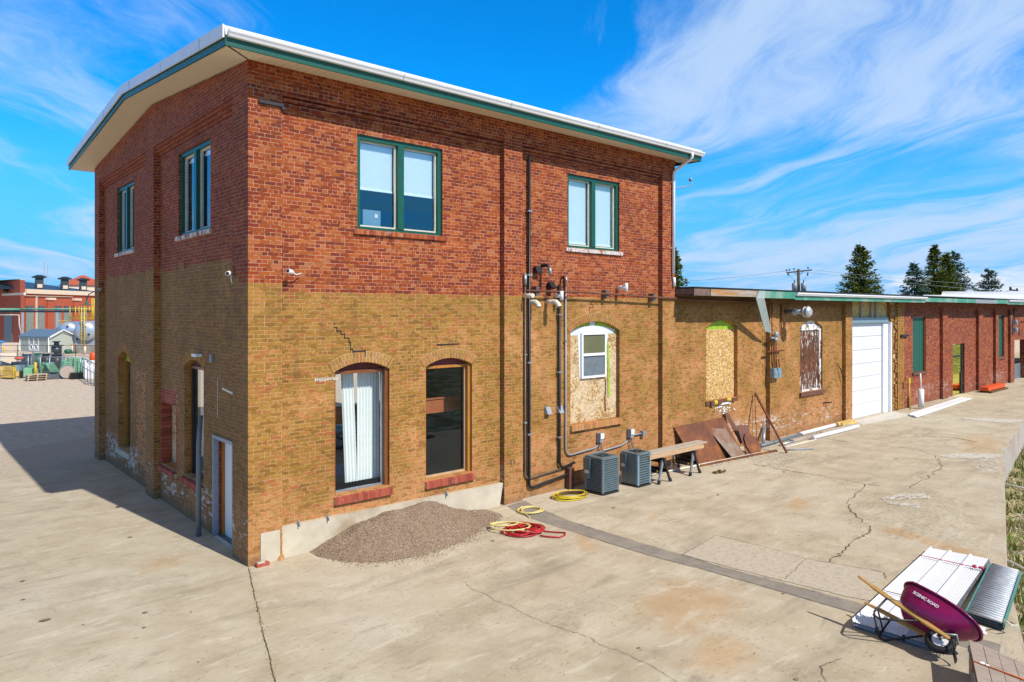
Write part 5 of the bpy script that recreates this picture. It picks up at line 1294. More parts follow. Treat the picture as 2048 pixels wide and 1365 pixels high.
mb = MB(); mb.tube([(18.70, .02, .92), (18.5, -.3, .5), (18.3, -.7, .08), (18.3, -.75, .03)], .018, 6); one(mb, 'curved_rod', 'pvcold', 'pale curved rod leaning beside the diagonal bar', 'rod', (18.3, -.7, 0))
PG = 'pipes and rails lying along the golden wall'
for (a, b_, r_, m_, l_) in [((16.9, -.45, .07), (20.6, -.30, .07), .065, 'pipegrey', 'dark grey pipe lying at the foot of the golden wall'),
    ((20.55, -.25, .08), (24.1, -.16, .08), .075, 'pvc', 'white plastic pipe lying closest to the wall near the garage door'),
    ((20.2, -.92, .08), (24.1, -.92, .08), .075, 'pvc', 'white plastic pipe lying farther out from the wall near the garage door'),
    ((18.2, -.72, .04), (20.4, -.62, .04), .035, 'galv', 'thin galvanised conduit lying between the dark pipe and the white pipes'),
    ((18.0, -1.0, .03), (20.2, -1.05, .03), .03, 'pvcold', 'thin white conduit lying behind the diagonal bar'),
    ((17.6, -1.25, .03), (18.5, -1.75, .03), .025, 'greymetal', 'short loose grey conduit pointing out into the yard'),
    ((10.6, -.42, .04), (16.6, -.95, .03), .035, 'pvcold', 'long dirty white pipe running on the ground under the sawhorses')]:
    mb = MB(); mb.tube([a, b_], r_, 10); one(mb, 'loose_pipe', m_, l_, 'pipe', tuple((Vector(a)+Vector(b_))/2), PG)
mb = MB(); mb.box(21.3, 24.6, -.55, -.42, .02, .07); mb.box(19.2, 21.4, -.72, -.55, .02, .10); one(mb, 'timber_board', 'plank', 'grey timber boards lying between the two white pipes', 'timber', (22, -.5, 0))
mb = MB(); mb.box(23.9, 25.2, -.40, -.12, .02, .16); mb.tube([(23.9, -.26, .10), (23.7, -.26, .10)], .08, 8); one(mb, 'lumber_block', 'woodyel', 'yellow block of lumber on the ground beside the garage door', 'lumber', (24.5, -.3, 0))
mb = MB()
for i in range(9): mb.ball((20.3+random.uniform(0, 1.3), -.55+random.uniform(-.1, .1), .06), random.uniform(.05, .1), .05, .05, 7, 5)
one(mb, 'debris_heap', 'mud', 'small dark clods of debris lying on the boards between the white pipes', 'debris', (20.8, -.5, 0))
mb = MB()
for i in range(14): mb.ball((13.15+random.gauss(0, .13), -1.5+random.gauss(0, .10), .03), random.uniform(.03, .09), random.uniform(.02, .05), random.uniform(.02, .05), 7, 5)
one(mb, 'leaf_clump', 'mud', 'brown clump of dead leaves on the concrete in front of the rusted sheets', 'debris', (13.15, -1.5, 0))
mb = MB()
for i in range(70): x = random.uniform(13.6, 16.4); mb.ball((x, -.93-(x-13.6)*.03+random.gauss(0, .06), .012), random.uniform(.012, .035), None, .01, 5, 4)
tag(mb.build('plaster_chips', 'chalk'), 'white plaster chips scattered along the rusty bar below the leaning sheets', 'chips', kind='stuff')
# brick at the corner
mb = MB(); mb.box(.10, .34, -.17, -.06, 0, .06); mb.box(.13, .26, -.15, -.08, .06, .075, 1); one(mb, 'loose_brick', ['u_sill', 'chalk'], 'loose red brick with mortar on top lying at the building corner', 'brick', (.2, -.1, 0))
mb = MB(); mb.hexa([(.54, -.07, 0), (.68, -.06, 0), (.67, .02, 0), (.55, .02, 0), (.57, -.04, .05), (.64, -.05, .07), (.65, .01, .13), (.59, .01, .11)]); one(mb, 'brick_rubble', 'u_rough', 'broken brick rubble at the foot of the concrete plinth', 'rubble', (.6, 0, 0))

# gravel pile
def ridge(x):
    pts = [(1.22, 0), (1.45, .10), (1.8, .27), (2.15, .43), (2.5, .47), (2.85, .58), (3.3, .56), (3.75, .60), (3.95, .56), (4.3, .38), (4.7, .22), (5.05, .13), (5.35, .05), (5.6, 0)]
    for (a, za), (b_, zb) in zip(pts[:-1], pts[1:]):
        if a <= x <= b_: return za+(zb-za)*(x-a)/(b_-a)
    return 0
def front(x):
    pts = [(1.15, -.25), (1.49, -1.0), (2.0, -1.42), (2.77, -1.60), (3.85, -1.43), (4.49, -1.15), (5.0, -.95), (5.35, -.80), (5.6, -.55), (6.0, -.35)]
    for (a, za), (b_, zb) in zip(pts[:-1], pts[1:]):
        if a <= x <= b_: return za+(zb-za)*(x-a)/(b_-a)
    return -.3
from mathutils import noise as mn
def pile_z(x, y):
    h = ridge(x); yf = front(x)+.05*mn.noise(Vector((x*4, 0, 3))); yr = -.38
    if y < yr: t_ = max(0, (y-yf)/(yr-yf)); t_ = t_*(1.12-.12*t_)
    else: t_ = 1-.25*(y-yr)/.45
    z = h*max(0, t_)
    return z+(.035*mn.noise(Vector((x*2.4, y*2.4, 0)))+.015*mn.noise(Vector((x*8, y*8, 1))))*min(1, z*8)
mb = MB(); nx_, ny_ = 150, 60; V = []
for i in range(nx_+1):
    x = 1.2+4.45*i/nx_; yf = front(x)+.05*mn.noise(Vector((x*4, 0, 3)))+.02*mn.noise(Vector((x*15, 0, 3)))
    for j in range(ny_+1):
        y = yf+(.045-yf)*j/ny_; V.append((x, y, pile_z(x, y)+.004+random.uniform(-.003, .003)))
mb.v = V
for i in range(nx_):
    for j in range(ny_):
        a = i*(ny_+1)+j; mb.f.append((a, a+ny_+1, a+ny_+2, a+1)); mb.mi.append(0); mb.r.append(0); mb.sm.append(True)
for k in range(7500):
    x = random.uniform(1.25, 5.6); y = random.uniform(front(x)-.02, .03) if random.random() < .9 else front(x)-random.expovariate(9)
    z = pile_z(x, y) if y > front(x) else 0
    r_ = random.uniform(.003, .010); c_ = (x, y, z+.003)
    a = random.uniform(0, 3); ca, sa = math.cos(a)*r_, math.sin(a)*r_
    mb.obox(c_, (ca, sa, r_*.3), (-sa, ca, 0), (0, -r_*.3, r_*.7), 1)
m_, g, b = newmat('pebbles'); at = g.add('ShaderNodeAttribute', {'attribute_name': 'rnd'}).outputs['Fac']
g.put(b.inputs['Base Color'], g.ramp(at, [(0, (.13, .085, .052)), (.4, (.26, .18, .12)), (.85, (.37, .27, .195)), (1, (.56, .47, .37))])); b.inputs['Roughness'].default_value = .9; MT['pebble'] = m_
o = mb.build('gravel_pile', ['pile', 'pebble']); tag(o, 'heap of brown pea gravel against the concrete plinth', 'gravel pile', kind='stuff')

# hoses
def coil(cx, cy, rx, ry, turns, rad, jit, z0=0, seed=1, ang=0, tail=None, step=14, rise=.008):
    rn = random.Random(seed); pts = []; n = int(turns*step)
    ca, sa = math.cos(ang), math.sin(ang); ox = oy = 0; sc = 1
    for i in range(n):
        a = 2*math.pi*i/step
        if i % 5 == 0: tox, toy, tsc = rn.uniform(-jit, jit), rn.uniform(-jit, jit), rn.uniform(.72, 1.05)
        ox += (tox-ox)*.3; oy += (toy-oy)*.3; sc += (tsc-sc)*.25
        x, y = rx*sc*math.cos(a)+ox, ry*sc*math.sin(a)+oy
        pts.append((cx+x*ca-y*sa, cy+x*sa+y*ca, rad+z0+rise*i/step+rn.uniform(0, .004)))
    if tail: pts += tail
    # subdivide with catmull-rom
    P = [Vector(p) for p in pts]; out = []
    for i in range(len(P)-1):
        p0, p1, p2, p3 = P[max(i-1, 0)], P[i], P[i+1], P[min(i+2, len(P)-1)]
        for t_ in (0, .5):
            out.append(.5*((2*p1)+(p2-p0)*t_+(2*p0-5*p1+4*p2-p3)*t_*t_+(3*p1-p0-3*p2+p3)*t_**3))
    out.append(P[-1]); return out
def hose(parts, name, m_, label, base, fit=None):
    t = None
    mb = MB()
    for p, r_ in parts: mb.tube(p, r_, 7)
    t = one(mb, name, m_, label, 'hose', base)
    if fit:
        mb = MB()
        for a, b_ in fit: mb.cyl(a, b_, .02, seg=8)
        mb.build('fitting', 'galv', t)
    return t
hose([(coil(7.93, -.56, .47, .33, 11, .014, .05, seed=3, ang=-.15), .014)], 'garden_hose', 'hoseyel', 'bright yellow hose heaped in a flat coil against the brick wall', (7.93, -.56, 0))
hose([(coil(7.95, -.60, .44, .30, 5, .012, .06, z0=.05, seed=8, ang=-.1), .012)], 'garden_hose', 'rustbrown', 'dull brown hose tangled through the bright yellow coil', (7.95, -.6, 0))
hose([(coil(6.33, -.78, .34, .28, 3.4, .017, .05, seed=5, ang=.3, tail=[(5.98, -1.08, .02), (5.93, -1.2, .02)]), .016)], 'garden_hose', 'hosecream', 'pale yellow hose in a loose coil on the asphalt strip', (6.33, -.78, 0))
hose([(coil(5.22, -1.78, .40, .36, 5, .016, .16, seed=12, ang=.5, tail=[(5.5, -2.15, .02), (5.75, -2.5, .02), (5.45, -2.62, .02), (5.2, -2.3, .03)]), .016), (coil(5.30, -1.85, .28, .3, 6, .016, .14, z0=.03, seed=21), .016)], 'garden_hose', 'hosered', 'tangled bright red hose under the front yellow one', (5.22, -1.8, 0), [((4.86, -1.22, .03), (4.80, -1.14, .03))])
hose([(coil(5.03, -1.52, .46, .34, 1.15, .017, .02, z0=.065, seed=4, ang=-.75)+coil(5.02, -1.38, .34, .16, 1.9, .017, .03, z0=.075, seed=9, ang=-.5), .017)], 'garden_hose', 'hosecream', 'pale yellow hose looped over the red hose at the end of the gravel heap', (5.0, -1.5, 0.06))

# sheets by red door and misc at right
mb = MB()
for k in range(6):
    a, b_ = Vector((28.75+.09*k, -1.46+.085*k, .05+.012*(k % 3))), Vector((38.1, -.98+.085*k, .05+.012*(k % 2))); mb.bar(a, b_, .075, .05)
one(mb, 'siding_bundle', 'white', 'long bundle of white siding strips lying at the foot of the red brick wall', 'siding', (33, -1, 0))
mb = MB(); mb.tube([(31.3, -.35, 0), (31.45, -.25, 1.3)], .03, 6); mb.box(31.3, 31.5, -.30, -.22, 1.25, 1.5, 0); one(mb, 'yellow_stake', 'yellow', 'yellow level leaning against the corner of the red brick wall', 'level', (31.3, -.3, 0))
mb = MB(); mb.tube([(32.1, -.55, .06), (32.1, -.55, .95)], .13, 12); mb.tube([(32.1, -.55, .95), (32.1, -.52, 1.7)], .035, 8); one(mb, 'plastic_tube', 'pvc', 'upright white plastic pipe standing at the end of the siding bundle', 'pipe', (32.1, -.55, 0))
t = thing('barrier', 'orange plastic barrier lying on the ground by the red brick wall', 'barrier', (43.5, -.5, 0))
mb = MB(); mb.box(42.0, 45.4, -.75, -.35, .12, .32); mb.build('bar', 'orange', t); mb = MB(); mb.box(42.1, 42.4, -.8, -.3, .0, .12); mb.box(45.0, 45.3, -.8, -.3, 0, .12); mb.box(42.0, 45.4, -.9, -.8, .02, .1); mb.build('foot', 'mud', t)

# ================================================================== FRONT RIGHT: SHEETS, CONVEYOR, BARROW, PALLET
t = thing('roofing_sheets', 'stack of ribbed white metal sheets lying under the wheelbarrow', 'metal sheets', (8.1, -8.7, 0))
A0, A1, B0, B1 = Vector((10.26, -7.99, 0)), Vector((10.42, -8.97, 0)), Vector((5.80, -8.36, 0)), Vector((5.86, -9.44, 0))
for lay in range(4):
    mb = MB(); n = 3*9; z0 = .03+.018*lay; sh = Vector((random.uniform(-.02, .02), random.uniform(-.015, .015), 0)) if lay < 3 else Vector((0, 0, 0))
    prof = []
    for i in range(4):
        u = i/3
        for du, h in ((-.030, 0), (-.014, .035), (.014, .035), (.030, 0)):
            if 0 <= u+du <= 1: prof.append((u+du, h))
        if i < 3:
            for q in range(1, 8): uu_ = u+.03+(1/3-.06)*q/8; prof += [(uu_-.008, 0), (uu_-.003, .008), (uu_+.003, .008), (uu_+.008, 0)]
    prof.sort()
    for (ua, ha), (ub, hb) in zip(prof[:-1], prof[1:]):
        mb.quad([A0.lerp(A1, ua)+sh+Vector((0, 0, z0+ha)), B0.lerp(B1, ua)+sh+Vector((0, 0, z0+ha)), B0.lerp(B1, ub)+sh+Vector((0, 0, z0+hb)), A0.lerp(A1, ub)+sh+Vector((0, 0, z0+hb))])
    mb.build('sheet', 'roofmetal', t)
mb = MB(); mb.prism([tuple(A0.lerp(A1, .02)[:2]), tuple(A0.lerp(A1, .98)[:2]), tuple(B0.lerp(B1, .98)[:2]), tuple(B0.lerp(B1, .02)[:2])], .012, .026); mb.build('backing', 'pipegrey', t)
mb = MB()
for u in (.16,):
    pts = [A0.lerp(B0, u+.0)+Vector((0, 0, .03)), A0.lerp(B0, u)+Vector((0, 0, .10))]+[A0.lerp(B0, u).lerp(A1.lerp(B1, u+.02), q/6)+Vector((0, 0, .125)) for q in range(7)]+[A1.lerp(B1, u+.02)+Vector((0, 0, .05))]
    for a, b_ in zip(pts[:-1], pts[1:]): mb.bar(a, b_, .03, .006)
    c_ = A1.lerp(B1, u+.02)+Vector((0, .08, .13))
    for q in range(7): mb.ball(c_+Vector((random.uniform(-.05, .05), random.uniform(-.07, .07), random.uniform(-.0, .03))), .035, .03, .02, 7, 5)
mb.build('strap', pm('red_strap', (.42, .03, .06), .6), t)
mb = MB(); p_ = [A0.lerp(B0, .66)+Vector((0, 0, .11)), A0.lerp(B0, .66).lerp(A1.lerp(B1, .68), .5)+Vector((0, 0, .125)), A1.lerp(B1, .68)+Vector((0, 0, .11))]
for a, b_ in zip(p_[:-1], p_[1:]): mb.bar(a, b_, .02, .006)
mb.build('cord', 'rustbrown', t)
# roller conveyor
t = thing('roller_conveyor', 'section of roller conveyor with teal rails at the edge of the concrete', 'conveyor', (8.65, -9.45, 0))
C0, C1, D0, D1 = Vector((10.02, -9.05, .1)), Vector((9.97, -9.52, .1)), Vector((7.35, -9.42, .1)), Vector((7.29, -9.92, .1))
for a, b_ in ((C0, D0), (C1, D1)):
    mb = MB(); mb.bar(a, b_, .022, .07); mb.build('rail', 'rail', t)
mb = MB(); mb.prism([tuple(p[:2]) for p in (C0, C1, D1, D0)], .03, .06); mb.build('gap_shade', 'navy', t)  # dark sheet added for the shade in the gaps between rollers
for i in range(27):
    u = (i+.5)/27; mb = MB(); mb.cyl(C0.lerp(D0, u)+Vector((0, -.03, .03)), C1.lerp(D1, u)+Vector((0, .03, .03)), .026, seg=10); mb.build('roller', 'roller', t)
mb = MB(); mb.tube([D1+Vector((0, 0, .05)), D1+Vector((-.1, -.02, .12)), D1+Vector((-.12, -.12, .08)), D1+Vector((.02, -.16, .05)), D1+Vector((.08, -.06, .05))], .012, 6); mb.build('wire', 'pvcold', t)
mb = MB(); mb.box(7.05, 7.2, -9.72, -9.62, .0, .03); mb.ball((7.0, -9.75, .02), .05, .03, .02, 6, 4); one(mb, 'plastic_scrap', 'white', 'scrap of white plastic on the concrete below the conveyor end', 'scrap', (7.1, -9.7, 0))
# weathered plank pallet
t = thing('wooden_crate', 'weathered wooden plank crate in the bottom right corner with an orange cord across it', 'crate', (5.3, -10.3, 0))
P00, P10 = Vector((5.58, -9.95, .40)), Vector((5.32, -10.82, .40)); DV = Vector((-1.05, -.38, 0)).normalized()*2.4
for i in range(5):
    a = P00.lerp(P10, i/5); b_ = P00.lerp(P10, (i+.955)/5); e0 = Vector((random.uniform(-.02, .02), 0, random.uniform(-.004, .004)))
    mb = MB(); mb.loft([[a+e0, b_+e0, b_+DV, a+DV], [a+e0+Vector((0, 0, .03)), b_+e0+Vector((0, 0, .03)), b_+DV+Vector((0, 0, .03)), a+DV+Vector((0, 0, .03))]], sm=False); mb.build('plank', 'weather', t)
for q in (.03, .5, .97):
    mb = MB(); a = P00+DV*q; b_ = P10+DV*q; mb.bar(a+Vector((0, 0, -.05)), b_+Vector((0, 0, -.05)), .06, .08); mb.build('batten', 'weather', t)
mb = MB()
for z in (.05, .16, .27): mb.bar(P00+Vector((-.03, -.02, z-.40)), P00+DV+Vector((0, -.02, z-.4)), .02, .09); mb.bar(P00+Vector((-.03, -.02, z-.40)), P10+Vector((-.03, 0, z-.4)), .02, .09)
mb.build('side_slat', 'weather', t)
mb = MB(); a = P00+DV*.27; b_ = P10+DV*.20; mb.tube([a+Vector((0, .01, -.1)), a+Vector((0, .01, .035)), a.lerp(b_, .5)+Vector((0, 0, .042)), b_+Vector((0, 0, .04))], .009, 6); mb.build('cord', 'orangew', t)
mb = MB(); mb.ball(a+Vector((.03, -.08, .035)), .05, .03, .008, 8, 4); mb.ball(a+Vector((.01, -.14, .035)), .04, .02, .008, 8, 4); mb.build('paper_scrap', 'white', t)

# wheelbarrow, lying tipped on its side
t = thing('wheelbarrow', 'burgundy wheelbarrow with wooden handles tipped on its side over the white sheets', 'wheelbarrow', (5.8355, -9.2617, .328))
t.rotation_mode = 'XYZ'; t.rotation_euler = Euler((-1.06696, .190115, -1.83616), 'XYZ'); t.scale = (.9221,)*3
def WBb(mb, name, m_, parent=None, **k): return mb.build(name, m_, parent or t, local=True, **k)
for sy in (-1, 1):
    mb = MB(); rings = []
    for (x, y, hw, hh) in ((-.98, .30, .012, .014), (-.95, .298, .017, .019), (-.78, .265, .018, .020), (-.70, .25, .024, .028), (-.3, .20, .024, .032), (.1, .155, .024, .032), (.50, .118, .022, .026)):
        rings.append([(x, sy*y-hw, -hh), (x, sy*y+hw, -hh), (x, sy*y+hw, hh), (x, sy*y-hw, hh)])
    mb.loft(rings, sm=False); WBb(mb, 'handle', 'handle', bevel=.005)
def tray_ring(s, inset=0):
    # s: 0 bottom .. 1 rim
    e = s**.6; x0 = -.27-.17*e+inset; x1 = .14+.54*s**.62-inset; hy = .21+.16*e-inset; z = .03+.35*s**1.35
    out = []
    N_ = 40
    for k in range(N_):
        a = 2*math.pi*k/N_; c_, s_ = math.cos(a), math.sin(a)
        p_ = 3.6 if c_ < 0 else 2.4
        rr = (abs(c_)**p_+abs(s_)**p_)**(-1/p_)
        xm = (x0+.05); cxm = x0+(x1-x0)*.42
        x = cxm+((x1-cxm) if c_ > 0 else (cxm-x0))*rr*c_; y = hy*rr*s_*(1-.10*max(0, c_))
        out.append((x, y, z+.05*max(0, (x+.1))*s-(.02*s if x < -.3 else 0)))
    return out
mb = MB(); mb.loft([tray_ring(.0), tray_ring(.03), tray_ring(.15), tray_ring(.4), tray_ring(.7), tray_ring(.93), tray_ring(1.), tray_ring(1., .012), tray_ring(.9, .012), tray_ring(.5, .012), tray_ring(.1, .012), tray_ring(.02, .02)], cap0=True, cap1=True)
tray = WBb(mb, 'tray', 'burgundy')
mb = MB(); mb.tube([Vector(p)+Vector((0, 0, 0)) for p in tray_ring(1.0, -.012)], .016, 8, closed=True); WBb(mb, 'rim', 'burgundy', tray)
mb = MB()
for sy in (-1, 1):
    mb.tube([(-.46, sy*.222, -.03), (-.44, sy*.235, -.20), (-.42, sy*.25, -.36), (-.38, sy*.25, -.42), (-.30, sy*.24, -.42), (-.22, sy*.22, -.34), (.08, sy*.160, -.03)], .016, 8)
mb.tube([(-.43, -.245, -.28), (-.43, .245, -.28)], .013, 6); mb.bar((-.40, -.25, -.41), (-.40, .25, -.41), .03, .006)
WBb(mb, 'leg_frame', 'black')
mb = MB(); mb.tube([(-.44, -.235, -.05), (-.30, -.215, .05), (.02, -.165, .03)], .013, 6); WBb(mb, 'brace', 'greymetal')
mb = MB(); mb.tube([(-.44, .235, -.05), (-.30, .215, .05), (.02, .165, .03)], .013, 6); WBb(mb, 'brace', 'greymetal')
mb = MB()
for sy in (-1, 1):
    mb.tube([(.36, sy*.12, -.0), (.46, sy*.10, .08), (.52, sy*.10, .13)], .012, 6)
mb.tube([(.52, -.10, .13), (.52, .10, .13)], .014, 6)
WBb(mb, 'tray_stay', 'greymetal')
mb = MB(); mb.tube([(.46, -.115, -.01), (.56, -.115, -.02), (.64, -.11, -.10), (.66, -.10, -.16), (.66, .10, -.16), (.64, .11, -.10), (.56, .115, -.02), (.46, .115, -.01)], .012, 6); WBb(mb, 'nose_guard', 'black')
hub = Vector((.38, 0, -.045))
mb = MB(); rings = []
for k in range(14):
    a = 2*math.pi*k/14; rr = .155+.048*math.cos(a); yy = .048*math.sin(a)*1.05
    rings.append([hub+Vector((rr*math.cos(q*math.pi/16), yy, rr*math.sin(q*math.pi/16))) for q in range(32)])
rings.append(rings[0]); mb.loft(rings, cap0=False, cap1=False)
for q in range(30):
    a = 2*math.pi*q/30; c_ = hub+Vector((.202*math.cos(a), 0, .202*math.sin(a))); tt = Vector((-math.sin(a), 0, math.cos(a)))
    for sy in (-1, 1): mb.obox(c_+Vector((0, sy*.02, 0))-Vector((math.cos(a), 0, math.sin(a)))*.006, tt*.007+Vector((0, sy*.006, 0)), Vector((0, .017, 0)), Vector((math.cos(a), 0, math.sin(a)))*.006)
whl = WBb(mb, 'wheel', 'rubber')
mb = MB()
pr = [(.108, -.035), (.10, -.03), (.085, -.018), (.04, -.028), (.025, -.05), (.025, .05), (.04, .028), (.085, .018), (.10, .03), (.108, .035)]
mb.loft([[hub+Vector((r_*math.cos(q*math.pi/12), y_, r_*math.sin(q*math.pi/12))) for q in range(24)] for r_, y_ in pr]); WBb(mb, 'hub', 'pvc', whl)
mb = MB(); mb.cyl(hub+Vector((0, -.125, 0)), hub+Vector((0, .125, 0)), .010, seg=8)
for sy in (-1, 1): mb.box(.355, .405, sy*.12-.012, sy*.12+.012, -.07, -.02)
WBb(mb, 'axle', 'black', whl)
# lettering on the tray side
fc = bpy.data.curves.new('lettering', 'FONT'); fc.body = 'SCENIC ROAD'; fc.size = .062; fc.extrude = .0008; fc.align_x = 'CENTER'; fc.align_y = 'CENTER'; fc.offset = .0012; fc.space_character = .95
fo = bpy.data.objects.new('tmp', fc); COL.objects.link(fo)
dg_ = bpy.context.evaluated_depsgraph_get(); me = bpy.data.meshes.new_from_object(fo.evaluated_get(dg_)); bpy.data.objects.remove(fo)
me.materials.clear(); me.materials.append(MT['letter'])
lt = bpy.data.objects.new('lettering', me); COL.objects.link(lt); lt.parent = tray
# plane of the tray side at s=.75 near x=-.15
ra, rb = tray_ring(.50), tray_ring(.82)
k0 = min(range(40), key=lambda k: (ra[k][0]+.03)**2+(100 if ra[k][1] > 0 else 0))
k1 = min(range(40), key=lambda k: (ra[k][0]+.02)**2+(100 if ra[k][1] > 0 else 0))
pa_, pb_ = Vector(ra[k0]), Vector(rb[k0]); k2 = (k0+1) % 40 if ra[(k0+1) % 40][0] > ra[k0][0] else (k0-1) % 40
ux = (Vector(ra[k2])-pa_).normalized(); uy = (pb_-pa_); uy = (uy-ux*uy.dot(ux)).normalized(); uz = ux.cross(uy)
org = (pa_+pb_)/2+ux*.02+uz*.017
lt.matrix_local = Matrix(((ux.x, uy.x, uz.x, org.x), (ux.y, uy.y, uz.y, org.y), (ux.z, uy.z, uz.z, org.z), (0, 0, 0, 1)))

# ================================================================== BACKGROUND LEFT
def at(px, dep, z=0.):
    # world point at a measured bearing and distance from the survey position
    u = (px-1024)/1407; return (CAM.x+dep*(.6613+.7501*u), CAM.y+dep*(.7501-.6613*u), z)
FB = thing('distant_brick_hall', 'large distant red brick industrial hall with dark roof and tall windows at far left', 'building', at(40, 92))
pa0, pa1, pa2, pa3 = Vector(at(-40, 104)), Vector(at(40, 92)), Vector(at(50, 93.5)), Vector(at(200, 109))
back = Vector((-20, 60, 0))
mb = MB(); mb.prism([pa0[:2], pa1[:2], pa2[:2], (pa2+back*.3)[:2], (pa0+back*.3)[:2]], 0, 8.75); mb.build('wall', 'farred', FB)
mb = MB(); mb.prism([pa0[:2], pa1[:2], pa2[:2], (pa2+back*.3)[:2], (pa0+back*.3)[:2]], 8.752, 8.85); mb.build('coping', 'cream', FB)
dirw = (pa3-pa2).normalized(); nrm = Vector((dirw.y, -dirw.x, 0))
mb = MB(); mb.prism([(pa2+Vector((.05, .05, 0)))[:2], pa3[:2], (pa3+back)[:2], (pa2+back)[:2]], 0, 7.1); wl = mb.build('wall', 'farred', FB)
mb = MB(); mb.loft([[pa2+nrm*.25+Vector((0, 0, z)), pa3+nrm*.25+Vector((0, 0, z)), pa3-nrm*.05+Vector((0, 0, z)), pa2-nrm*.05+Vector((0, 0, z))] for z in (7.0, 7.6)], sm=False); mb.build('cornice', 'cream', FB)
mb = MB(); mb.hexa([pa2+Vector((0, 0, 7.6)), pa3+Vector((0, 0, 7.6)), pa3-nrm*12+Vector((0, 0, 7.6)), pa2-nrm*12+Vector((0, 0, 7.6)), pa2+Vector((0, 0, 7.62)), pa3+Vector((0, 0, 7.62)), pa3-nrm*12+Vector((0, 0, 9.2)), pa2-nrm*12+Vector((0, 0, 9.2))]); mb.build('roof', 'navy', FB)
L_ = (pa3-pa2).length
def u_at(px):   # parameter along the wing for a bearing
    d_ = Vector(at(px, 1))-CAM; d_.z = 0; o_ = pa2-CAM
    # solve CAM + s d = pa2 + t dirw
    det = d_.x*(-dirw.y)+dirw.x*d_.y; 
    t_ = (d_.x*o_.y-d_.y*o_.x)/(-det) if abs(det) > 1e-9 else 0
    s_ = 0
    A_ = Matrix(((d_.x, -dirw.x), (d_.y, -dirw.y))); sol = A_.inverted() @ Vector((o_.x, o_.y)); return sol[1]
def wbox(mb, u0, u1, z0, z1, out, mi=0, dep=.1):
    a, b_ = pa2+dirw*u0, pa2+dirw*u1
    mb.loft([[a+nrm*out+Vector((0, 0, z)), b_+nrm*out+Vector((0, 0, z)), b_-nrm*dep+Vector((0, 0, z)), a-nrm*dep+Vector((0, 0, z))] for z in (z0, z1)], mi, sm=False)
for (p0, p1) in ((52, 67), (74, 89), (107, 122), (128, 143), (160, 174)):
    u0, u1 = u_at(p0), u_at(p1)
    mb = MB(); wbox(mb, u0, u1, .9, 5.3, .02); wn = mb.build('window', 'farwin', FB)
    mb = MB(); wbox(mb, u0, u1, 4.6, 5.35, .05); mb.build('transom', 'fardark', wn)
    mb = MB()
    for q in range(1, 5): wbox(mb, u0+(u1-u0)*q/5-.02, u0+(u1-u0)*q/5+.02, .9, 5.3, .07)
    mb.build('glazing_bar', 'greymetal', wn)
for p0 in (92, 145):
    mb = MB(); u0 = u_at(p0); wbox(mb, u0, u0+1.3, 0, 6.2, .3); mb.build('pilaster', 'farred', FB)
    mb = MB(); wbox(mb, u0-.1, u0+1.4, 6.2, 6.5, .45); mb.build('capital', 'cream', FB)
mb = MB(); wbox(mb, -.2, u_at(143), 6.68, 6.74, .2); wbox(mb, u_at(71), u_at(71)+.1, 1., 6.7, .2); mb.build('pipe', 'pvcold', FB)
dl = (pa1-pa0).normalized(); nl = Vector((dl.y, -dl.x, 0))
def lbox(mb, p0, p1, z0, z1, out):
    def ul(px):
        d_ = Vector(at(px, 1))-CAM; o_ = pa0-CAM; A_ = Matrix(((d_.x, -dl.x), (d_.y, -dl.y))); return (A_.inverted() @ Vector((o_.x, o_.y)))[1]
    a, b_ = pa0+dl*ul(p0), pa0+dl*ul(p1)
    mb.loft([[a+nl*out+Vector((0, 0, z)), b_+nl*out+Vector((0, 0, z)), b_-nl*.1+Vector((0, 0, z)), a-nl*.1+Vector((0, 0, z))] for z in (z0, z1)], sm=False)
mb = MB(); lbox(mb, -30, 25, 0.3, 4.1, .05); mb.build('door', 'pipegrey', FB)
mb = MB(); lbox(mb, -30, 27, 4.1, 4.25, .3); lbox(mb, -30, 50, 6.75, 7.05, .15); lbox(mb, -30, 40, .0, .3, .6); mb.build('ledge', 'pvcold', FB)
mb = MB(); p_ = pa0.lerp(pa1, .75)+nl*.4+Vector((0, 0, 7.4)); mb.ball(p_, .35, .35, .25); mb.tube([p_, p_-nl*.4+Vector((0, 0, .5))], .06, 6); mb.build('lamp', 'dark', FB)
for (px, k) in ((99, 0), (149, 1), (185, 2)):
    q = pa2+dirw*u_at(px)-nrm*1.5
    mb = MB(); mb.box(q.x-.45, q.x+.45, q.y-.45, q.y+.45, 7.7, 9.3); vt = mb.build('roof_vent', 'fardark', FB)
    mb = MB(); mb.loft([[(q.x+sx*w_, q.y+sy*w_, z) for sx, sy in ((-1, -1), (1, -1), (1, 1), (-1, 1))] for z, w_ in ((9.3, .75), (9.45, .8), (9.7, .25))], sm=False); mb.build('cap', 'navy', vt)
    mb = MB(); mb.box(q.x-.3, q.x+.3, q.y-.6, q.y-.46, 7.9, 8.4); mb.build('louvre', 'cream', vt)
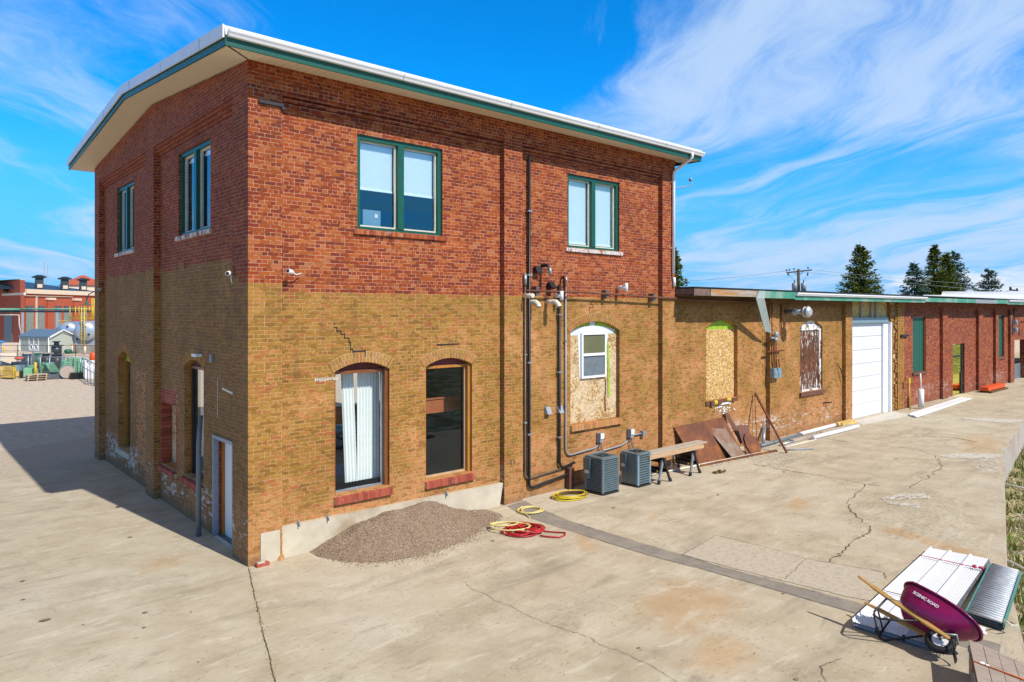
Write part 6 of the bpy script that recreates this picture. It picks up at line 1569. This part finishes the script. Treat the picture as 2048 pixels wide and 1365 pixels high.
# pipe rack
t = thing('pipe_rack', 'elevated green and grey pipe rack on posts in front of the distant brick hall', 'pipe rack', at(90, 84))
mb = MB(); a, b_ = Vector(at(-30, 84, 4.62)), Vector(at(181, 86, 4.6)); mb.bar(a, b_, .5, .22); mb.build('beam', 'navy', t)
mb = MB(); mb.tube([a+Vector((0, 0, .3)), b_+Vector((0, 0, .3))], .1, 8); mb.tube([a+Vector((-.3, -.2, .25)), a.lerp(b_, .35)+Vector((-.3, -.2, .25))], .13, 8); mb.build('pipe', 'greenfade', t)
for px in (45, 114):
    mb = MB(); p_ = Vector(at(px, 84.5)); mb.box(p_.x-.12, p_.x+.12, p_.y-.12, p_.y+.12, 0, 4.5); mb.build('post', 'greymetal', t)
mb = MB(); mb.tube([at(48, 84, 1.9), at(112, 84.5, 1.9)], .07, 6); mb.tube([at(-5, 84, 4.2), at(38, 84, 4.2), at(38.5, 84, 3.), at(42, 84, 2.)], .06, 6); mb.build('pipe', 'pvcold', t)
t = thing('gooseneck_lamp', 'dark gooseneck yard lamp with wide shade left of the tall building', 'lamp', at(173, 70))
mb = MB(); mb.tube([at(200, 70, 4.7+70*41/1407), at(187, 70, 4.7+70*38/1407), at(178, 70, 4.7+70*33/1407), at(173.5, 70, 4.7+70*24/1407), at(173.3, 70, 4.7+70*20/1407)], .05, 8); mb.build('arm', 'dark', t)
q = Vector(at(173.3, 70)); zt_ = 4.7+70*21/1407
mb = MB(); mb.loft([[(q.x+r_*math.cos(k*math.pi/8), q.y+r_*math.sin(k*math.pi/8), z) for k in range(16)] for z, r_ in ((zt_, .07), (zt_-.2, .12), (zt_-.40, .17), (zt_-.44, .48), (zt_-.47, .5))]); mb.build('shade', 'dgreen', t)
q2 = Vector(at(204, 70)); mb = MB(); mb.tube([(q2.x, q2.y, 0), (q2.x, q2.y, 7.2)], .1, 8); mb.build('post', 'dark', t)
# shed
S0, S1, S2 = Vector(at(40, 82)), Vector(at(97, 80)), Vector(at(150.5, 82))
S3 = S2+(S0-S1)
t = thing('garden_shed', 'small sage green shed with blue-grey roof and white double doors in the far yard', 'shed', tuple(S1))
he, hr = 1.72, 2.48; m12, m03 = (S1+S2)/2, (S0+S3)/2; Zv = lambda z: Vector((0, 0, z))
mb = MB(); mb.loft([[p+Zv(z) for p in (S0, S1, S2, S3)] for z in (0, he)], sm=False); mb.quad([S1+Zv(he), S2+Zv(he), m12+Zv(hr)]); mb.quad([S0+Zv(he), S3+Zv(he), m03+Zv(hr)]); mb.build('wall', 'shedwall', t)
mb = MB(); ex = (S1-S0).normalized()*.15; ey = (S2-S1).normalized()*.15
mb.loft([[S0-ex-ey+Zv(he-.05), S1+ex-ey+Zv(he-.05), m12+ex+Zv(hr+.02), m03-ex+Zv(hr+.02)], [S0-ex-ey+Zv(he+.03), S1+ex-ey+Zv(he+.03), m12+ex+Zv(hr+.1), m03-ex+Zv(hr+.1)]], sm=False)
mb.loft([[S3-ex+ey+Zv(he-.05), S2+ex+ey+Zv(he-.05), m12+ex+Zv(hr+.02), m03-ex+Zv(hr+.02)], [S3-ex+ey+Zv(he+.03), S2+ex+ey+Zv(he+.03), m12+ex+Zv(hr+.1), m03-ex+Zv(hr+.1)]], sm=False)
mb.build('roof', 'shedroof', t)
mb = MB(); f_ = (S1-S0).normalized(); nn = Vector((f_.y, -f_.x, 0)); g_ = (S2-S1).normalized(); ng = Vector((g_.y, -g_.x, 0))
for p in (S0, S1, S2): mb.box(p.x-.05, p.x+.05, p.y-.06, p.y+.06, 0, he); mb.build('corner_trim', 'white', t); mb = MB()
mb.bar(S1+ng*.2+ex+Zv(he+.0), m12+ng*.2+ex+Zv(hr+.05), .04, .1); mb.bar(m12+ng*.2+ex+Zv(hr+.05), S2+ng*.2+ey+Zv(he), .04, .1)
mb.build('trim', 'white', t)
LS = (S1-S0).length
mb = MB(); a = S0+f_*LS*.33; b_ = S0+f_*LS*.66; md = (a+b_)/2
for p in (a, b_, md): mb.bar(p+nn*.03+Zv(.08), p+nn*.03+Zv(1.55), .10, .04, up=nn)
mb.bar(a+nn*.03+Zv(.82), b_+nn*.03+Zv(.82), .08, .04, up=nn); mb.bar(a+nn*.03+Zv(.1), b_+nn*.03+Zv(.1), .08, .04, up=nn)
for c_ in ((a+md)/2, (b_+md)/2): mb.tube([c_+nn*.04+f_*.27*math.cos(k*math.pi/6)+Zv(.46+.3*math.sin(k*math.pi/6)) for k in range(12)], .045, 5, closed=True)
mb.build('door', 'white', t)
# storage tanks
for k, (px, dep, L2, r_, lab) in enumerate(((146, 86, 5., 1.05, 'round-ended silver storage tank left of the yellow ladder'), (180, 84, 5., 1.15, 'silver storage tank right of the yellow ladder, partly behind the building'))):
    t = thing('storage_tank', lab, 'tank', at(px, dep), group='silver tanks in the far yard')
    c_ = Vector(at(px, dep, 2.35)); ax = Vector((.35, .94, 0)).normalized()
    c0 = c_-ax*L2/2; sd_ = Vector((ax.y, -ax.x, 0)); up = Vector((0, 0, 1)); mb = MB(); rings = []
    for s_, q in ((-.42, .15), (-.36, .5), (-.22, .82), (0, 1), (L2, 1), (L2+.3, .6)):
        rings.append([c0+ax*s_+(sd_*math.cos(j*math.pi/12)+up*math.sin(j*math.pi/12))*r_*q for j in range(24)])
    mb.loft(rings); mb.build('shell', 'tankm', t)
    mb = MB()
    for s_ in (.6, L2-.6):
        p_ = c0+ax*s_; mb.obox(p_-up*1.7, ax*.2, sd_*1.1, up*.65)
    mb.build('saddle', 'greymetal', t)
    mb = MB(); p_ = c0-ax*.45; mb.cyl(p_-up*.4+sd_*.4, p_-up*.4+sd_*.4-ax*.1, .12); mb.build('valve', 'dark', t)
    mb = MB(); mb.cyl(p_+up*.5, p_+up*.5-ax*.1, .1); mb.build('valve', 'dark', t)
t = thing('small_tank', 'short grey upright tank standing left of the big silver tanks', 'tank', at(124, 84)); mb = MB(); p_ = Vector(at(124, 84)); mb.tube([p_+Zv(.6), p_+Zv(2.7), p_+Zv(3.0)], [.5, .5, .3], 14); mb.build('shell', 'tankm', t)
mb = MB(); mb.tube([p_+Vector((-.3, -.2, 0)), p_+Vector((-.3, -.2, .6))], .06, 6); mb.tube([p_+Vector((.3, -.2, 0)), p_+Vector((.3, -.2, .6))], .06, 6); mb.tube([p_+Vector((.55, -.1, 0)), p_+Vector((.55, -.1, 3.)), p_+Vector((-.5, -.1, 3.5)), p_+Vector((.6, 0, 3.5))], .05, 6); mb.build('leg', 'yellow', t)
t = thing('yellow_ladder', 'tall yellow ladder and platform rails above the silver tanks', 'ladder', at(166, 81))
mb = MB()
for px in (163.2, 168.6): mb.tube([at(px, 81, 0), at(px, 81, 5.2)], .06, 6)
mb.build('rail', 'yellow', t)
mb = MB()
for k in range(14): mb.tube([at(163.2, 81, .4+k*.3), at(168.6, 81, .4+k*.3)], .035, 6)
mb.build('rung', 'dark', t)
mb = MB()
for z in (3.75, 3.9, 4.9): mb.tube([at(140, 84, z), at(195, 84, z)], .05, 6)
for px in (140, 151, 158, 172, 179, 186): mb.tube([at(px, 84, 3.8), at(px, 84, 5.2)], .05, 6)
mb.tube([at(184, 83, 3.7), at(184, 83, 6.2)], .06, 6); mb.tube([at(188, 83, 3.7), at(188, 83, 6.2)], .06, 6)
mb.build('guard_rail', 'yellow', t)
# low wall at tanks, bollards
mb = MB(); a, b_ = Vector(at(150, 78)), Vector(at(200, 76)); mb.bar(a+Zv(.5), b_+Zv(.5), .3, 1.0); one(mb, 'low_wall', 'plinth', 'low concrete wall beside the shed under the tanks', 'wall', tuple(a))
mb = MB(); a, b_ = Vector(at(-20, 84)), Vector(at(40, 84)); mb.bar(a+Zv(.45), b_+Zv(.45), .3, .9); one(mb, 'low_wall', 'cream', 'pale low wall left of the shed', 'wall', tuple(a))
for px, dep, l_ in ((145, 78, 'white post with orange top at the right end of the shed'), (170, 76, 'white post with orange top below the tanks')):
    p_ = Vector(at(px, dep)); t = thing('marker_post', l_, 'post', tuple(p_)); mb = MB(); mb.tube([p_, p_+Zv(.85)], .12, 8); mb.build('post', 'cream', t); mb = MB(); mb.tube([p_+Zv(.86), p_+Zv(1.)], .125, 8); mb.build('band', 'orangew', t)
p_ = Vector(at(113, 77)); t = thing('cable_reel', 'stack of dark wooden reels in front of the shed gable', 'reel', tuple(p_))
mb = MB(); mb.tube([p_, p_+Zv(.8)], .5, 14); mb.tube([p_+Zv(.85), p_+Zv(.95)], .65, 14); mb.tube([p_+Zv(.95), p_+Zv(1.3)], .25, 12); mb.tube([p_+Zv(1.3), p_+Zv(1.38)], .42, 14); mb.build('flange', 'fardark', t)
p_ = Vector(at(136, 77)); mb = MB(); mb.ball(p_+Zv(.25), .4, .3, .28, 10, 6); mb.ball(p_+Vector((.5, 0, .12)), .3, .2, .12, 8, 5); one(mb, 'machine', 'dgreen', 'small dark green machine beside the white post by the shed', 'machine', tuple(p_))
mb = MB(); mb.tube([at(3, 84, 1.9), at(3.1, 84, 2.2)], .01, 4)
p_ = Vector(at(2, 70, 1.6)); mb = MB(); mb.ball(p_, .35, .3, .14, 12, 6); mb.tube([p_-Zv(.1), p_-Zv(1.6)], .05, 6); one(mb, 'blue_canopy', 'tarp', 'small blue round cover at the left picture edge', 'cover', tuple(p_-Zv(1.6)))
# --- storage yard behind the fence
t = thing('chain_link_fence', 'chain link fence with pipe rail around the far storage yard', 'fence', at(18, 50))
fa0, fa1, fa2 = Vector(at(-20, 50.5)), Vector(at(165, 49)), Vector(at(188, 44))
mb = MB(); mb.tube([fa0+Zv(1.45), fa1+Zv(1.45)], .03, 6); mb.tube([fa1+Zv(1.42), fa2+Zv(1.40)], .035, 6); mb.tube([fa1+Zv(.1), fa2+Zv(.1)], .03, 6); mb.tube([fa1+Zv(.8), fa2+Zv(.8)], .025, 6); mb.build('rail', 'galv', t)
for q in (.12, .42, .55, .65, .98, 1.0):
    p_ = fa0.lerp(fa1, q); mb = MB(); mb.tube([p_, p_+Zv(1.55)], .03, 6); mb.build('post', 'galv', t)
for q in (.45, .75, 1.):
    p_ = fa1.lerp(fa2, q); mb = MB(); mb.tube([p_, p_+Zv(1.45)], .035, 6); mb.build('post', 'galv', t)
mb = MB()
for k in range(90):
    p_ = fa0.lerp(fa1, k/90); q = fa0.lerp(fa1, (k+1.5)/90); mb.tube([p_, q+Zv(1.45)], .004, 3, caps=False); mb.tube([q, p_+Zv(1.45)], .004, 3, caps=False)
mb.build('mesh', 'galv', t)
t = thing('wire_fence', 'farther thin wire fence on dark posts crossing in front of the shed', 'fence', at(90, 66))
mb = MB()
for z in (1.45,): mb.tube([at(-20, 66, z), at(188, 64, z+.1)], .02, 5)
mb.build('wire', 'dark', t)
for px in (35, 94, 151):
    mb = MB(); mb.tube([at(px, 65.5, 0), at(px, 65.5, 1.5)], .03, 6); mb.build('post', 'dark', t)
for k, (px, dep) in enumerate(((56, 54), (77, 55.5), (95, 54.5), (115, 54))):
    p_ = Vector(at(px, dep)); r_ = .74; w_ = .28+.05*(k % 2)
    t = thing('cable_spool', ['dark cable spool at the left end of the row behind the fence', 'green-wound cable spool, second in the row behind the fence', 'black cable spool, third in the row behind the fence', 'black cable spool at the right end of the row behind the fence'][k], 'cable spool', tuple(p_), group='cable spools in the storage yard')
    ax = Vector((.95, -.3, 0)).normalized(); mb = MB(); mb.tube([p_+Zv(r_)-ax*w_, p_+Zv(r_)+ax*w_], r_*.86, 20); mb.build('drum', ['navy', 'dgreen', 'black', 'black'][k], t)
    for s_ in (-1, 1):
        mb = MB(); mb.tube([p_+Zv(r_)+ax*s_*(w_+.03), p_+Zv(r_)+ax*s_*(w_+.07)], r_, 20); mb.build('flange', 'greymetal', t)
def lidstack(px, dep, n, lean, m_, lab, w_=.28):
    p_ = Vector(at(px, dep)); mb = MB()
    for i in range(n):
        c_ = p_+Vector((lean*i*.11, 0, .06+i*.11)); mb.obox(c_, (w_, 0, 0), (0, .25, 0), (0, 0, .038)); mb.obox(c_+Vector((0, 0, .045)), (w_*.88, 0, 0), (0, .22, 0), (0, 0, .015))
    one(mb, 'plastic_stack', m_, lab, 'plastic stack', tuple(p_), 'stacks of pale green plastic lids')
lidstack(61, 50.6, 7, 0, 'binsg', 'pale green stack of plastic lids left of the yellow bollard')
lidstack(87, 50.2, 9, 0, 'binsg', 'tall pale green stack of plastic lids right of the yellow bollard')
lidstack(100, 50.3, 9, -.05, 'binsg', 'pale green lid stack in the middle of the row')
lidstack(113, 50.0, 9, -.45, 'binsg', 'leaning pale green lid stack next to the straight one')
lidstack(121, 50.9, 9, .5, 'binsg', 'fallen pale green lid stack leaning against the round reel')
lidstack(128, 52.5, 9, .1, 'binsg', 'pale green lid stack standing behind the round reel')
lidstack(144, 52, 11, 0, 'binsg', 'tall pale green lid stack right of the round reel'); lidstack(155, 52, 11, 0, 'binsg', 'pale green stack beside the fence gate')
lidstack(163, 52, 10, 0, 'binsg', 'rightmost pale green stack of plastic lids')
mb = MB(); p_ = Vector(at(60, 49.6)); mb.obox(p_+Zv(.35), (.42, 0, 0), (0, .3, 0), (0, 0, .3)); mb.obox(p_+Vector((0, 0, .67)), (.36, 0, 0), (0, .26, 0), (0, 0, .02)); one(mb, 'plastic_vault', 'binsg', 'pale green plastic box behind the wooden pallets', 'box', tuple(p_))
t = thing('yellow_bollard', 'yellow bollard standing behind the wooden pallets', 'bollard', at(71, 49.2)); mb = MB(); p_ = Vector(at(71, 49.2)); mb.tube([p_, p_+Zv(1.05), p_+Zv(1.1)], [.09, .09, .05], 10); mb.build('post', 'yellow', t)
t = thing('wooden_pallet', 'stack of pale wooden pallets in the far yard in front of the green boxes', 'pallets', at(72, 47.6)); 
for k in range(3):
    p_ = Vector(at(72+k*.6, 47.6)); mb = MB(); z0 = k*.14
    for q in range(7): mb.obox(p_+Vector((0, -.45+q*.15, z0+.125)), (.60-.05*(k == 0), 0, 0), (0, .055, 0), (0, 0, .012))
    for q in (-.5, 0, .5): mb.obox(p_+Vector((q, 0, z0+.06)), (.03, 0, 0), (0, .5, 0), (0, 0, .05))
    mb.build('pallet', 'pallet', t)
mb = MB(); p_ = Vector(at(107, 48.6)); mb.hexa([p_+Vector(v_) for v_ in ((-.45, -.3, 0), (.5, -.3, 0), (.5, .3, 0), (-.45, .3, 0), (-.3, -.2, .38), (.45, -.2, .42), (.45, .2, .42), (-.3, .2, .38))]); mb.ball(p_+Vector((.0, -.1, .42)), .3, .2, .08, 10, 5); one(mb, 'black_tub', 'navy', 'dark blue-black plastic tub between the pallets and the round reel', 'tub', tuple(p_))
t = thing('wooden_reel', 'large round grey reel face leaning in the storage yard', 'reel', at(135, 48.8)); p_ = Vector(at(135, 48.8, .46)); ax = Vector((-.4, -.9, .35)).normalized()
mb = MB(); mb.tube([p_, p_+ax*.06], .46, 24); mb.build('disc', 'weather', t); mb = MB(); s_ = ax.cross(Vector((0, 0, 1))).normalized(); u_ = s_.cross(ax)
mb.tube([p_+ax*.07+(s_*math.cos(k*math.pi/12)+u_*math.sin(k*math.pi/12))*.45 for k in range(24)], .02, 5, closed=True); mb.build('rim', 'greymetal', t)
t = thing('black_pallets', 'stack of black plastic trays beside the round reel', 'trays', at(153, 48.6)); p_ = Vector(at(153, 48.6))
for k in range(4):
    mb = MB(); mb.obox(p_+Zv(.06+k*.11), (.36, 0, 0), (0, .3, 0), (0, 0, .042)); mb.build('tray', 'black', t)
mb = MB(); p_ = Vector(at(46, 49.3)); mb.obox(p_+Zv(.24), (.2, 0, 0), (0, .2, 0), (0, 0, .24)); one(mb, 'black_box', 'black', 'small black box left of the wooden pallets', 'box', tuple(p_))
t = thing('green_utility_box', 'pale green utility box with dark lid left of the yellow bollard', 'box', at(40, 50.3)); p_ = Vector(at(40, 50.3)); mb = MB(); mb.obox(p_+Zv(.65), (.42, 0, 0), (0, .35, 0), (0, 0, .25)); mb.build('body', 'aclight', t)
mb = MB(); mb.obox(p_+Zv(.98), (.48, 0, 0), (0, .4, 0), (0, 0, .07)); mb.build('lid', 'navy', t); mb = MB(); mb.obox(p_+Zv(.22), (.42, 0, 0), (0, .35, 0), (0, 0, .18)); mb.build('base', 'woodyel', t)
mb = MB(); mb.ball(at(38, 51.2, 1.25), .3, .25, .14, 12, 6); one(mb, 'orange_bag', 'orange', 'bright orange bundle behind the dark lid of the utility box', 'bag', at(38, 51.2, 1.1))
t = thing('yellow_cage', 'yellow metal cage at the left picture edge', 'cage', at(12, 48.5))
mb = MB(); q0, q1 = Vector(at(2, 48.6)), Vector(at(27.5, 48.2)); bk = Vector((.2, .9, 0))
for p in (q0, q1, q0+bk, q1+bk): mb.tube([p, p+Zv(.86)], .03, 6)
for z in (.12, .5, .84):
    mb.tube([q0+Zv(z), q1+Zv(z), q1+bk+Zv(z), q0+bk+Zv(z)], .025, 6, closed=True)
mb.build('frame', 'yellow', t); mb = MB(); mb.quad([q0+Zv(.12), q1+Zv(.12), q1+bk+Zv(.12), q0+bk+Zv(.12)]); mb.quad([q0+bk+Zv(.12), q1+bk+Zv(.12), q1+bk+Zv(.8), q0+bk+Zv(.8)]); mb.build('panel', 'woodyel', t)
mb = MB(); q0, q1 = Vector(at(-8, 50)), Vector(at(27, 50)); mb.tube([q0+Zv(1.05), q0.lerp(q1, .3)+Zv(1.1), q1+Zv(.85), q1+Zv(.3)], .03, 6); mb.quad([q0+Zv(.8), q1+Zv(.75), q1+bk+Zv(.8), q0+bk+Zv(1.05)]); one(mb, 'covered_trailer', 'navy', 'dark curved cover behind the yellow cage', 'cover', tuple(q0))
mb = MB(); p_ = Vector(at(4, 58)); mb.obox(p_+Zv(.6), (.9, 0, 0), (0, .6, 0), (0, 0, .6)); one(mb, 'pale_crate', 'cream', 'pale box behind the curved cover at the left picture edge', 'box', tuple(p_))
t = thing('yellow_guard', 'yellow bent pipe guard near the left picture edge behind the yard', 'guard rail', at(5, 62)); mb = MB(); mb.tube([at(-3, 62, 1.45), at(7, 62, 1.45), at(8, 62, 1.35), at(8, 62, .6)], .07, 6); mb.build('pipe', 'yellow', t)
t = thing('orange_barrel', 'orange barrel beside the gate at the left edge of the tall building', 'barrel', at(187, 52)); p_ = Vector(at(187, 52, 1.0)); mb = MB(); mb.tube([p_, p_+Zv(.1), p_+Zv(.55), p_+Zv(.62)], [.2, .26, .25, .18], 12); mb.build('body', 'orange', t); mb = MB(); mb.tube([p_-Zv(1.0), p_], .05, 6); mb.build('stand', 'dark', t)
for k, (px, w_) in enumerate(((175, .19), (183, .14))):
    mb = MB(); p_ = Vector(at(px, 48.5)); mb.obox(p_+Zv(.62), (w_, 0, 0), (0, .2, 0), (0, 0, .60)); mb.obox(p_+Zv(1.25), (w_+.03, 0, 0), (0, .22, 0), (0, 0, .025)); one(mb, 'white_cabinet', 'pvc', ['white upright cabinet behind the gate rails', 'narrower white cabinet at the right end of the gate'][k], 'cabinet', tuple(p_))
# bare branches at the left picture edge
rn = random.Random(5)
t = thing('bare_tree', 'bare twigs of a leafless tree reaching in at the left picture edge', 'tree', (-10.3, 8.8, 0))
mb = MB()
def twig(p, d, L_, r_, depth):
    pts = [p]; q = Vector(p)
    for i in range(5):
        d = (d+Vector((rn.uniform(-.22, .22), rn.uniform(-.22, .22), rn.uniform(-.1, .2)))).normalized(); q = q+d*L_/5; pts.append(q.copy())
        if depth > 0 and i > 0 and rn.random() < .8: twig(q.copy(), (d+Vector((rn.uniform(-.7, .7), rn.uniform(-.7, .7), rn.uniform(-.3, .6)))).normalized(), L_*.55, r_*.55, depth-1)
    mb.tube(pts, [r_*(1-.14*i) for i in range(6)], 5)
bt = Vector((-10.3, 8.8, 0))
for k in range(9): twig(bt+Vector((0, 0, .5+.25*k)), Vector((.85, rn.uniform(-.3, .4), rn.uniform(.1, .55))).normalized(), rn.uniform(1.5, 2.4), .014, 2)
mb.build('twigs', 'bark', t)
mb = MB(); mb.tube([bt, bt+Vector((.05, 0, 1.5)), bt+Vector((0, .1, 3.))], [.08, .06, .03], 8); mb.build('trunk', 'bark', t)
# second red-roof peak, masts beyond
q = at(166, 125); mb = MB(); mb.box(q[0]-3, q[0]+3, q[1]-3, q[1]+3, 0, 9.2); FR = thing('distant_red_roof', 'red pointed roof peeking above the dark roof of the brick hall', 'building', q); mb.build('wall', 'cream', FR)
mb = MB(); mb.loft([[(q[0]+sx*w_, q[1]+sy*w_, z) for sx, sy in ((-1, -1), (1, -1), (1, 1), (-1, 1))] for z, w_ in ((9.2, 3.4), (11.0, .2))], sm=False); mb.build('roof', 'farred', FR)
for px, h, l_ in ((88.5, 13.2, 'taller thin antenna mast behind the brick hall roof'), (95.5, 12.6, 'shorter thin antenna mast behind the brick hall roof')):
    mb = MB(); mb.tube([at(px, 120, 0), at(px, 120, h)], .05, 5); one(mb, 'antenna_mast', 'greymetal', l_, 'antenna', at(px, 120))

# ================================================================== BACKGROUND RIGHT
def spruce(loc, H_, rad, label, leaf, seed, dens=1.):
    rn = random.Random(seed); t = thing('spruce_tree', label, 'spruce tree', loc, group='spruce trees beyond the low buildings')
    base = Vector(loc); mb = MB(); mb.tube([base, base+Vector((0, 0, H_*.95))], [rad*.07, .02], 8); mb.build('trunk', 'bark', t)
    mb = MB(); z = H_*.16
    while z < H_*1.0:
        f_ = (z/H_-.16)/.84; rr = rad*1.08*(1-f_)**.72*(1 if f_ > .05 else .85); nb = max(5, int((10+13*(1-f_))*dens))
        for k in range(nb):
            a = rn.uniform(0, 6.283); L_ = rr*rn.uniform(.70, 1.12)+.12; d = Vector((math.cos(a), math.sin(a), rn.uniform(-.25, .12)+.25*f_)); s_ = Vector((-math.sin(a), math.cos(a), 0))
            z_ = z+rn.uniform(-.25, .25); n = max(3, int(L_/.30))
            tone = rn.uniform(0, .55)  # random needle tone per branch
            for j in range(n):
                q = (j+.7)/n; c_ = base+Vector((0, 0, z_))+d*L_*q+Vector((0, 0, -.14*L_*q*(1-q)*2))
                for e_ in range(5):
                    w_ = rn.uniform(.16, .34)*(1.2-.45*q); o1 = s_*rn.uniform(-1, 1)*.42*(1.15-q)*L_*.5+Vector((rn.uniform(-.1, .1), rn.uniform(-.1, .1), rn.uniform(-.16, .14)))
                    tip = d*rn.uniform(.16, .36)+s_*rn.uniform(-.22, .22)+Vector((0, 0, rn.uniform(-.14, .10)))
                    nrm_ = Vector((rn.uniform(-1, 1), rn.uniform(-1, 1), rn.uniform(-.6, .9))).normalized()*w_*.5
                    mb.quad([c_+o1-nrm_, c_+o1+tip*.5-nrm_*.6, c_+o1+tip, c_+o1+nrm_*.9], r=min(1, max(0, tone+rn.gauss(.12, .15))))
        z += .34+.16*(1-f_)
    mb.tube([base+Vector((0, 0, H_*.95)), base+Vector((0, 0, H_*1.04))], [.05, .01], 5)
    mb.build('crown', leaf, t)
def tp(px, dep): x, y, z = at(px, dep); return (x, y, 0)
spruce(tp(1721, 88), 12.9, 3.55, 'broad yellow-green spruce standing alone right of the utility pole', 'leaf_y', 1, 1.25)
spruce(tp(1829, 92), 10.9, 2.8, 'shorter blue-green spruce left of the tall pair', 'leaf_b', 2)
spruce(tp(1869, 98), 13.7, 2.8, 'tallest spruce in the group right of the garage', 'leaf_y', 3, 1.15)
spruce(tp(1893, 99), 12.7, 2.6, 'slim yellow-green spruce pressed against the tallest one', 'leaf_y', 4, 1.1)
spruce(tp(1910, 108), 13.7, 3.6, 'sparse dark spruce at the right of the tall group', 'leaf_b', 5, .8)
spruce(tp(1978, 104), 10.9, 3.6, 'rightmost dark spruce above the white roof', 'leaf_b', 6, .8)
spruce(tp(1346, 70), 10.9, 2.05, 'dark spruce half hidden by the right corner of the tall building', 'leaf_y', 7)
spruce(tp(1800, 120), 7.2, .9, 'tiny distant evergreen tip on the roof horizon', 'leaf_b', 8, .5)
# utility pole
t = thing('utility_pole', 'wooden utility pole with crossarm and two transformers behind the golden wing', 'utility pole', at(1597, 62))
dp = 62; hz_ = lambda py: 4.7+(622-py)/1407*dp
mb = MB(); mb.tube([at(1597, dp, 0), at(1597, dp, hz_(539))], [.16, .12], 10); mb.build('pole', 'bark', t)
a, b_ = Vector(at(1573, dp, hz_(546))), Vector(at(1623, dp, hz_(540.5)))
mb = MB(); mb.bar(a, b_, .10, .12); mb.build('crossarm', 'bark', t)
mb = MB(); mb.bar(a.lerp(b_, .3), Vector(at(1597, dp, hz_(552))), .03, .04); mb.bar(a.lerp(b_, .7), Vector(at(1597, dp, hz_(552))), .03, .04); mb.build('brace', 'dark', t)
for px, py in ((1573.5, 543), (1579, 542), (1588, 540.5), (1616, 538)):
    mb = MB(); q = Vector(at(px, dp, hz_(py))); mb.tube([q, q+Zv(.12), q+Zv(.16)], [.05, .07, .03], 8); mb.build('insulator', 'dark', t)
for px in (1576.5, 1615.5):
    mb = MB(); q = Vector(at(px, dp, hz_(546))); mb.tube([q, q-Zv(.15), q-Zv(.2), q-Zv(.28)], [.05, .07, .05, .03], 8); mb.build('fuse_cutout', 'dark', t)
for px in (1589, 1607):
    mb = MB(); q = Vector(at(px, dp-.3)); z0 = hz_(583); mb.tube([q+Zv(z0), q+Zv(hz_(567.5)), q+Zv(hz_(566.5))], [.22, .22, .15], 14); tf = mb.build('transformer', 'greymetal', t)
    mb = MB(); mb.tube([q+Zv(hz_(566.5)), q+Zv(hz_(561))], .05, 6); mb.build('bushing', 'dark', tf)
mb = MB()
for p0, p1 in (((1589, 561), (1578, 550)), ((1607, 561), (1615, 550))): mb.tube([at(p0[0], dp, hz_(p0[1])), at(p1[0], dp, hz_(p1[1]))], .012, 5)
mb.build('lead_wire', 'dark', t)
def wire(a, b_, sag, r_, lab, base):
    a, b_ = Vector(a), Vector(b_); mb = MB(); mb.tube([a.lerp(b_, k/16)-Zv(sag*4*(k/16)*(1-k/16)) for k in range(17)], r_, 4, caps=False); one(mb, 'power_line', 'greymetal', lab, 'power line', base, 'power lines on the utility pole')
wire(at(1573.5, dp, hz_(542)), at(1200, 80, 4.7+60/1407*80), .5, .012, 'power line running left from the crossarm toward the tall building', at(1573.5, dp, hz_(542)))
wire(at(1620, dp, hz_(540)), at(2200, 120, 4.7+45/1407*120), .5, .012, 'upper power line running right from the crossarm', at(1620, dp, hz_(540)))
wire(at(1612, dp, hz_(545)), at(2200, 125, 4.7+32/1407*125), .5, .012, 'lower power line running right from the crossarm', at(1612, dp, hz_(545)))
t = thing('roof_antenna', 'dark rooftop unit on the right end of the white roof', 'roof unit', at(2030, 78, 7)); mb = MB(); mb.tube([at(2021, 78, 7.0), at(2021, 78, 7.35)], .12, 6); mb.bar(at(2019, 78, 7.0), at(2036, 78, 6.95), .15, .15); mb.tube([at(2034, 78, 7.0), at(2034, 78, 7.2)], .08, 6); mb.build('unit', 'dark', t)

# ================================================================== render
SC.render.engine = 'CYCLES'
SC.cycles.max_bounces = 8; SC.cycles.transparent_max_bounces = 12
SC.render.resolution_x = 1024; SC.render.resolution_y = 682
